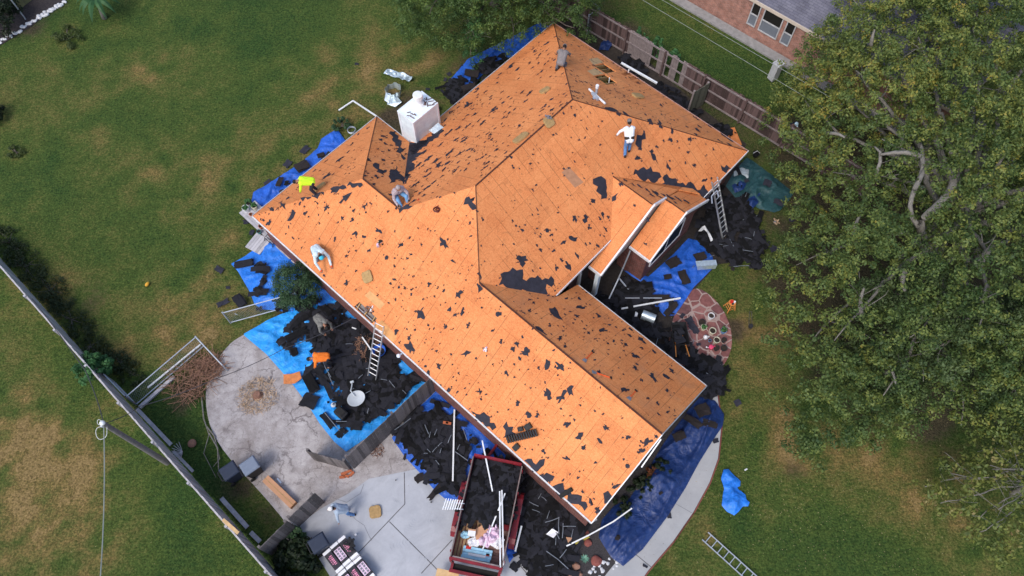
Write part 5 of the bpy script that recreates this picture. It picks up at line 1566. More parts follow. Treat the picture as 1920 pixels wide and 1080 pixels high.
# ------------------------------------------------------------------ TREES, SHRUBS
M['lawn_leaf'] = m_leaf('lawn_weed_leaves', [(0.05, (0.035, 0.060, 0.016)), (0.6, (0.070, 0.095, 0.024)), (1.0, (0.11, 0.12, 0.035))])
M['ivy_leaf'] = m_leaf('ivy_leaves', [(0.05, (0.020, 0.036, 0.012)), (0.6, (0.046, 0.066, 0.022)), (1.0, (0.09, 0.10, 0.038))])
def leaf_mesh(name, clumps, per, size, seed, droop=.35, flat=.75, tone_jit=.09):
    """clumps: (x, y, z, radius, tone); many small folded leaf faces through each clump's volume"""
    r = np.random.default_rng(seed)
    C = np.array([c[:3] for c in clumps]); rad = np.array([c[3] for c in clumps]); tone = np.array([c[4] for c in clumps])
    cnt = np.maximum(6, (per * (rad / rad.mean()) ** 2)).astype(int)
    idx = np.repeat(np.arange(len(clumps)), cnt)
    n = len(idx)
    d = r.normal(size=(n, 3)); d /= np.linalg.norm(d, axis=1)[:, None]
    rr = r.random(n) ** .45
    off = d * rr[:, None] * rad[idx][:, None]
    off[:, 2] *= flat
    P = C[idx] + off
    nrm = d * 1.0 + np.array([0, 0, .45]) + r.normal(size=(n, 3)) * .4
    nrm /= np.linalg.norm(nrm, axis=1)[:, None]
    t = r.normal(size=(n, 3)); t -= (t * nrm).sum(1)[:, None] * nrm
    t /= np.linalg.norm(t, axis=1)[:, None]
    bt = np.cross(nrm, t)
    s = size * (.65 + .7 * r.random(n))[:, None]
    v0 = P - t * s; v1 = P - bt * s * .55 - nrm * s * .12; v2 = P + t * s - np.array([0, 0, 1]) * s * droop * .5; v3 = P + bt * s * .55 - nrm * s * .12
    V = np.stack([v0, v1, v2, v3], 1).reshape(-1, 3)
    F = np.arange(n * 4, dtype=np.int32)
    me = bpy.data.meshes.new(name)
    me.vertices.add(n * 4); me.vertices.foreach_set('co', V.astype(np.float32).ravel())
    me.loops.add(n * 4); me.loops.foreach_set('vertex_index', F)
    me.polygons.add(n); me.polygons.foreach_set('loop_start', np.arange(0, n * 4, 4, dtype=np.int32)); me.polygons.foreach_set('loop_total', np.full(n, 4, dtype=np.int32))
    me.update(calc_edges=True)
    tn = np.clip(tone[idx] + r.normal(size=n) * tone_jit, 0, 1)
    me.attributes.new('tone', 'FLOAT', 'POINT').data.foreach_set('value', np.repeat(tn, 4).astype(np.float32))
    return me
def limb(mb, a, b, r0, r1, rng, bend=.25, n=6):
    a, b = Vector(a), Vector(b)
    L = (b - a).length
    o1 = Vector((rng.uniform(-1, 1), rng.uniform(-1, 1), rng.uniform(-.3, 1))) * bend * L * .4
    pts = []
    for i in range(n + 1):
        t = i / n
        p = a.lerp(b, t) + o1 * math.sin(math.pi * t) + Vector((rng.uniform(-1, 1), rng.uniform(-1, 1), rng.uniform(-1, 1))) * L * .018
        pts.append(p)
    mb.tube(pts, [r0 + (r1 - r0) * i / n for i in range(n + 1)], 7)
    return pts
def tree(name, base, outline, hmax, label, seed, mat, nbough, per, leaf, rad=(1.0, 1.9), trunk_r=.4, trunk_h=2.4, bark='bark', tone=lambda x, y: .3, gaps=.25, low=.35, limbs=14, exposed=(), tuft=(.22, .40), ntuft=17, gap_scale=.3, group=None, clear=()):
    """crown fills the plan outline (x, y): boughs on a lumpy dome, each carrying tufts of leaves on its outer side"""
    rng = random.Random(seed)
    base = Vector((base[0], base[1], 0))
    root = thing(name, label, 'tree', base, group=group)
    cl, boughs = [], []
    xs = [p[0] for p in outline]; ys = [p[1] for p in outline]
    dm = 0
    for _ in range(400):
        q = (rng.uniform(min(xs), max(xs)), rng.uniform(min(ys), max(ys)))
        if inside(q, outline): dm = max(dm, nearest(q, outline)[0])
    tries = 0
    while len(boughs) < nbough and tries < nbough * 80:
        tries += 1
        x, y = rng.uniform(min(xs), max(xs)), rng.uniform(min(ys), max(ys))
        if not inside((x, y), outline): continue
        if any((x - cx) ** 2 + (y - cy) ** 2 < cr * cr for cx, cy, cr in clear): continue
        d, _ = nearest((x, y), outline)
        k = min(1, d / dm)
        lump = noise.fractal(Vector((x * gap_scale, y * gap_scale, seed)), 1, 2, 4)
        if lump < -gaps and rng.random() < .8: continue
        top = hmax * (low + (1 - low) * math.sqrt(max(0, 1 - (1 - k) ** 2))) * (1 + .25 * lump)
        z = top * (1 - .22 * rng.random() ** 1.5) if rng.random() < .62 else top * rng.uniform(.42, .62)
        R_ = rng.uniform(*rad) * (.7 + .4 * k)
        R_ = min(R_, max(.5, d + .25))
        if any((x - bx) ** 2 + (y - by) ** 2 + (z - bz) ** 2 < (.80 * min(R_, br)) ** 2 for bx, by, bz, br in boughs): continue
        boughs.append((x, y, z, R_))
        tb_ = tone(x, y) + rng.uniform(-.12, .12)
        for _t in range(max(4, int(ntuft * (R_ / 1.4) ** 2))):
            dv_ = Vector((rng.gauss(0, 1), rng.gauss(0, 1), rng.gauss(.45, .8))).normalized()
            q = rng.uniform(.72, 1.1)
            cl.append((x - base.x + dv_.x * R_ * q, y - base.y + dv_.y * R_ * q, max(.4, z + dv_.z * R_ * q * .7), rng.uniform(*tuft), tb_ + .12 * dv_.z + rng.uniform(-.22, .22)))  # tone rises towards each bough's top: lit tops put into the leaf colour
    me = leaf_mesh('crown', cl, per, leaf, seed)
    mesh_obj('crown', me, mat, root)
    tb = MB()
    tp = Vector((rng.uniform(-.3, .3), rng.uniform(-.3, .3), trunk_h))
    tb.tube([(0, 0, -.1), (0, 0, .15), (tp.x * .4, tp.y * .4, trunk_h * .5), tuple(tp), tuple(tp + Vector((.1, .05, trunk_h * .45)))], [trunk_r * 1.5, trunk_r * 1.1, trunk_r, trunk_r * .9, trunk_r * .6], 12)
    tb.obj('trunk', M[bark], root, smooth=True)
    lb = MB()
    tgt = [(x - base.x, y - base.y, z) for x, y, z, _ in rng.sample(boughs, min(limbs, len(boughs)))]
    for c in tgt:
        e = Vector((c[0], c[1], c[2] * .93))
        mid = tp.lerp(e, .5) + Vector((0, 0, .6))
        p = limb(lb, tp, mid, trunk_r * .4, trunk_r * .2, rng, .3)
        p2 = limb(lb, p[-1], e, trunk_r * .2, .02, rng, .3)
        for q in (p2[2], p2[4]):
            for _ in range(2):
                ee = q + Vector((rng.uniform(-1, 1), rng.uniform(-1, 1), rng.uniform(-.1, .8))) * 1.2
                limb(lb, q, ee, trunk_r * .06, .008, rng, .3, 4)
    for pts in exposed:
        q = [Vector(p[:3]) - base for p in pts]
        rr = [p[3] for p in pts]
        s, sr = [q[0]], [rr[0]]
        for i in range(len(q) - 1):
            s += [q[i] * .7 + q[i + 1] * .3, q[i] * .3 + q[i + 1] * .7]; sr += [rr[i] * .7 + rr[i + 1] * .3, rr[i] * .3 + rr[i + 1] * .7]
        s.append(q[-1]); sr.append(rr[-1])
        eb = MB(); eb.tube(s, sr, 8); eb.obj('bare_limb', M[bark], root, smooth=True)
    lb.obj('limbs', M[bark], root, smooth=True)
    return root
def bush(name, px, py, r, h, label, seed, mat, n=40, per=60, leaf=.05, z0=0.0, cat='shrub', group=None, sx=1.0, sy=1.0, rot=0.0, stems=True):
    rng = random.Random(seed)
    p = at(px, py)
    root = thing(name, label, cat, p, rot, group)
    cl = []
    for _ in range(n):
        a, q = rng.uniform(0, 6.28), math.sqrt(rng.random())
        x, y = math.cos(a) * q * r * sx, math.sin(a) * q * r * sy
        z = z0 + h * (.25 + .75 * math.sqrt(max(0, 1 - q * q))) * rng.uniform(.6, 1.05)
        cl.append((x, y, z, rng.uniform(.16, .30) * max(.35, min(1.5, r)), .3 + rng.uniform(-.2, .25)))
    mesh_obj('foliage', leaf_mesh('foliage', cl, per, leaf, seed), mat, root)
    if stems:
        sb = MB()
        for c in cl[:: max(1, n // 7)]:
            limb(sb, (0, 0, 0), (c[0] * .8, c[1] * .8, c[2] * .85), .025, .008, rng, .3, 4)
        sb.obj('stem', M['bark_dark'], root)
    return root
def crown_px(pts, z): return [(at(x, y, z).x, at(x, y, z).y) for x, y in pts]
# the big oak: broad crown on the right
OAK = [(1468, 128), (1482, 95), (1520, 60), (1575, 15), (1600, -60), (1720, -110), (1860, -90), (1990, -40), (2080, 120), (2120, 320), (2110, 520), (2080, 690), (1990, 800), (1900, 770), (1850, 765), (1790, 745), (1745, 790), (1690, 800), (1640, 790), (1590, 825), (1545, 815), (1500, 770), (1490, 700), (1468, 640), (1478, 580), (1455, 520), (1465, 465), (1500, 430), (1515, 385), (1530, 330), (1500, 285), (1480, 220)]
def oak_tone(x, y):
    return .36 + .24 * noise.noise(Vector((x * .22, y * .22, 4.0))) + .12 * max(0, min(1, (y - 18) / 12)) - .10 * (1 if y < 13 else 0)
X = lambda px, py, z, r: (*at(px, py, z), r)
oak_base = at(1745, 455)
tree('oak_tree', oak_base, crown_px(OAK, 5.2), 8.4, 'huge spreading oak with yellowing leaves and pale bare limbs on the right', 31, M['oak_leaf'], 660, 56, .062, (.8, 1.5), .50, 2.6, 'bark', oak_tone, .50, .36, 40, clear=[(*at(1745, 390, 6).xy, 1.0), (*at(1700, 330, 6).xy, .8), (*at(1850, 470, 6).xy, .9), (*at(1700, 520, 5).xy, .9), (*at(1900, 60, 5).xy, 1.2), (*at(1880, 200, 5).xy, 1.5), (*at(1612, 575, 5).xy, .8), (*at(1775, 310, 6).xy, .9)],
     exposed=[[X(1735, 450, 4.5, .15), X(1722, 425, 6.2, .16), X(1738, 402, 6.8, .15), X(1757, 388, 7.1, .17), X(1784, 358, 7.3, .17), X(1789, 335, 7.2, .16), X(1777, 315, 7.0, .10), X(1756, 309, 6.6, .04)],
              [X(1722, 425, 6.2, .11), X(1704, 398, 6.6, .09), X(1712, 358, 6.9, .10), X(1733, 318, 7.2, .10), X(1729, 296, 7.3, .10), X(1727, 268, 7.0, .04)], [X(1727, 292, 7.7, .11), X(1690, 284, 7.6, .09), X(1650, 290, 7.2, .05)],
              [X(1715, 355, 7.4, .10), X(1735, 315, 7.4, .09), X(1742, 310, 7.2, .06)], [X(1690, 525, 5.5, .10), X(1700, 500, 6.4, .12), X(1690, 530, 6.0, .08), X(1697, 545, 6.3, .05)],
              [X(1835, 500, 6.3, .12), X(1850, 475, 6.9, .10), X(1868, 458, 7.1, .09), X(1892, 452, 7.0, .05)], [X(1600, 440, 5.8, .08), X(1606, 415, 6.3, .07), X(1615, 400, 6.5, .03)], [X(1615, 590, 5.0, .10), X(1612, 565, 5.6, .09), X(1620, 540, 6.0, .04)],
              [X(1765, 650, 4.2, .13), X(1785, 670, 5.0, .10), X(1775, 690, 5.3, .05)], [X(1550, 250, 6.0, .08), X(1570, 250, 6.5, .07), X(1584, 258, 6.6, .04)], [X(1632, 95, 6.0, .10), X(1634, 75, 6.8, .09), X(1640, 55, 7.2, .04)], [X(1640, 335, 6.6, .08), X(1655, 290, 7.2, .07), X(1640, 275, 7.1, .03)],
              [X(1780, 285, 7.2, .08), X(1800, 292, 7.3, .07), X(1812, 300, 7.1, .05)], [X(1660, 700, 4.5, .07), X(1672, 690, 5.2, .06), X(1680, 720, 5.0, .03)]])
# darker neighbour crown filling the lower middle of the grove
OAK2 = [(1620, 540), (1700, 520), (1800, 540), (1900, 560), (2020, 620), (1990, 760), (1900, 745), (1820, 730), (1760, 745), (1700, 740), (1650, 700), (1610, 620)]
tree('oak_tree', at(1890, 640), crown_px(OAK2, 4.2), 6.4, 'darker lower oak standing below the huge spreading oak', 32, M['oak_leaf_b'], 130, 62, .060, (.8, 1.5), .3, 2.0, 'bark', lambda x, y: .30, .3, .4, 16)
# thin yellowing tree at the lower right
SP = [(1765, 930), (1790, 880), (1835, 835), (1880, 810), (1960, 800), (2010, 900), (1980, 1010), (1900, 1020), (1850, 1000), (1800, 975)]
tree('young_tree', at(1900, 925), crown_px(SP, 3.2), 4.6, 'sparse young tree with pale yellowing leaves at the lower right', 33, M['sparse_leaf'], 60, 24, .075, (.7, 1.2), .12, 1.8, 'bark', lambda x, y: .42, .5, .45, 20, ntuft=9)
# tree over the back eave at the top
TT = [(735, 40), (750, -10), (800, -90), (950, -140), (1090, -90), (1125, -20), (1108, 35), (1085, 60), (1060, 62), (1030, 48), (1000, 60), (960, 70), (930, 82), (895, 95), (868, 108), (845, 88), (800, 78), (765, 70)]
tree('back_tree', at(930, 5), crown_px(TT, 2.9), 7.0, 'dense fine leaved tree overhanging the back eave at the top', 34, M['tree_leaf'], 240, 80, .048, (.8, 1.4), .28, 2.2, 'bark_dark', lambda x, y: .36 + .3 * noise.noise(Vector((x * .5, y * .5, 2.0))), .3, .42, 20)
SPR = [(872, 100), (880, 60), (905, 55), (905, 100), (893, 122), (880, 118)]
tree('back_sapling', at(893, 95), crown_px(SPR, 1.3), 3.4, 'small light green sapling in front of the top tree', 35, M['vine_leaf'], 18, 40, .045, (.35, .6), .05, 1.0, 'bark', lambda x, y: .55, .5, .4, 5, tuft=(.15, .28))
# bush under the left eave
bush('evergreen_bush', 566, 552, 1.12, 2.2, 'rounded green bush under the left eave between two tarps', 41, M['grass_leaf'], 120, 110, .036)
# growth along the boundary fence
for k, (px, py, r, h, lb) in enumerate([(18, 455, 1.0, .8, 'dark ivy clump at the far left end of the boundary fence'), (50, 500, 1.1, .7, 'dark ivy clump near the left end of the boundary fence'), (95, 545, 1.1, .5, 'low dark ivy strip left of the fallen planks'), (135, 600, 1.1, .45, 'low dark weeds along the boundary fence'), (170, 648, 1.0, .5, 'dark weeds beside the bright vine'), (235, 690, .8, .4, 'dark weeds behind the chain link corner')]):
    bush('ivy_clump', px, py, r, h * .28, lb, 50 + k, M['ivy_leaf'], 46, 36, .045, cat='ivy', group='ivy along the boundary fence', sx=1.5, sy=.65, rot=R(-43))
bush('fence_vine', 196, 708, .75, 1.9, 'bright green vine climbing over the boundary fence', 60, M['vine_leaf'], 46, 90, .06, cat='vine')
bush('laurel_shrub', 560, 1050, .9, .9, 'dark leafy shrub behind the lowest wheeled bin', 61, M['dark_leaf'], 50, 50, .10)
bush('laurel_shrub', 548, 1005, .5, .5, 'small leafy shrub beside the yard gate', 62, M['grass_leaf'], 20, 50, .08)
bush('weed_patch', 30, 285, .5, .22, 'blue green weed clump on the left edge of the lawn', 63, M['lawn_leaf'], 14, 40, .05)
bush('grass_shrub', 128, 72, .9, .3, 'low rough green shrub on the lawn beside the white stone edging', 64, M['lawn_leaf'], 26, 50, .05)
bush('dark_hedge', -18, 225, .8, 1.1, 'dark hedge at the left edge of the lawn', 65, M['dark_leaf'], 40, 80, .06)
bush('bed_shrub', 8, 45, 1.3, 1.6, 'dark shrub in the planting bed at the top left corner', 66, M['dark_leaf'], 50, 80, .07)
bush('potted_weeds', 640, 238, .45, .5, 'small green plant on the lawn beside the narrow tarp end', 67, M['grass_leaf'], 18, 60, .05)
for k, (px, py, r) in enumerate([(1235, 885, .5), (1200, 920, .5), (1165, 955, .45), (1215, 905, .4)]):
    bush('bed_plant', px, py, r, .55, 'dark trailing plant in the mulch between gable wall and navy tarp', 70 + k, M['dark_leaf'], 18, 50, .06, cat='plant', group='plants along the gable wall')
bush('red_plant', 1222, 890, .3, .6, 'reddish plant in the bed beside the gable wall', 76, m_leaf('red_leaves', [(0, (.05, .03, .015)), (.5, (.16, .05, .02)), (1, (.35, .10, .03))]), 12, 40, .06, cat='plant')
for k, (px, py) in enumerate([(1195, 96), (1228, 112), (1255, 128)]):
    bush('creeper', px, py, .45, 1.7, ['green creeper on the pale boards of the plank fence', 'green creeper over the broken gap of the plank fence', 'green creeper right of the broken gap in the plank fence'][k], 80 + k, M['vine_leaf'], 16, 45, .07, cat='creeper')
# small palm at the top left
pr = at(196, 34)
palm = thing('small_palm', 'small green palm with arching fronds at the top of the lawn', 'palm', pr)
mm = MB(); mm.tube([(0, 0, 0), (.05, .1, .7), (.05, .2, 1.3)], [.16, .13, .12], 10); mm.obj('trunk', M['bark'], palm, smooth=True)
rg = random.Random(9)
for k in range(12):
    a = k * .5236 + rg.uniform(-.2, .2); ln = rg.uniform(1.1, 1.5)
    fm = MB(); prev = None
    d = Vector((math.cos(a), math.sin(a), 0)); s_ = Vector((-d.y, d.x, 0))
    for i in range(9):
        t = i / 8
        p = Vector((.05, .2, 1.3)) + d * ln * t + Vector((0, 0, .45 * math.sin(t * 2.2) - .75 * t * t))
        w = .16 * math.sin(math.pi * min(1, t * .9 + .1)) + .01
        row = (p - s_ * w - Vector((0, 0, w * .5)), p, p + s_ * w - Vector((0, 0, w * .5)))
        if prev: fm.add([prev[0], prev[1], prev[2], row[0], row[1], row[2]], [(0, 1, 4, 3), (1, 2, 5, 4)])
        prev = row
    fm.obj('frond', M['vine_leaf'], palm)
# dead stump plant on the patio and dry brush
def twigs(name, px, py, r, h, n, label, cat, mat, seed, lmin=.3, lmax=.9, core=None, th=.008, z0=0.02):
    rg = random.Random(seed)
    root = thing(name, label, cat, at(px, py))
    mb = MB()
    for _ in range(n):
        a, q = rg.uniform(0, 6.28), math.sqrt(rg.random()) * r
        p = Vector((math.cos(a) * q, math.sin(a) * q, z0 + rg.random() * h * .4))
        b_ = rg.uniform(0, 6.28)
        e = p + Vector((math.cos(b_), math.sin(b_), rg.uniform(-.1, .5))) * rg.uniform(lmin, lmax)
        e.z = max(.015, min(h, e.z))
        mb.bar(p, e, th * 2, th * 2)
    mb.obj('twigs', M[mat], root)
    if core:
        cb = MB(); cb.lathe([(.26, 0), (.22, .08), (.17, .2), (.15, .24), (.001, .26)], 12)
        cb.obj('stump', M[core], root)
    return root
twigs('dead_plant', 484, 742, .85, .25, 480, 'round dead straw plant with a dark stump on the old patio', 'dead plant', 'straw', 91, .08, .28, 'rock_brown', .006)
twigs('dry_brush', 364, 716, .95, .4, 240, 'heap of reddish dry brush beside the chain link fence', 'brush', 'twig', 92, .25, .8)
twigs('rusty_litter', 690, 655, .6, .3, 700, 'rust brown leaf litter and twigs below the left ladder', 'litter', 'twig', 94, .05, .22, None, .007, .2)
twigs('dry_brush', 392, 690, .7, .45, 300, 'thinner dry brush spilling onto the patio corner', 'brush', 'twig', 93, .2, .6)
brn = random.Random(4)
for k, pts in enumerate([[(378, 745), (382, 785), (392, 815), (382, 850), (405, 895)], [(392, 812), (408, 840), (410, 880)], [(388, 800), (402, 818), (412, 860), (400, 875)]]):
    mb = MB(); mb.tube([at(x, y, .06 + .1 * brn.random()) for x, y in pts], [.03, .028, .022, .016, .01][:len(pts)], 6)
    tag(mb.obj('bare_branch', M['bark']), ['longest bare grey branch lying from brush to the bins', 'short bare twig branching off near the bins', 'thin bare branch curving along the patio edge'][k], 'branch')
tw = thing('fan_palm_seedling', 'small dried fan shaped seedling beside the boundary fence', 'plant', at(343, 848))
mb = MB()
for k in range(11):
    a = 2.0 + k * .28
    mb.bar((0, 0, .05), (math.cos(a) * .45, math.sin(a) * .45, .18), .02, .01)
mb.obj('fronds', M['wood_pale'], tw)
mb = MB(); mb.ball((0, 0, .06), .19, 8, (1, 1, .6)); q = mb.obj('stump_rock', M['rock_brown']); q.location = at(361, 832); tag(q, 'brown stump lump beside the fan shaped seedling', 'stump')
# agave star, rocks
ag = thing('agave', 'small blue green agave rosette in the mulch bed', 'plant', at(1096, 1048))
for k in range(14):
    a = k * 2.4; el = .25 + .5 * (k / 14)
    d = Vector((math.cos(a) * math.cos(el), math.sin(a) * math.cos(el), math.sin(el)))
    s_ = Vector((-math.sin(a), math.cos(a), 0)) * .035
    mb = MB(); mb.add([-s_ * .6, d * .12 - s_ * .7, d * .22, d * .12 + s_ * .7, s_ * .6], [(0, 1, 2, 3, 4)])
    mb.obj('leaf', M['agave'], ag)
def rock(px, py, s, mat, label, cat, group, seed, z=0):
    me = bpy.data.meshes.new('rock')
    bm = bmesh.new(); bmesh.ops.create_icosphere(bm, subdivisions=2, radius=s)
    for v_ in bm.verts:
        k = 1 + .35 * noise.noise(v_.co * (1.3 / s) + Vector((seed, 0, 0)))
        v_.co = Vector((v_.co.x * k, v_.co.y * k, max(-s * .35, v_.co.z * k * .65)))
    bm.to_mesh(me); bm.free()
    o = mesh_obj('rock', me, M[mat]); o.location = at(px, py, z) + Vector((0, 0, s * .3)); o.rotation_euler = (0, 0, seed)
    return tag(o, label, cat, group)
rr = random.Random(8)
for k in range(26):
    px, py = 1100 + rr.random() * 60, 0
    py = 1085 - (px - 1100) * .55 + rr.uniform(-16, 12)
    rock(px, py, rr.uniform(.04, .09), 'rock_white', 'small white landscape stone between mulch bed and navy tarp', 'stone', 'white stones by the mulch bed', k)
for k, (px, py, s) in enumerate([(1068, 1050, .17), (1080, 1062, .16), (1062, 1070, .15), (1085, 1078, .15), (1073, 1082, .17), (1070, 1040, .12), (1060, 1086, .14)]):
    rock(px, py, s, 'rock_brown', 'rough brown rock piled in the mulch bed beside the agave', 'rock', 'brown rocks in the mulch bed', k + 50)
for k, (px, py, s) in enumerate([(1098, 1000, .15), (1102, 1018, .17), (1118, 1052, .22)]):
    rock(px, py, s, 'rock_red', ['dark red rock below the roof corner', 'dark red rock beside the white downspout', 'large dark red rock right of the agave'][k], 'rock', 'dark red rocks', k + 70)
for k in range(60):
    t = k / 59
    px, py = 0 + 130 * t, 80 - 82 * t + rr.uniform(-4, 4)
    rock(px, py, rr.uniform(.06, .13), 'rock_white', 'white edging stone along the planting bed at the top left', 'stone', 'white edging stones', k + 90)
for k in range(9):
    rock(1035 + rr.random() * 22, 955 + rr.random() * 16, rr.uniform(.05, .08), 'rock_white', 'small white stone at the foot of the garage wall', 'stone', 'white stones at the garage wall', k + 200)
# ------------------------------------------------------------------ PEOPLE
def capsule_mesh(caps, balls, voxel, name):
    mb = MB()
    for a, b, ra, rb in caps:
        a, b = Vector(a), Vector(b)
        mb.ball(a, ra, 7); mb.ball(b, rb, 7)
        mb.cyl(a, b, ra, rb, 14)
    for c, r, sq in balls: mb.ball(c, r, 8, sq)
    me = bpy.data.meshes.new('tmp')
    me.from_pydata(mb.v, [], mb.f); me.update()
    bm = bmesh.new(); bm.from_mesh(me)
    bmesh.ops.remove_doubles(bm, verts=bm.verts, dist=1e-5)
    bmesh.ops.recalc_face_normals(bm, faces=bm.faces); bm.to_mesh(me); bm.free()
    o = bpy.data.objects.new('tmp', me); COL.objects.link(o)
    r = o.modifiers.new('r', 'REMESH'); r.mode = 'VOXEL'; r.voxel_size = voxel
    s = o.modifiers.new('s', 'SMOOTH'); s.factor = .5; s.iterations = 3
    dg = bpy.context.evaluated_depsgraph_get()
    out = bpy.data.meshes.new_from_object(o.evaluated_get(dg))
    out.name = name
    out.polygons.foreach_set('use_smooth', [True] * len(out.polygons))
    bpy.data.objects.remove(o); bpy.data.meshes.remove(me)
    return out
M['skin'] = m_plain('skin', (0.30, 0.15, 0.095), .12, 8, .6)
M['hair'] = m_plain('dark_hair', (0.012, 0.010, 0.010), .3, 20, .7)
M['boot'] = m_plain('boot_leather', (0.030, 0.022, 0.018), .3, 9, .7)
CLOTH = {}
def clothm(name, col, var=.15, sc_=8):
    if name not in CLOTH: CLOTH[name] = m_plain(name, col, var, sc_, .85, bmp=.4)
    return CLOTH[name]
M['jeans'] = clothm('blue_jeans', (0.10, 0.22, 0.46), .3)
M['dark_jeans'] = clothm('dark_trousers', (0.025, 0.028, 0.042), .3)
BEND = dict(pel=(0, -.10, .90), chest=(0, .34, 1.02), neck=(0, .47, 1.04), head=(0, .61, 1.01), elb=[(.27, .45, .76), (-.27, .45, .76)], hand=[(.2, .52, .50), (-.2, .52, .50)], knee=[(.13, .06, .48), (-.13, .06, .48)], ank=[(.15, -.08, .09), (-.15, -.08, .09)])
KNEEL = dict(pel=(0, -.28, .42), chest=(0, .14, .66), neck=(0, .26, .74), head=(0, .40, .74), elb=[(.28, .34, .42), (-.28, .34, .42)], hand=[(.24, .58, .14), (-.20, .62, .14)], knee=[(.17, .06, .09), (-.17, .06, .09)], ank=[(.15, -.40, .09), (-.15, -.40, .09)])
LEAN = dict(pel=(0, .02, .90), chest=(0, .32, 1.26), neck=(0, .40, 1.40), head=(0, .48, 1.52), elb=[(.24, .50, 1.06), (-.36, .36, 1.10)], hand=[(.16, .66, .92), (-.46, .36, .88)], knee=[(.11, .16, .48), (-.11, .02, .47)], ank=[(.11, .10, .09), (-.12, -.16, .09)])
SIT = dict(pel=(0, -.10, .22), chest=(0, .10, .64), neck=(0, .16, .78), head=(0, .22, .92), elb=[(.28, .26, .46), (-.28, .24, .46)], hand=[(.26, .52, .34), (-.20, .48, .30)], knee=[(.17, .36, .42), (-.17, .36, .42)], ank=[(.14, .60, .09), (-.14, .55, .09)])
def person(label, loc, deg, pose, shirt, trousers, head=('hair', None), gloves=None, scale=1.0, sleeves=True, belt=False):
    root = thing('person', label, 'person', loc, R(deg) - math.pi / 2)
    V_ = Vector
    P, C, Nk, Hd = (V_(pose[k]) for k in ('pel', 'chest', 'neck', 'head'))
    up = (C - P).normalized()
    side = V_((1, 0, 0))
    sh = [C + side * s * .175 + up * .02 for s in (1, -1)]
    hip = [P + side * s * .09 for s in (1, -1)]
    el, ha, kn, an = ([V_(q) for q in pose[k]] for k in ('elb', 'hand', 'knee', 'ank'))
    def torso(g):
        return [(P + side * .06, C + side * .095, .115 + g, .115 + g), (P - side * .06, C - side * .095, .115 + g, .115 + g), (sh[0], sh[1], .066 + g, .066 + g), (P.lerp(C, .35), P.lerp(C, .8), .125 + g, .13 + g)]
    def legs(g):
        c = []
        for i in (0, 1):
            c += [(hip[i], kn[i], .088 + g, .060 + g), (kn[i], an[i], .058 + g, .040 + g * 1.3)]
        return c + [(hip[0], hip[1], .10 + g, .10 + g)]
    def arms(g, full=True):
        c = []
        for i in (0, 1):
            e = el[i].lerp(ha[i], .88 if full else .0)
            c += [(sh[i], el[i], .053 + g, .043 + g)]
            if full: c += [(el[i], e, .042 + g, .031 + g)]
        return c
    caps = torso(0) + legs(0) + arms(0) + [(C + up * .05, Nk, .07, .055), (Nk, Hd, .055, .06)]
    balls = []
    hd = (Hd - Nk).normalized()
    fw = V_((0, 1, 0)) - hd * hd.y
    fw = fw.normalized() if fw.length > .2 else V_((0, 0, -1))
    if pose is BEND or pose is KNEEL: fw = (V_((0, .5, -1)) - hd * hd.dot(V_((0, .5, -1)))).normalized()
    balls += [(Hd, .098, (.86, 1.0, 1.08)), (Hd + fw * .035 - hd * .05, .066, (.9, 1, 1))]
    balls += [(Hd + fw * .105 - hd * .005, .020, (1, 1, 1)), (Hd + fw * .092 - hd * .055, .018, (1.6, 1, .7))]
    for s in (1, -1): balls += [(Hd + side * s * .087 - hd * .005, .024, (.5, 1, 1.2)), (Hd + fw * .088 + side * s * .034 + hd * .012, .013, (1, 1, 1))]
    for i in (0, 1):
        d = (ha[i] - el[i]).normalized()
        s_ = side - d * d.x; s_.normalize()
        n_ = d.cross(s_)
        caps += [(ha[i] - d * .05 - s_ * .018, ha[i] + d * .04 - s_ * .024, .024, .022), (ha[i] - d * .05 + s_ * .018, ha[i] + d * .04 + s_ * .024, .024, .022)]
        for k, ln in enumerate((.066, .078, .072, .056)):
            r0 = ha[i] + d * .045 + s_ * (-.036 + .024 * k)
            m_ = r0 + d * ln * .55 - n_ * .008
            caps += [(r0, m_, .0115, .0110), (m_, m_ + d * ln * .42 - n_ * .024, .0110, .0095)]
        tsg = -1 if i == 0 else 1
        r0 = ha[i] - d * .02 + s_ * tsg * .036
        caps += [(r0, r0 + d * .038 + s_ * tsg * .026, .0145, .0125), (r0 + d * .038 + s_ * tsg * .026, r0 + d * .074 + s_ * tsg * .030 - n_ * .01, .0125, .010)]
    for i in (0, 1):
        caps += [(an[i], an[i] + V_((0, .13, -.045)), .042, .036)]
    body = mesh_obj('body', capsule_mesh(caps, balls, .0095, 'body'), M['skin'], root)
    mesh_obj('shirt', capsule_mesh(torso(.020) + arms(.016), [], .014, 'shirt'), shirt, root)
    mesh_obj('trousers', capsule_mesh(legs(.018) + [(P + side * .05, P + side * .05 + up * .05, .125, .122), (P - side * .05, P - side * .05 + up * .05, .125, .122)], [], .014, 'trousers'), trousers, root)
    for i in (0, 1):
        a = an[i]
        mesh_obj('boot', capsule_mesh([(a + V_((0, -.02, .03)), a + V_((0, -.03, -.045)), .052, .050), (a + V_((0, -.02, -.04)), a + V_((0, .16, -.055)), .047, .038)], [], .014, 'boot'), M['boot'], root)
    kind, mat = head
    hm = MB()
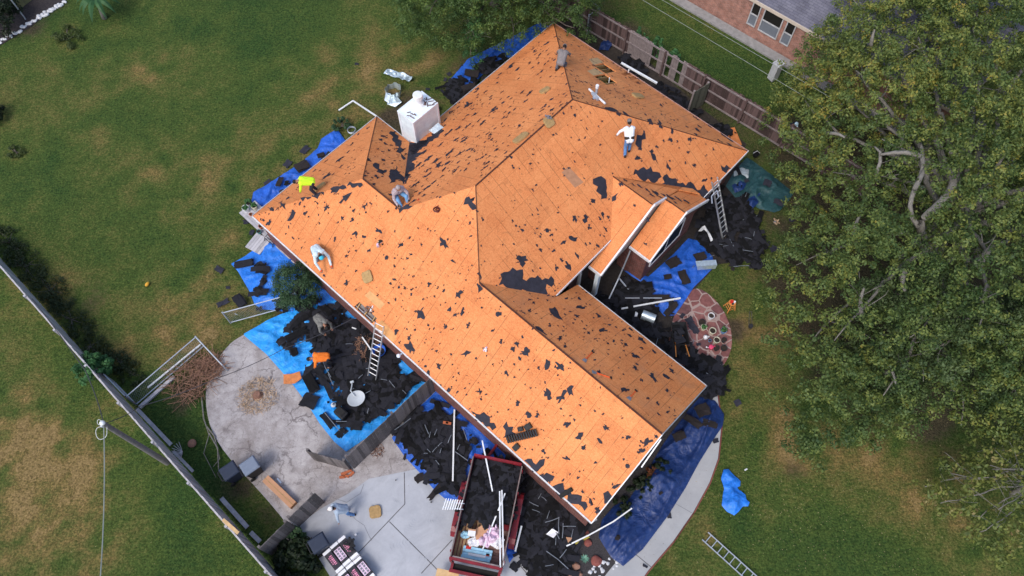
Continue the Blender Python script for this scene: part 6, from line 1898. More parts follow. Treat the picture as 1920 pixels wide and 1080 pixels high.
    if kind == 'hair':
        mesh_obj('hair', capsule_mesh([], [(Hd + hd * .022 - fw * .018, .104, (.9, 1, 1))], .016, 'hair'), mat or M['hair'], root)
    else:
        mesh_obj('hair', capsule_mesh([], [(Hd - fw * .03 - hd * .01, .096, (.92, 1, 1))], .016, 'hair'), M['hair'], root)
        caps_ = [(Hd + hd * .045 - fw * .008, Hd + hd * .052, .102, .098)]
        br_ = []
        if kind == 'cap': caps_ += [(Hd + fw * .07 + hd * .05 + side * .04, Hd + fw * .165 + hd * .035 + side * .03, .026, .012), (Hd + fw * .07 + hd * .05 - side * .04, Hd + fw * .165 + hd * .035 - side * .03, .026, .012), (Hd + fw * .09 + hd * .05, Hd + fw * .175 + hd * .035, .026, .012)]
        mesh_obj('cap', capsule_mesh(caps_, br_, .012, 'cap'), mat, root)
        if kind == 'hat':
            m2 = MB(); m2.lathe([(.09, .02), (.17, .0), (.175, .01), (.10, .04)], 20)
            ho = m2.obj('hat_brim', mat, root, smooth=True); ho.location = Hd + hd * .03; ho.rotation_euler = hd.to_track_quat('Z', 'Y').to_euler()
    if gloves:
        for i in (0, 1):
            d = (ha[i] - el[i]).normalized()
            mesh_obj('glove', capsule_mesh([(ha[i] - d * .07, ha[i] + d * .03, .040, .038)] + [(ha[i] + d * .03 + side * (-.03 + .02 * k), ha[i] + d * .095 + side * (-.032 + .021 * k), .0145, .012) for k in range(4)], [], .011, 'glove'), gloves, root)
    if belt:
        mesh_obj('belt', capsule_mesh([(P + up * .10 + side * .075, P + up * .135 + side * .075, .142, .142), (P + up * .10 - side * .075, P + up * .135 - side * .075, .142, .142)], [], .014, 'belt'), M['boot'], root)
    root.scale = (scale,) * 3
    return root
def rp(pl, px, py, dz=0):
    p = onroof(pl, px, py)
    return hw(p.x, p.y, p.z + dz)
person('person in a bright yellow shirt bending over on the far left hip', rp('H', 590, 362), 188, BEND, clothm('hi_vis_yellow', (0.62, 0.95, 0.03), .06), M['dark_jeans'], ('hair', None), scale=1.0)
person('person in a pale blue shirt and turquoise cap crouching at the left eave', rp('L', 601, 484, -.02), -58, KNEEL, clothm('pale_blue_shirt', (0.60, 0.74, 0.80), .12), clothm('grey_trousers', (.16, .19, .24), .2), ('cap', clothm('turquoise_cap', (0.06, 0.52, 0.72), .1)), M['orange_tool'], 1.12)
person('person in a white shirt and blue jeans stepping up the middle slope', rp('S', 1175, 288), 97, LEAN, clothm('white_shirt', (0.74, 0.77, 0.82), .08), M['jeans'], ('cap', clothm('grey_cap', (.16, .15, .15), .15)), scale=1.05, belt=True)
person('person in grey clothes bending on the far top hip under the tree', rp('B', 1053, 122), 75, KNEEL, clothm('grey_shirt', (0.20, 0.18, 0.18), .2), clothm('slate_trousers', (.12, .13, .16), .2), ('cap', clothm('dull_grey_cap', (.19, .17, .17), .2)), scale=1.05)
person('person in a plaid grey shirt sitting with bent knees in the roof valley', rp('I', 748, 371, .02), -58, SIT, clothm('plaid_shirt', (0.42, 0.34, 0.36), .5, 26), clothm('light_jeans', (.16, .34, .58), .25), ('hair', clothm('grey_cap2', (.34, .29, .29), .3)), M['rubber'], 1.15)
person('person in an orange shirt bending over the shingles on the patio tarp', at(617, 684, .28), 192, BEND, clothm('orange_shirt', (0.86, 0.20, 0.025), .08), M['dark_jeans'], ('hair', None), scale=1.05)
person('person in a grey camouflage shirt bending down near the bush', at(606, 614, .28), -48, BEND, clothm('camo_shirt', (0.17, 0.165, 0.15), .55, 14), clothm('dark_olive_trousers', (.03, .03, .028), .2), ('hair', None), scale=1.08)
person('person in a light blue shirt and white cap stooping on the driveway', at(657, 962, .035), 192, LEAN, clothm('sky_blue_shirt', (0.36, 0.44, 0.54), .2), M['jeans'], ('cap', clothm('white_cap', (.72, .72, .72), .08)), scale=1.0)
person('person in dark navy with a pale blue cap behind the plank fence', Vector((at(1481, 221, 1.5).x, at(1481, 221, 1.5).y, 0)), -60, LEAN, clothm('navy_shirt', (0.012, 0.016, 0.04), .2), M['dark_jeans'], ('cap', clothm('pale_blue_cap', (.52, .70, .82), .08)))

# ------------------------------------------------------------------ LADDERS
def ladder(p0, p1, w, label, group=None, flat=False, feet=True, rung=.305, mat='alu'):
    p0, p1 = Vector(p0), Vector(p1)
    d = p1 - p0; L = d.length; d.normalize()
    wdir = Vector((-d.y, d.x, 0)).normalized()
    nrm = d.cross(wdir)
    root = thing('ladder', label, 'ladder', p0, 0, group)
    for s in (-1, 1):
        mb = MB(); mb.bar(wdir * s * w / 2, wdir * s * w / 2 + d * L, .035, .08, nrm)
        mb.obj('rail', M[mat], root)
    n = int((L - .2) / rung)
    mb = MB(); mb.cyl(-wdir * (w / 2 - .015), wdir * (w / 2 - .015), .021, n=8)
    rm = mb.mesh('rung')
    for k in range(n + 1):
        o = mesh_obj('rung', rm, M[mat], root)
        o.location = d * (.16 + k * rung)
    return root
bt_, tp_ = at(697, 714, .05), at(712, 608, 3.25)
ladder(bt_, tp_, .42, 'aluminium ladder leaning on the left eave above the patio', 'aluminium ladders')
ladder(at(1360, 446, .05), at(1340, 337, 3.35), .40, 'aluminium ladder leaning on the right eave near the teal tarp', 'aluminium ladders')
l0, l1 = at(1322, 1005, .06), at(1322 + 150, 1005 + 136, .06)
ladder(l0, l1, .40, 'aluminium ladder lying flat on the front lawn', 'aluminium ladders')
# ladder stand-off arms at the right eave
mb = MB()
a = at(1334, 368, 2.75)
mb.bar(a, a + E1 * .25 - E2 * .3, .05, .05).bar(a + E2 * .45, a + E1 * .25 + E2 * .2, .05, .05).bar(a, a + E2 * .45, .05, .05)
tag(mb.obj('ladder_bracket', M['galv']), 'grey stand off bracket at the foot of the roof beside the right ladder', 'bracket')

# ------------------------------------------------------------------ DUMP TRAILER
tc = [at(888, 850, 1.45), at(980, 870, 1.45), at(946, 1070, 1.45), at(838, 1045, 1.45)]
ctr = sum(tc, Vector()) / 4
ty = ((tc[0] + tc[1]) / 2 - (tc[2] + tc[3]) / 2).normalized(); ty.z = 0
trot = math.atan2(ty.y, ty.x) - math.pi / 2
tl = Vector((ctr.x, ctr.y, 0))
TW, TLN, TF, TT_ = 2.1, 4.2, .72, 1.45
trailer = thing('dump_trailer', 'red dump trailer with raised wooden sides full of torn roofing', 'trailer', tl, trot)
mb = MB(); mb.box((0, 0, TF - .04), (TW - .1, TLN - .1, .08)); mb.obj('bed_floor', M['red'], trailer)
mb = MB()
for k in range(16):
    mb.box((-.98 + k * .0, 0, 0), (.001, .001, .001)) if False else None
x = -TW / 2 + .1
while x < .15:
    mb.box((x, -TLN / 2 + 1.0, TF + .03), (.10, 1.7, .03)); x += .135
mb.obj('floor_planks', M['pallet'], trailer)
mb = MB(); y = -TLN / 2 + .12
while y < -TLN / 2 + 1.6:
    mb.box((.6, y, TF + .035), (.85, .10, .03)); y += .115
mb.obj('floor_planks', M['pallet_red'], trailer)
for s in (-1, 1):
    mb = MB(); mb.box((s * (TW / 2 - .03), 0, (TF + TT_ - .3) / 2), (.05, TLN - .1, TT_ - .3 - TF + .1)); mb.obj('side_wall', M['red'], trailer)
    mb = MB(); mb.box((s * (TW / 2 - .02), 0, TT_ - .12), (.045, TLN - .2, .24)); mb.obj('side_board', M['fence_board'] if 'fence_board' in M else M['wood_rail'], trailer)
    mb = MB()
    for k in range(5): mb.box((s * (TW / 2 + .02), -TLN / 2 + .3 + k * .9, 1.0), (.06, .08, .85))
    mb.obj('stake', M['red'], trailer)
    # fender over two wheels
    fm = MB(); prev = None
    fx0, fx1 = s * (TW / 2 + .03), s * (TW / 2 + .27)
    prof = [(-1.15, .45), (-1.0, .78), (-.8, .86), (.8, .86), (1.0, .78), (1.15, .45)]
    for (ya, za), (yb, zb) in zip(prof, prof[1:]):
        fm.slab([(fx0, ya, za), (fx1, ya, za), (fx1, yb, zb), (fx0, yb, zb)], (0, 0, -.03))
    fo = fm.obj('fender', M['red'], trailer)
    for yy in (-.46, .46):
        wm = MB(); wm.cyl((s * (TW / 2 + .06), yy, .36), (s * (TW / 2 + .25), yy, .36), .36, n=24); w_ = wm.obj('wheel', M['rubber'], trailer, bevel=.02)
        wm = MB(); wm.cyl((s * (TW / 2 + .245), yy, .36), (s * (TW / 2 + .268), yy, .36), .20, n=18); wm.obj('rim', M['alu'], w_)
mb = MB(); mb.box((0, TLN / 2 - .04, TT_ - .02), (TW - .1, .10, .14)); mb.box((0, TLN / 2 - .03, 1.05), (TW - .12, .05, .75)); mb.obj('front_wall', M['red'], trailer)
mb = MB(); mb.box((0, -TLN / 2 + .02, TT_ - .06), (TW + .02, .10, .16)); mb.obj('rear_rail', M['red'], trailer)
mb = MB(); mb.box((0, -TLN / 2 + .10, TT_ - .02), (TW - .2, .05, .1)); mb.obj('rear_board', M['wood_rail'], trailer)
mb = MB(); mb.box((0, -TLN / 2 - .36, .74), (TW - .06, .12, .16)); mb.bar((-TW / 2 + .1, -TLN / 2, .74), (-TW / 2 + .1, -TLN / 2 - .34, .74), .1, .12).bar((TW / 2 - .1, -TLN / 2, .74), (TW / 2 - .1, -TLN / 2 - .34, .74), .1, .12); mb.obj('rear_bumper', M['red'], trailer)
mb = MB(); mb.box((0, -TLN / 2 - .17, .66), (TW - .3, .24, .03)); mb.obj('dark_gap_sheet', M['dark'], trailer)  # near-black sheet added to stand in for the shaded gap before the bumper
mb = MB(); mb.box((0, -TLN / 2 + .03, 1.08), (TW - .1, .03, .42)); mb.obj('tail_panel', M['dark'], trailer)
for s in (-1, 1):
    mb = MB(); mb.box((s * (TW / 2 - .06), -TLN / 2 - .03, 1.1), (.10, .10, .62)); mb.obj('rear_post', M['red'], trailer)
mb = MB(); mb.bar((-.6, TLN / 2, .55), (0, TLN / 2 + 1.3, .5), .1, .12).bar((.6, TLN / 2, .55), (0, TLN / 2 + 1.3, .5), .1, .12); mb.obj('drawbar', M['red'], trailer)
Mt = Matrix.Translation(tl) @ Matrix.Rotation(trot, 4, 'Z')
def tw_(x, y, z): return Mt @ Vector((x, y, z))
tpoly = [tuple(tw_(x, y, 0)[:2]) for x, y in ((-.94, -.45), (.94, -.30), (.96, 1.98), (-.96, 1.98))]
debris('shingle_debris', tpoly, -1.6, 'torn shingles and felt filling the front of the red trailer', 21.5, base=.18, amp=.35, n=330, z0=TF)
# things lying in the trailer
def crump(name, px, py, z, r, mat, label, cat, seed, hgt=.25):
    c = at(px, py, z)
    rg = random.Random(seed)
    poly = [(math.cos(t / 11 * 6.283) * r * rg.uniform(.6, 1.2), math.sin(t / 11 * 6.283) * r * rg.uniform(.6, 1.2)) for t in range(11)]
    vs, fs_ = cloth(poly, .045, lambda x, y, d: hgt * abs(noise.noise(Vector((x * 4.5, y * 4.5, seed)))) * min(1, d / .1) + .05 * noise.noise(Vector((x * 14, y * 14, seed))) + .04)
    o = sheet_obj(name, vs, fs_, mat, smooth=False); o.location = c
    return tag(o, label, cat)
crump('plastic_sheet', 925, 1000, .95, .42, M['pink_wrap'], 'crumpled pink plastic sheet lying in the red trailer', 'plastic sheet', 4.4, .5)
crump('plastic_sheet', 908, 1013, .90, .34, M['pink_wrap'], 'paler pink plastic wad beside the cardboard in the trailer', 'plastic sheet', 9.4, .4)
crump('plastic_sheet', 890, 1016, .88, .26, M['wrap_white'], 'white paper wad below the white box in the trailer', 'paper', 5.5, .25)
crump('plastic_sheet', 935, 1018, .92, .30, M['wrap_white'], 'pale plastic wad beside the right trailer wall', 'plastic sheet', 8.8, .3)
crump('rag', 873, 1003, .86, .22, M['blue_wrap'], 'light blue rag at the left wall of the red trailer', 'rag', 6.1, .2)
crump('rag', 862, 985, .95, .2, M['black'], 'black rag and cords at the left wall of the trailer', 'rag', 7.3, .3)
mb = MB(); mb.box((0, 0, .15), (.30, .26, .3)); o = mb.obj('cardboard_box', M['wrap_white'], bevel=.006); o.location = at(884, 1000, .92); o.rotation_euler = (.05, .1, trot + .1); tag(o, 'small white cardboard box in the red trailer', 'box')
mb = MB(); mb.box((0, 0, .125), (.302, .10, .262)) if False else mb.box((0, .10, .301), (.30, .06, .004)); q = mb.obj('box_flap', M['cardboard'], o)
mb = MB(); mb.slab([(-.3, -.2, 0), (.32, -.14, .05), (.22, .24, .12), (-.24, .2, .04)], (0, 0, -.02)); o = mb.obj('cardboard_sheet', M['cardboard']); o.location = at(903, 998, .98); o.rotation_euler = (0, 0, .4); tag(o, 'brown folded cardboard piece between white box and pink plastic', 'cardboard')
bw = thing('blue_pack', 'pale blue wrapped bundle of long packs at the trailer rear', 'package', at(893, 1042, .80), trot + .02)
for k in range(5):
    mb = MB(); mb.box((rr.uniform(-.03, .03), -.24 + k * .12, .05 + .04 * (k % 2)), (1.18, .11, .09)); mb.obj('pack', M['blue_wrap'], bw, bevel=.012)
mb = MB(); mb.box((-.36, .24, .11), (.2, .12, .03)); mb.obj('red_print', M['red_bright'], bw)
mb = MB(); mb.box((.45, .10, .12), (.14, .10, .03)); mb.obj('red_print', M['red_bright'], bw)
mb = MB(); mb.box((.03, .0, .115), (.7, .10, .03)); mb.obj('clear_window', M['wrap_white'], bw)
for a, b_, za, zb, lb in (((937, 921), (938, 1064), 1.5, 1.45, 'longest white metal channel lying across the red trailer'), ((941, 919), (944, 1060), 1.45, 1.42, 'second white metal channel beside the longest one in the trailer'), ((947, 925), (905, 1030), 1.35, .95, 'thin white rod slanting over the pink plastic in the trailer'), ((904, 826), (925, 929), 1.6, 1.1, 'pale metal gutter length propped over the front of the trailer')):
    mb = MB(); mb.bar(at(*a, za), at(*b_, zb), .055, .05); tag(mb.obj('metal_channel', M['white_metal']), lb, 'metal channel', 'metal lengths in the trailer')
rk = thing('slatted_rack', 'bent white slatted metal rack hanging on the left trailer side', 'rack', at(852, 948, 1.35), trot)
for k in range(8):
    mb = MB(); mb.bar((-.45 + k * .10, -.22 + .012 * k, -.22 + k * .045), (-.40 + k * .10, .24, -.12 + k * .045), .035, .02); mb.obj('slat', M['white_metal'], rk)
mb = MB(); mb.bar((-.5, .1, -.2), (.4, .12, .2), .03, .025); mb.bar((-.5, -.12, -.24), (.4, -.1, .16), .03, .025); mb.obj('cross_bar', M['galv'], rk)
mb = MB(); mb.box((0, 0, .03), (.9, .5, .05)); o = mb.obj('plank_end', M['wood_new']); o.location = at(838, 1082, .6); o.rotation_euler = (0, 0, trot); tag(o, 'pale new board end below the trailer at the picture bottom', 'board')

# ------------------------------------------------------------------ SHINGLE BUNDLES ON PALLETS
pa = at(640, 1035); pd = (at(700, 1075) - at(650, 1010)).normalized()
pdir = math.atan2(pd.y, pd.x)
pal = thing('pallet', 'wooden pallet under the wrapped shingle bundles beside the bin', 'pallet', at(655, 1058, .0), pdir)
for k in range(7):
    mb = MB(); mb.box((-.9 + k * .45, 0, .12), (.12, 1.1, .03)); mb.obj('deck_board', M['pallet'], pal)
for s in (-1, 0, 1):
    mb = MB(); mb.box((.45, s * .48, .055), (2.9, .09, .10)); mb.obj('stringer', M['pallet'], pal)
def bundle(x, y, z, rot, var):
    root = thing('shingle_bundle', 'wrapped bundle', 'shingle bundle', Matrix.Translation(at(655, 1058)) @ Matrix.Rotation(pdir, 4, 'Z') @ Vector((x, y, z)), pdir + rot, 'wrapped shingle bundles on the pallet')
    mb = MB(); mb.box((0, 0, .055), (.98, .34, .11)); mb.obj('wrapper', M['wrap_black'], root, bevel=.02)
    for s in (-1, 1):
        mb = MB(); mb.box((s * .435, 0, .0575), (.13, .345, .117)); mb.obj('white_end', M['wrap_white'], root, bevel=.01)
    mb = MB()
    if var % 2:
        mb.box((.0, 0, .1115), (.5, .30, .006)); mb.obj('pink_panel', M['wrap_pink2'] if 'wrap_pink2' in M else M['pink_wrap'], root)
        mb = MB()
        for i in range(4):
            for j in range(2): mb.box((-.18 + i * .12, -.07 + j * .14, .1165), (.085, .085, .006))
        mb.obj('swatch_print', M['wrap_grey'], root)
    else:
        mb = MB()
        for i, w in enumerate((.05, .03, .06, .04, .05, .03)): mb.box((-.2 + i * .075, .02, .1125), (w, .11, .006))
        for i in range(4): mb.box((-.16 + i * .09, -.08, .1125), (.06, .03, .006))
        mb.obj('pink_lettering', M['wrap_pink'], root)
    return root
lab_b = ['bundle with pink panel at the top left end of the pallet stack', 'bundle with grey swatches beside the pink end bundle', 'bundle with pink lettering at the lower left of the first stack', 'bundle holding the black junk on the first stack', 'bundle with pink lettering just below the gap between stacks', 'bundle with grey swatches at the right of the second stack', 'bundle with pink lettering cut by the picture bottom', 'single white ended bundle at the right end of the second stack']
bl = []
for si, x0 in enumerate((-.45, .62)):
    for layer in range(3):
        for j in range(3):
            o = bundle(x0 + rr.uniform(-.02, .02), -.37 + j * .37, .14 + layer * .115, rr.uniform(-.02, .02), si + j + layer)
            bl.append((si, layer, j, o))
LAYN = ['bottom', 'middle', 'top']; SIDE = ['right edge', 'middle row', 'left edge']
for si, layer, j, o in bl:
    o['label'] = 'wrapped shingle bundle, %s layer, %s of the stack %s' % (LAYN[layer], ['lawn side', 'centre', 'driveway side'][j], ['nearer the bin', 'farther from the bin'][si])
mb = MB()
for k in range(9): mb.box((rr.uniform(-.2, .2), rr.uniform(-.2, .2), .06 + rr.random() * .08), (rr.uniform(.06, .25), rr.uniform(.05, .16), rr.uniform(.04, .1)), Matrix.Rotation(rr.uniform(0, 3), 3, 'Z'))
o = mb.obj('tool_pile', M['black']); o.location = at(655, 1022, .5); tag(o, 'black tool pile lying on top of the wrapped bundles', 'tools')
mb = MB(); mb.lathe([(.001, 0), (.05, 0), (.05, .1), (.035, .12), (.001, .12)], 12, (0, 0, 0)); o = mb.obj('white_cup', M['wrap_white']); o.location = at(668, 1003, .035); tag(o, 'small white cup standing on the driveway beside the bundles', 'cup')

# ------------------------------------------------------------------ WHEELED BINS
def wheeled_bin(px, py, deg, mat_b, mat_l, label):
    root = thing('wheeled_bin', label, 'bin', at(px, py), R(deg), 'wheeled bins')
    mb = MB(); lo, hi = (.23, .25), (.29, .33)
    vs = [Vector((sx * w[0], sy * w[1], z)) for z, w in ((.06, lo), (.98, hi)) for sx, sy in ((-1, -1), (1, -1), (1, 1), (-1, 1))]
    mb.add(vs, [(3, 2, 1, 0), (4, 5, 6, 7), (0, 1, 5, 4), (1, 2, 6, 5), (2, 3, 7, 6), (3, 0, 4, 7)])
    mb.obj('bin_body', M[mat_b], root, bevel=.03)
    mb = MB()
    mb.add([Vector(v_) for v_ in ((-.32, -.37, .99), (.32, -.37, .99), (.32, .36, .99), (-.32, .36, .99), (-.26, -.31, 1.07), (.26, -.31, 1.07), (.26, .32, 1.05), (-.26, .32, 1.05))], [(3, 2, 1, 0), (4, 5, 6, 7), (0, 1, 5, 4), (1, 2, 6, 5), (2, 3, 7, 6), (3, 0, 4, 7)])
    mb.obj('lid', M[mat_l], root, bevel=.025)
    mb = MB(); mb.bar((-.22, .42, 1.0), (.22, .42, 1.0), .04, .04).bar((-.22, .34, 1.0), (-.22, .43, 1.0), .04, .04).bar((.22, .34, 1.0), (.22, .43, 1.0), .04, .04); mb.obj('handle', M['black'], root, bevel=.01)
    for s in (-1, 1):
        mb = MB(); mb.cyl((s * .24, .27, .12), (s * .30, .27, .12), .12, n=16); mb.obj('wheel', M['rubber'], root)
wheeled_bin(444, 893, 128, 'bin', 'bin', 'dark grey wheeled bin on the grass beside the paler bin')
wheeled_bin(481, 884, 128, 'black', 'bin_light', 'wheeled bin with a pale grey lid at the patio edge')
wheeled_bin(607, 1025, 125, 'bin', 'bin', 'dark grey wheeled bin between the driveway and the shingle bundles')
# long cardboard box
lb0, lb1 = at(499, 898, .15), at(551, 948, .15)
mb = MB(); mb.bar((lb0), (lb1), .34, .30)
lbx = mb.obj('long_box', M['cardboard'], bevel=.01); tag(lbx, 'long brown cardboard box lying between bins and yard gate', 'box')
mb = MB(); d_ = (lb1 - lb0).normalized(); mb.bar(lb0 + Vector((0, 0, .153)), lb1 + Vector((0, 0, .153)), .03, .004); mb.obj('tape', M['foam'], lbx)
mb = MB(); mb.bar(at(520, 897, .03), at(527, 906, .03), .07, .03); tag(mb.obj('white_tube', M['white_paint']), 'short white tube on the patio beside the long cardboard box', 'tube')

# ------------------------------------------------------------------ FOAM PADS
def pad(loc, rot_n, s, label, deg=0.0, n_world=None, group='tan foam pads'):
    root = None
    mb = MB()
    pts = []
    for i in range(20):
        t = 2 * math.pi * i / 20
        c, q = math.cos(t), math.sin(t)
        k = (abs(c) ** 5 + abs(q) ** 5) ** (-1 / 5)
        pts.append((c * k * s[0] / 2 * rr.uniform(.95, 1.04), q * k * s[1] / 2 * rr.uniform(.95, 1.04)))
    mb.prism(pts, 0, .10)
    o = mb.obj('foam_pad', M['foam'], bevel=.02)
    o.location = loc
    if n_world is not None:
        qn = Vector((0, 0, 1)).rotation_difference(n_world)
        o.rotation_mode = 'QUATERNION'
        from mathutils import Quaternion
        o.rotation_quaternion = qn @ Quaternion((0, 0, 1), R(deg))
    else: o.rotation_euler = (0, 0, R(deg))
    return tag(o, label, 'foam pad', group)
def roof_pad(pl, px, py, s, deg, label):
    return pad(rp(pl, px, py), None, s, label, deg, roofnormal_w(pl))
roof_pad('L', 690, 519, (.50, .52), 15, 'tan foam pad lying alone on the large pale slope')
roof_pad('E', 1195, 181, (.42, .72), -60, 'tan foam pad lying on the slope with the open holes')
roof_pad('B', 1022, 171, (.50, .40), 25, 'tan foam pad on the back slope near the top hip')
roof_pad('B', 977, 260, (.75, .42), 40, 'dusty tan foam pad just left of the main ridge')
roof_pad('S', 1028, 229, (.46, .46), 40, 'tan foam pad on the main ridge carrying small tools')
roof_pad('H', 600, 352, (.66, .30), 40, 'tan foam pad under the worker in yellow')
pad(at(704, 960, .035), None, (.50, .52), 'square tan foam pad lying on the driveway', 10)
mb = MB()
for k in range(7): mb.box((rr.uniform(-.12, .12), rr.uniform(-.12, .12), rr.uniform(.02, .08)), (rr.uniform(.04, .16), rr.uniform(.03, .07), .04), Matrix.Rotation(rr.uniform(0, 3), 3, 'Z'))
o = mb.obj('small_tools', M['pink_wrap'] if False else M['wrap_grey']); o.location = rp('S', 1028, 227, .16); tag(o, 'handful of small tools on the ridge foam pad', 'tools')
# bags and coils on the roof
def heap(px, py, pl, mats, label, cat, seed, n=14, r=.14, z=.02):
    rg = random.Random(seed)
    root = thing(cat.replace(' ', '_'), label, cat, rp(pl, px, py, z))
    for mi, mt in enumerate(mats):
        mb = MB()
        for k in range(n // len(mats)): mb.box((rg.uniform(-r, r), rg.uniform(-r, r), rg.uniform(.0, .1)), (rg.uniform(.04, .14), rg.uniform(.03, .10), rg.uniform(.03, .09)), Matrix.Rotation(rg.uniform(0, 3), 3, 'Z') @ Matrix.Rotation(rg.uniform(-.5, .5), 3, 'X'))
        mb.obj(['bag', 'tool', 'strap'][mi % 3], M[mt], root)
heap(712, 459, 'L', ['pink_wrap', 'rubber', 'straw'], 'small bag with tools on the large pale slope', 'tool bag', 3)
heap(909, 656, 'L', ['pink_wrap', 'wrap_white'], 'tiny pale pouch on the slope above the garage', 'pouch', 4, 6, .07)
heap(693, 581, 'L', ['wrap_grey', 'rock_brown', 'wrap_white'], 'grey bag of waste stuffed in the eave hole', 'waste bag', 8, 16, .16)
hs = thing('hose_coil', 'dark red coiled air hose on the slope below the main hip', 'hose', rp('L', 820, 395, .03))
mb = MB(); pts = []
for k in range(80):
    a = k * .42; r_ = .10 + .05 * math.sin(k * .21) + .012 * math.sin(k * 1.7)
    pts.append((math.cos(a) * r_, math.sin(a) * r_ * .9, .015 + .0012 * k))
pts += [(.05, .22, .08), (.02, .36, .10), (-.02, .45, .13)]
mb.tube(pts, .014, 5); mb.obj('hose', m_plain('dark_red_hose', (.12, .025, .02), .3, 6, .5), hs)

# shovels, vent pipes, bundle row
def shovel(pl, px, py, deg, ln, label):
    n = roofnormal_w(pl)
    root = thing('roofing_shovel', label, 'shovel', rp(pl, px, py, .04), 0, 'orange handled shovels on the garage roof')
    d = Vector((math.cos(R(deg)), math.sin(R(deg)), 0)); d = (d - n * d.dot(n)).normalized(); s_ = n.cross(d)
    mb = MB(); mb.cyl(-d * ln * .5, d * ln * .3, .022, n=8); mb.obj('shaft', M['orange_tool'], root)
    mb = MB(); mb.slab([-d * ln * .5 - s_ * .05, -d * ln * .5 - d * .2 - s_ * .10, -d * ln * .5 - d * .2 + s_ * .10, -d * ln * .5 + s_ * .05], -n * .012); mb.obj('blade', M['fine_metal'], root)
    mb = MB(); a = d * ln * .3; mb.bar(a, a + d * .07 + s_ * .06, .025, .025, n).bar(a, a + d * .07 - s_ * .06, .025, .025, n).bar(a + d * .07 + s_ * .07, a + d * .07 - s_ * .07, .03, .03, n); mb.obj('grip', M['rubber'], root)
shovel('W', 1106, 666, 52, .75, 'orange shovel pointing up beside the garage ridge')
shovel('W', 1134, 705, -2, .70, 'orange shovel lying level near the garage ridge')
shovel('W', 1188, 738, 50, .60, 'orange shovel lowest on the dim garage slope')
sh2 = MB(); a, b_ = rp('I', 776, 389, .05), rp('B', 785, 375, .08); sh2.bar(a, b_, .035, .03); tag(sh2.obj('pry_bar', M['red_bright']), 'red pry bar beside the sitting worker', 'pry bar')
vp = thing('vent_pipe', 'upright white plumbing vent pipe on the far slope with a collar', 'vent pipe', rp('E', 1117, 181))
mb = MB(); mb.cyl((0, 0, -.1), (0, 0, .62), .055, n=14); mb.obj('pipe', M['galv'], vp)
mb = MB(); mb.cyl((0, 0, .58), (0, 0, .74), .075, n=14); mb.obj('pipe_cap', M['white_metal'], vp)
lp = thing('loose_pipe', 'loose white pipe with fittings lying beside the vent pipe', 'pipe', rp('E', 1120, 188, .09))
a, b_ = rp('E', 1104, 171, .14) - lp.location, rp('E', 1134, 198, .14) - lp.location
mb = MB(); mb.cyl(a, b_, .05, n=12); mb.obj('pipe', M['white_metal'], lp)
mb = MB(); mb.cyl(a * .6 - Vector((0, 0, .02)), b_ * .1 - Vector((0, 0, .02)), .085, n=10).cyl(a * .45, a * .2 + Vector((-.1, -.15, -.02)), .05, n=10); mb.obj('fitting', M['galv'], lp)
mb = MB(); mb.cyl((0, 0, -.3), (0, 0, .22), .03, n=10); o = mb.obj('vent_stub', M['white_metal']); o.location = rp('E', 1142, 152); tag(o, 'thin pale pipe standing in the lower roof hole', 'pipe')
mb = MB(); mb.cyl((0, 0, -.1), (0, 0, .2), .035, n=10); o = mb.obj('vent_stub', M['white_metal']); o.location = rp('E', 1178, 136); tag(o, 'short white pipe stub near the far eave patches', 'pipe')
nL = roofnormal_w('L')
for k in range(13):
    t = k / 12
    px, py = 953 + (1006 - 953) * t, 824 - (824 - 811) * t
    mb = MB(); mb.box((0, 0, .09), (.055, .30, .17 + .03 * (k % 3)), Matrix.Rotation(.5, 3, 'Y')); o = mb.obj('new_shingle_stack', M['bundle_black'] if 'bundle_black' in M else M['black'], bevel=.012)
    o.location = rp('L', px, py, .02); qn = Vector((0, 0, 1)).rotation_difference(nL); o.rotation_euler = (qn @ Matrix.Rotation(.28, 3, 'Z').to_quaternion()).to_euler()
    tag(o, 'black hip shingle pack standing in the slanted row near the eave', 'shingle pack', 'row of black shingle packs on the eave')
for (px, py, s, dg), lb in zip(((991, 800, .30, 30), (977, 804, .22, 10), (969, 838, .28, 40)), ('square black shingle pack above the slanted row', 'small black shingle pack touching the slanted row', 'black shingle pack lying below the slanted row')):
    mb = MB(); mb.box((0, 0, .06), (s, s * .8, .12)); mb.box((0, 0, .125), (s * .7, s * .5, .01)); o = mb.obj('shingle_pack', M['black'], bevel=.01); o.location = rp('L', px, py, .01); qn = Vector((0, 0, 1)).rotation_difference(nL); o.rotation_euler = (qn @ Matrix.Rotation(R(dg), 3, 'Z').to_quaternion()).to_euler(); tag(o, lb, 'shingle pack')
mb = MB(); a, b_ = rp('L', 1050, 932, .03), rp('L', 1072, 918, .10); mb.bar(a, b_, .16, .08); tag(mb.obj('felt_roll', M['rubber']), 'short dark felt roll hanging at the lower eave', 'felt roll')

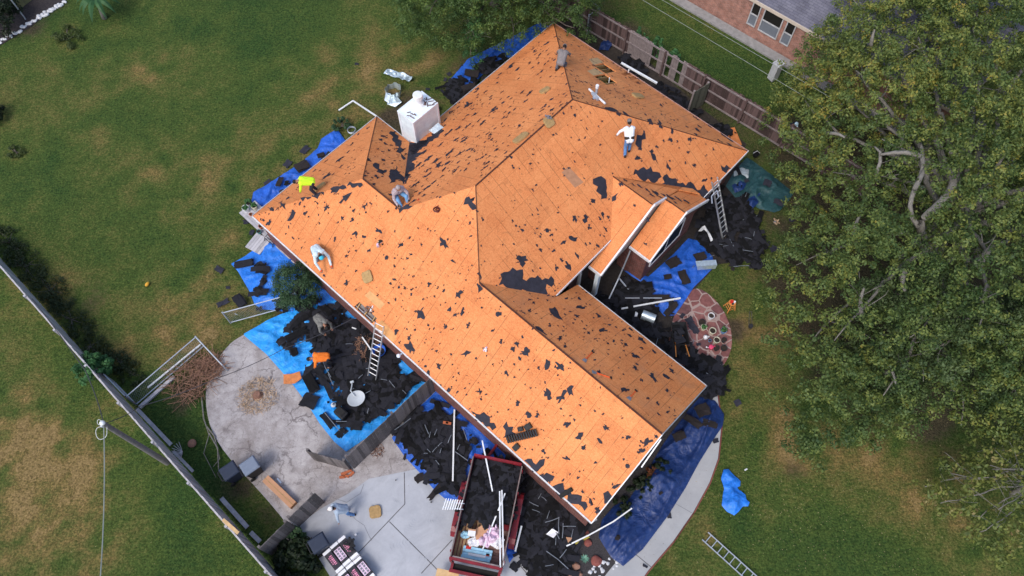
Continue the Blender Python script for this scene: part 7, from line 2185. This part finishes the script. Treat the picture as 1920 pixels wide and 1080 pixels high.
# ------------------------------------------------------------------ GUTTERS, DUCTS, FLASHING
def lengths(lst):
    for pts, w, mat, lb, cat in lst:
        mb = MB()
        q = [at(*p) for p in pts]
        for a, b_ in zip(q, q[1:]): mb.bar(a, b_, w, w * .8)
        tag(mb.obj(cat.replace(' ', '_'), M[mat]), lb, cat)
lengths([([(635, 207, .1), (662, 189, .25), (706, 218, 1.2)], .07, 'white_metal', 'bent white downspout lying on the lawn beside the left peak', 'downspout'),
         ([(1165, 118, 2.5), (1232, 156, 2.3)], .10, 'white_metal', 'white gutter length hanging along the far eave', 'gutter'),
         ([(852, 768, .35), (849, 902, .35)], .065, 'white_metal', 'upright white downspout lying over the tarp beside the trailer', 'downspout'),
         ([(1062, 1024, .25), (1105, 1003, .35), (1150, 978, .5), (1185, 953, .6)], .055, 'white_metal', 'long white downspout reaching from mulch bed to navy tarp', 'downspout'),
         ([(966, 1034, .4), (978, 986, .5)], .07, 'white_metal', 'short white strip on the small blue tarp behind the trailer', 'gutter'),
         ([(1165, 579, .3), (1276, 559, .3)], .075, 'white_metal', 'longest white gutter lying across courtyard debris and tarp', 'gutter'),
         ([(1172, 559, .3), (1241, 559, .3)], .05, 'alu', 'thin level metal strip above the longest courtyard gutter', 'metal edge'),
         ([(1182, 470, 2.5), (1160, 522, .6), (1142, 560, .3)], .06, 'galv', 'thin downspout leaning from the porch gable eave to the ground', 'downspout'),
         ([(1161, 522, .5), (1184, 549, .2)], .06, 'galv', 'short grey strip crossing below the leaning downspout', 'metal edge'),
         ([(660, 614, .3), (668, 617, .3)], .05, 'white_metal', 'small white strip near the camouflage worker', 'metal edge'),
         ([(679, 632, .4), (700, 662, .4)], .06, 'white_metal', 'white strip over rusty litter by the left ladder', 'metal edge'),
         ([(440, 588, .95), (445, 590, .95)], .03, 'galv', 'small clamp on the chain link rail', 'clamp')])
mb = MB(); mb.bar(hw(U + .085, 3.6, 4.92), hw(U + .16, 2.55, 4.02), .05, .05); tag(mb.obj('metal_edge', M['white_metal']), 'loose white rake strip hanging along the gable edge near its peak', 'metal edge')
def sheet_metal(name, px, py, z, poly, label, cat, deg, curl=.15, mat='foil'):
    vs, fs_ = cloth(poly, .05, lambda x, y, d: curl * (.3 + abs(noise.noise(Vector((x * 2.1, y * 2.1, px * .01))))) * 1.3 + .03 * noise.noise(Vector((x * 9, y * 9, 1))))
    o = sheet_obj(name, vs, fs_, M[mat], smooth=False); o.location = at(px, py, z); o.rotation_euler = (0, 0, R(deg))
    return tag(o, label, cat)
sheet_metal('duct_sheet', 748, 144, .02, [(-.85, -.2), (-.6, -.22), (.7, -.2), (.85, 0), (.75, .22), (-.8, .2)], 'long flattened silver duct sheet on the dry lawn', 'duct', -24, .22)
dc = thing('duct_collar', 'torn round silver duct collar beside the chimney', 'duct', at(738, 180, .02))
mb = MB(); pts = []
for k in range(22):
    a = k / 21 * 5.9 + .4; r_ = .40 + .04 * math.sin(k * 2.1)
    pts.append((math.cos(a) * r_, math.sin(a) * r_))
vs = []
for x, y in pts: vs += [(x, y + .15, 0), (x * 1.08 + .02, y * 1.05 + .15, .42 + .06 * math.sin(x * 9))]
mb.add(vs, [(2 * i, 2 * i + 2, 2 * i + 3, 2 * i + 1) for i in range(21)]); mb.obj('collar', M['foil'], dc)
mb = MB(); mb.slab([(-.3, -.65, .1), (.15, -.8, .04), (.5, -.55, .15), (.28, -.2, .1), (-.2, -.15, .2)], (0, 0, -.01)).slab([(-.45, -.45, .18), (-.2, -.6, .1), (-.1, -.1, .3), (-.38, .0, .3)], (0, 0, -.01)); mb.obj('flange', M['foil'], dc)
for (px, py, pl, s), lb in zip(((822, 246, 'B', .34), (800, 252, 'B', .2)), ('bent silver flashing sheet on the roof right of the chimney', 'small crumpled silver flashing below the chimney')):
    mb = MB(); p0 = rp(pl, px, py, .06); t1 = (E2 * .9 + E1 * .2); t2 = E1
    mb.slab([-t1 * s - t2 * s * .8, t1 * s * .9 - t2 * s + Vector((0, 0, .1)), t1 * s * 1.1 + t2 * s * .9 + Vector((0, 0, -.14)), t2 * s * .7 + Vector((0, 0, -.2)), -t1 * s * .7 + t2 * s * .4 + Vector((0, 0, -.12))], (0, 0, -.012))
    o = mb.obj('flashing', M['foil']); o.location = p0; tag(o, lb, 'flashing')
fb = thing('flashing_box', 'long open silver sheet metal trough on the tarp before the porch', 'sheet metal', at(1322, 498, .22), R(5))
mb = MB(); mb.slab([(-.5, -.14, .28), (.5, -.14, .26), (.5, .14, .26), (-.5, .14, .28)], (0, 0, -.012)); mb.obj('top_panel', M['foil'], fb)
mb = MB(); mb.slab([(-.5, -.15, .28), (.5, -.15, .26), (.46, -.2, 0), (-.42, -.2, 0)], (0, -.012, 0)); mb.obj('side_panel', M['foil'], fb)
bf = MB(); bf.slab([(-.15, .35, .05), (.0, .38, .15), (.22, -.1, .12), (.38, -.5, .05), (.2, -.48, .08), (.06, -.05, .2)], (0, 0, -.012)).slab([(-.15, .35, .05), (-.35, .08, .1), (-.2, .05, .15), (.0, .2, .15)], (0, 0, -.012))
o = bf.obj('flashing', M['white_metal']); o.location = at(1322, 438, .25); tag(o, 'bent white flashing piece left of the right ladder', 'flashing')
dr = thing('duct_roll', 'shiny silver duct cylinder lying in the courtyard', 'duct', at(1216, 594, .32), R(-24))
mb = MB(); mb.cyl((-.32, 0, 0), (.32, 0, 0), .23, n=22, cap=False); mb.obj('duct_tube', M['foil'], dr, smooth=True)
mb = MB(); mb.cyl((-.9, -.1, -.12), (-.3, .15, -.1), .05, n=8); mb.obj('pipe_end', M['white_metal'], dr)
mb = MB(); mb.cyl((-.62, -.12, -.05), (-.5, -.1, -.04), .15, .10, n=14); mb.obj('duct_cap', M['white_metal'], dr)
# satellite dish
sd = thing('satellite_dish', 'pale grey satellite dish lying on the shingles below the left ladder', 'satellite dish', at(668, 748, .42), R(20))
mb = MB(); prof = [(.002, 0)] + [(.40 * k / 8, .10 * (k / 8) ** 2) for k in range(1, 9)] + [(.405, .10), (.39, .085)]
mb.lathe(prof, 32); o = mb.obj('reflector', M['dish'], sd, smooth=True); o.scale = (1, .84, 1); o.rotation_euler = (.12, .05, .3)
mb = MB(); mb.tube([(-.02, .1, .1), (-.12, .38, .16), (-.02, .62, .1), (.03, .78, .08)], .028, 8); mb.obj('feed_arm', M['dish'], sd)
mb = MB(); mb.box((.03, .80, .08), (.16, .09, .08)); mb.obj('feed_horn', M['dish'], sd, bevel=.01)
mb = MB(); mb.lathe([(.12, 0), (.05, .06), (.03, .2), (.001, .22)], 12); o = mb.obj('dish_mount', M['dish']); o.location = at(625, 759, .3); tag(o, 'small pale dish mount on the shingles left of the satellite dish', 'bracket')
gb = thing('dark_grill', 'dark covered box on the shingles beside the satellite dish', 'box', at(642, 778, .2), R(-40))
mb = MB(); mb.box((0, 0, .2), (.58, .40, .4)); mb.obj('cover', M['black'], gb, bevel=.06)
mb = MB(); mb.box((-.05, .0, .41), (.42, .3, .03)); mb.obj('lid', M['rubber'], gb, bevel=.01)
# blue barrel under the ladder
bb = thing('blue_tub', 'blue plastic tub behind the left ladder', 'tub', at(713, 662, .15))
mb = MB(); mb.lathe([(.22, 0), (.28, .35), (.30, .36), (.27, .34), (.2, .03), (.001, .03)], 24); mb.obj('tub_body', M['tarp_royal'], bb, smooth=True)

# OSB offcuts, bricks
def offcut(px, py, z, pts, label, deg, mat='osb_scrap'):
    mb = MB(); mb.prism(pts, 0, .02); o = mb.obj('osb_offcut', M[mat]); o.location = at(px, py, z); o.rotation_euler = (R(3), R(-4), R(deg)); return tag(o, label, 'board offcut')
offcut(1370, 256, .12, [(-.45, -.6), (.4, -.65), (.38, .5), (-.42, .52)], 'orange board offcut standing on the ground beside the far corner', 12)
offcut(548, 709, .25, [(-.4, -.2), (.1, -.28), (.42, -.1), (.36, .25), (.0, .2), (-.38, .25)], 'torn orange board offcut on the edge of the light blue tarp', 10)
for k, (px, py, dg) in enumerate([(645, 888, 20), (655, 884, 25), (650, 893, -10), (660, 889, 50), (642, 895, 5), (836, 793, -5), (841, 794, -8)]):
    mb = MB(); mb.box((0, 0, .04), (.24, .11, .08)); o = mb.obj('loose_brick', M['terracotta'], bevel=.006); o.location = at(px, py, .03 if k < 5 else .36); o.rotation_euler = (0, 0, R(dg)); tag(o, 'red brick piece lying at the foot of the open gate leaf' if k < 5 else 'red brick on the shingles left of the trailer', 'brick', 'bricks at the gate leaf' if k < 5 else 'bricks on the shingles')
twigs('gate_litter', 708, 845, .3, .1, 90, 'small patch of brown litter on the concrete beside the gate fence', 'litter', 'rock_brown', 95, .04, .14)

# ------------------------------------------------------------------ DECK AND POTS
dk = thing('wooden_deck', 'weathered grey wooden deck with pots under the left roof corner', 'deck', at(500, 440), 0)
def dpoly(pts): return [at(x, y) - dk.location for x, y in pts]
mb = MB(); P0 = dpoly([(452, 388), (468, 380), (640, 545), (620, 560)]); 
a0, a1 = at(456, 398), at(600, 530)
dd = (a1 - a0).normalized(); dn = Vector((dd.y, -dd.x, 0))
if (at(520, 400) - a0).dot(dn) < 0: dn = -dn
L_ = (a1 - a0).length
dloc = dk.location
for k in range(7):
    off = dn * (.07 + k * .145) - dn * .2
    mb.bar(a0 + off - dloc + Vector((0, 0, .16)), a1 + off - dloc + Vector((0, 0, .16)), .135, .04)
mb.obj('deck_boards', M['wood_pale'], dk)
mb = MB()
s0, s1 = at(487, 437), at(463, 466)
ds = (s1 - s0).normalized(); dw = (at(510, 470) - at(487, 437)); dw = (dw - ds * dw.dot(ds)).normalized()
for k in range(6):
    mb.bar(at(485, 440) + dw * k * .15 - dloc + Vector((0, 0, .14)), at(463, 466) + dw * k * .15 - dloc + Vector((0, 0, .10)), .14, .04)
mb.obj('deck_step', M['wood_pale'], dk)
def pot(px, py, z, r, h, mat, label, plant=None, seed=1, group=None):
    root = thing('plant_pot', label, 'pot', at(px, py, z), seed, group)
    mb = MB(); mb.lathe([(.001, 0), (r * .72, 0), (r * .95, h * .8), (r * 1.03, h * .82), (r * 1.03, h), (r * .88, h), (r * .84, h * .8), (.001, h * .8)], 24); mb.obj('pot_body', M[mat], root, smooth=False)
    mb = MB(); mb.cyl((0, 0, h * .76), (0, 0, h * .82), r * .84, n=20); mb.obj('soil', M['soil'], root)
    if plant:
        rg = random.Random(seed)
        cl = [(rg.uniform(-r, r) * .6, rg.uniform(-r, r) * .6, h + rg.uniform(.0, plant), r * .42, .5 + rg.uniform(-.2, .3)) for _ in range(12)]
        mesh_obj('plant', leaf_mesh('plant', cl, 26, .035, seed), M['vine_leaf'], root)
pot(463, 395, .18, .17, .30, 'white_pot', 'white pot at the outer corner of the deck', .02, 1)
pot(479, 391, .18, .16, .28, 'cream_pot', 'pale rimmed pot with green sprout beside the white pot', .12, 2)
pot(471, 404, .18, .08, .14, 'terracotta', 'small red pot below the white pot', None, 3)
pot(491, 427, .18, .12, .2, 'terracotta', 'orange clay pot on the deck under the eave', None, 4)
pot(487, 437, .18, .11, .18, 'teal_pot', 'teal pot beside the orange clay pot', None, 5)
pot(470, 383, .05, .12, .2, 'dark_pot', 'dark pot with leafy plant behind the white pot', .2, 6)
pot(464, 382, .05, .1, .15, 'dark_pot', 'small dark pot with light green leaves at the deck corner', .25, 7)
ch = thing('black_chair', 'folded black metal chair on the deck under the eave', 'chair', at(512, 450, .18), R(-40))
for k in range(5):
    mb = MB(); mb.bar((-.3, -.22 + k * .11, .12 + .02 * k), (.3, -.22 + k * .11, .14 + .02 * k), .03, .02); mb.obj('slat', M['black'], ch)
for s in (-1, 1):
    mb = MB(); mb.tube([(s * .3, -.3, 0), (s * .3, -.2, .2), (s * .3, .3, .25), (s * .28, .4, .05)], .018, 6); mb.obj('leg', M['black'], ch)
hr = thing('hose_reel', 'pale hose coil beside the far left eave', 'hose', at(660, 246, .05))
mb = MB(); mb.tube([(math.cos(k * .4) * .22, math.sin(k * .4) * .22, .03 + k * .003) for k in range(48)], .016, 5); mb.obj('hose', M['galv'], hr)
# flagstone patio pots
pot(1331, 597, .03, .15, .34, 'white_pot', 'tall white glazed pot on the flagstones', None, 11)
pot(1318, 617, .03, .14, .26, 'cream_pot', 'pale rimmed pot with bright green leaves on the flagstones', .04, 12)
pot(1334, 624, .03, .16, .28, 'cream_pot', 'largest cream pot in the middle of the flagstone group', None, 13)
pot(1342, 641, .03, .15, .26, 'cream_pot', 'cream pot lowest in the flagstone group', None, 14)
pot(1355, 623, .03, .14, .26, 'blue_pot', 'blue pot with trailing green plant on the flagstones', .10, 15)
pot(1356, 640, .03, .12, .22, 'dark_pot', 'dark pot with a reddish rim right of the cream pots', None, 16)
pot(1315, 607, .03, .16, .2, 'dark_pot', 'wide black pot behind the bright green plant', None, 17)
pot(1342, 655, .03, .13, .2, 'dark_pot', 'dark empty pot below the cream pots', None, 18)
pot(1356, 655, .03, .15, .2, 'dark_pot', 'dark round pot at the patio edge', None, 19)
pot(1330, 640, .03, .07, .12, 'blue_pot', 'tiny blue grey cup between the cream pots', None, 20)
jug = thing('white_jug', 'white plastic jug beside the cream pots', 'jug', at(1322, 634, .03))
mb = MB(); mb.lathe([(.001, 0), (.10, 0), (.11, .16), (.06, .22), (.035, .27), (.001, .28)], 16); mb.obj('jug_body', M['wrap_white'], jug, smooth=True)
mb = MB(); mb.tube([(.08, 0, .22), (.15, 0, .2), (.15, 0, .1), (.1, 0, .06)], .016, 6); mb.obj('handle', M['wrap_white'], jug)
wc = thing('watering_can', 'bright pink watering can on the flagstones', 'watering can', at(1332, 653, .03))
mb = MB(); mb.lathe([(.001, 0), (.10, 0), (.11, .2), (.09, .22), (.001, .22)], 16); mb.obj('can_body', M['pink_plastic'], wc, smooth=True)
mb = MB(); mb.cyl((-.08, 0, .06), (-.24, -.04, .24), .022, .035, 8); mb.obj('spout', M['wrap_white'], wc)
mb = MB(); mb.tube([(.06, 0, .2), (.16, 0, .26), (.14, 0, .06)], .014, 6); mb.obj('handle', M['pink_plastic'], wc)
st = thing('wooden_stool', 'orange wooden stool with red items standing on the front lawn', 'stool', at(1367, 578), R(20))
mb = MB(); mb.cyl((0, 0, .58), (0, 0, .62), .17, n=20); mb.obj('seat', M['stool_wood'], st)
for sx, sy in ((1, 1), (1, -1), (-1, 1), (-1, -1)):
    mb = MB(); mb.cyl((sx * .2, sy * .2, 0), (sx * .11, sy * .11, .58), .022, n=8); mb.obj('leg', M['stool_wood'], st)
for z in (.2, .36):
    k = .2 - .155 * z
    mb = MB()
    for a, b_ in (((k, k), (k, -k)), ((k, -k), (-k, -k)), ((-k, -k), (-k, k)), ((-k, k), (k, k))): mb.cyl((*a, z), (*b_, z), .014, n=6)
    mb.obj('stretcher', M['stool_wood'], st)
ri = thing('red_tins', 'red and white tins on the orange stool', 'tins', Vector((st.location.x, st.location.y, .62)))
mb = MB(); mb.cyl((-.04, .02, 0), (-.04, .02, .1), .075, n=14); mb.obj('red_tin', M['red_bright'], ri)
mb = MB(); mb.cyl((.09, 0, 0), (.09, 0, .12), .045, n=12); mb.obj('white_tin', M['wrap_white'], ri)
mb = MB(); mb.cyl((.0, -.08, 0), (.0, -.08, .06), .05, n=12); mb.obj('dark_tin', M['dark_pot'], ri)
cw = thing('lawn_ornament', 'small orange brown wicker ornament on the lawn below the teal tarp', 'ornament', at(1454, 418))
mb = MB()
for k in range(14): mb.bar((rr.uniform(-.12, .12), rr.uniform(-.12, .12), .02), (rr.uniform(-.15, .15), rr.uniform(-.15, .15), .2), .03, .03)
mb.obj('wicker', M['straw'], cw); mb = MB(); mb.box((-.08, -.03, .12), (.1, .08, .1)); mb.obj('grey_top', M['wrap_grey'], cw)
pc = thing('plant_stand', 'thin dark wire stand with a small black pot on the front lawn', 'plant stand', at(1404, 612))
for a, b_ in (((0, 0, 0), (.02, .6, .35)), ((.15, 0, 0), (.12, .6, .35)), ((0, 0, 0), (.15, 0, 0)), ((.02, .6, .35), (.12, .6, .35))):
    mb = MB(); mb.cyl(a, b_, .012, n=6); mb.obj('wire_leg', M['wire'], pc)
mb = MB(); mb.cyl((.07, -.02, .0), (.07, -.02, .14), .10, n=14); mb.obj('pot_body', M['dark_pot'], pc)
# wheelbarrow
wb = thing('wheelbarrow', 'black wheelbarrow with wooden handles standing on the courtyard shingles', 'wheelbarrow', at(1271, 640, .15), R(92))
mb = MB()
bt = [(-.22, -.30), (.22, -.30), (.22, .30), (-.22, .30)]
tp = [(-.42, -.34), (.42, -.34), (.36, .34), (-.36, .34)]
# built along x: front (+x) is away from the handles
vs = [Vector((x * 1.0 + .1, y * .8, .32)) for x, y in [(-.35, -.3), (.30, -.24), (.30, .24), (-.35, .3)]] + [Vector((x + .1, y, .62)) for x, y in [(-.52, -.37), (.58, -.33), (.58, .33), (-.52, .37)]]
mb.add(vs, [(0, 1, 2, 3), (0, 1, 5, 4), (1, 2, 6, 5), (2, 3, 7, 6), (3, 0, 4, 7)])
mb.obj('tray', M['black'], wb)
mb = MB(); e = vs[4:]
for i in range(4): mb.cyl(e[i], e[(i + 1) % 4], .016, n=6)
mb.obj('tray_rim', M['rubber'], wb)
for s in (-1, 1):
    mb = MB(); mb.bar((.75, s * .12, .2), (-.95, s * .30, .48), .04, .05); mb.obj('handle', M['stool_wood'], wb)
    mb = MB(); mb.tube([(-.2, s * .22, .34), (-.42, s * .26, 0), (-.15, s * .24, 0)], .016, 6); mb.obj('leg', M['black'], wb)
mb = MB(); mb.cyl((.72, -.045, .19), (.72, .045, .19), .19, n=20); mb.obj('wheel', M['rubber'], wb)
mb = MB()
for k in range(9): mb.box((.1 + rr.uniform(-.3, .35), rr.uniform(-.2, .2), .48 + rr.random() * .1), (rr.uniform(.2, .5), rr.uniform(.15, .3), .02), Matrix.Rotation(rr.uniform(0, 3), 3, 'Z') @ Matrix.Rotation(rr.uniform(-.4, .4), 3, 'X'))
tag(mb.obj('shingle_load', M['shingle']), 'loose black shingles lying in the wheelbarrow tray', 'shingles').matrix_world = Matrix.Translation(wb.location) @ Matrix.Rotation(R(92), 4, 'Z')
# odds and ends
mb = MB(); mb.ball((0, 0, .07), .085, 10, (1, 1.5, .9)); o = mb.obj('yellow_toy', m_plain('yellow_toy', (.75, .38, .04), .15, 5, .5), smooth=True); o.location = at(277, 534); o.rotation_euler = (0, 0, -.5); tag(o, 'small yellow orange oval toy alone on the left lawn', 'toy')
mb = MB(); mb.cyl((0, 0, .03), (.11, .06, .03), .033, n=10); o = mb.obj('drink_can', M['white_metal']); o.location = at(1396, 882); tag(o, 'silver drink can on the lawn beside the bundled tarp', 'can')
fl = MB(); fl.slab([(-.2, 0, .05), (.1, -.16, .1), (.3, .08, .05), (.05, .2, .2)], (0, 0, -.01)); o = fl.obj('white_scrap', M['wrap_white']); o.location = at(1033, 1002, .3); tag(o, 'small white paper scrap on the heap by the garage corner', 'scrap')
cb = MB(); cb.slab([(-.25, .3, .4), (-.05, -.15, .1), (.35, .1, .05), (.3, .28, .1)], (0, 0, -.02)); o = cb.obj('cardboard_sheet', M['cardboard']); o.location = at(1072, 1024, .05); tag(o, 'bent brown cardboard at the lower end of the white downspout', 'cardboard')
ylw = MB(); ylw.bar(at(1078, 1018, .2), at(1104, 1005, .25), .14, .04); tag(ylw.obj('yellow_strap', m_plain('yellow_strap', (.32, .27, .04), .3, 7)), 'yellow green strap wound on the white downspout', 'strap')
hk = thing('dark_basket', 'small black basket at the right corner of the roof', 'basket', at(1416, 292, .05))
mb = MB(); mb.lathe([(.14, 0), (.18, .22), (.17, .22), (.13, .02), (.001, .02)], 14); mb.obj('basket_body', M['black'], hk)
mb = MB(); mb.tube([(-.17, 0, .22), (0, 0, .42), (.17, 0, .22)], .014, 6); mb.obj('handle', M['white_metal'], hk)
br2 = thing('garden_bracket', 'grey metal post with crossbar in the planting bed at the top left', 'post', at(48, 36))
mb = MB(); mb.cyl((0, 0, 0), (0, 0, 1.7), .04, n=10); mb.obj('post', M['galv'], br2)
mb = MB(); mb.bar((-.7, -.35, 1.7), (.6, .3, 1.7), .12, .06); mb.obj('crossbar', M['galv'], br2)
board_fence('bed_fence', at(35, 20), at(88, -22), 1.7, 'olive board fence panel behind the planting bed at the top left', 'fence', 'wood_olive', rails=(.3, 1.4), side=1, posts=2, uneven=.01)
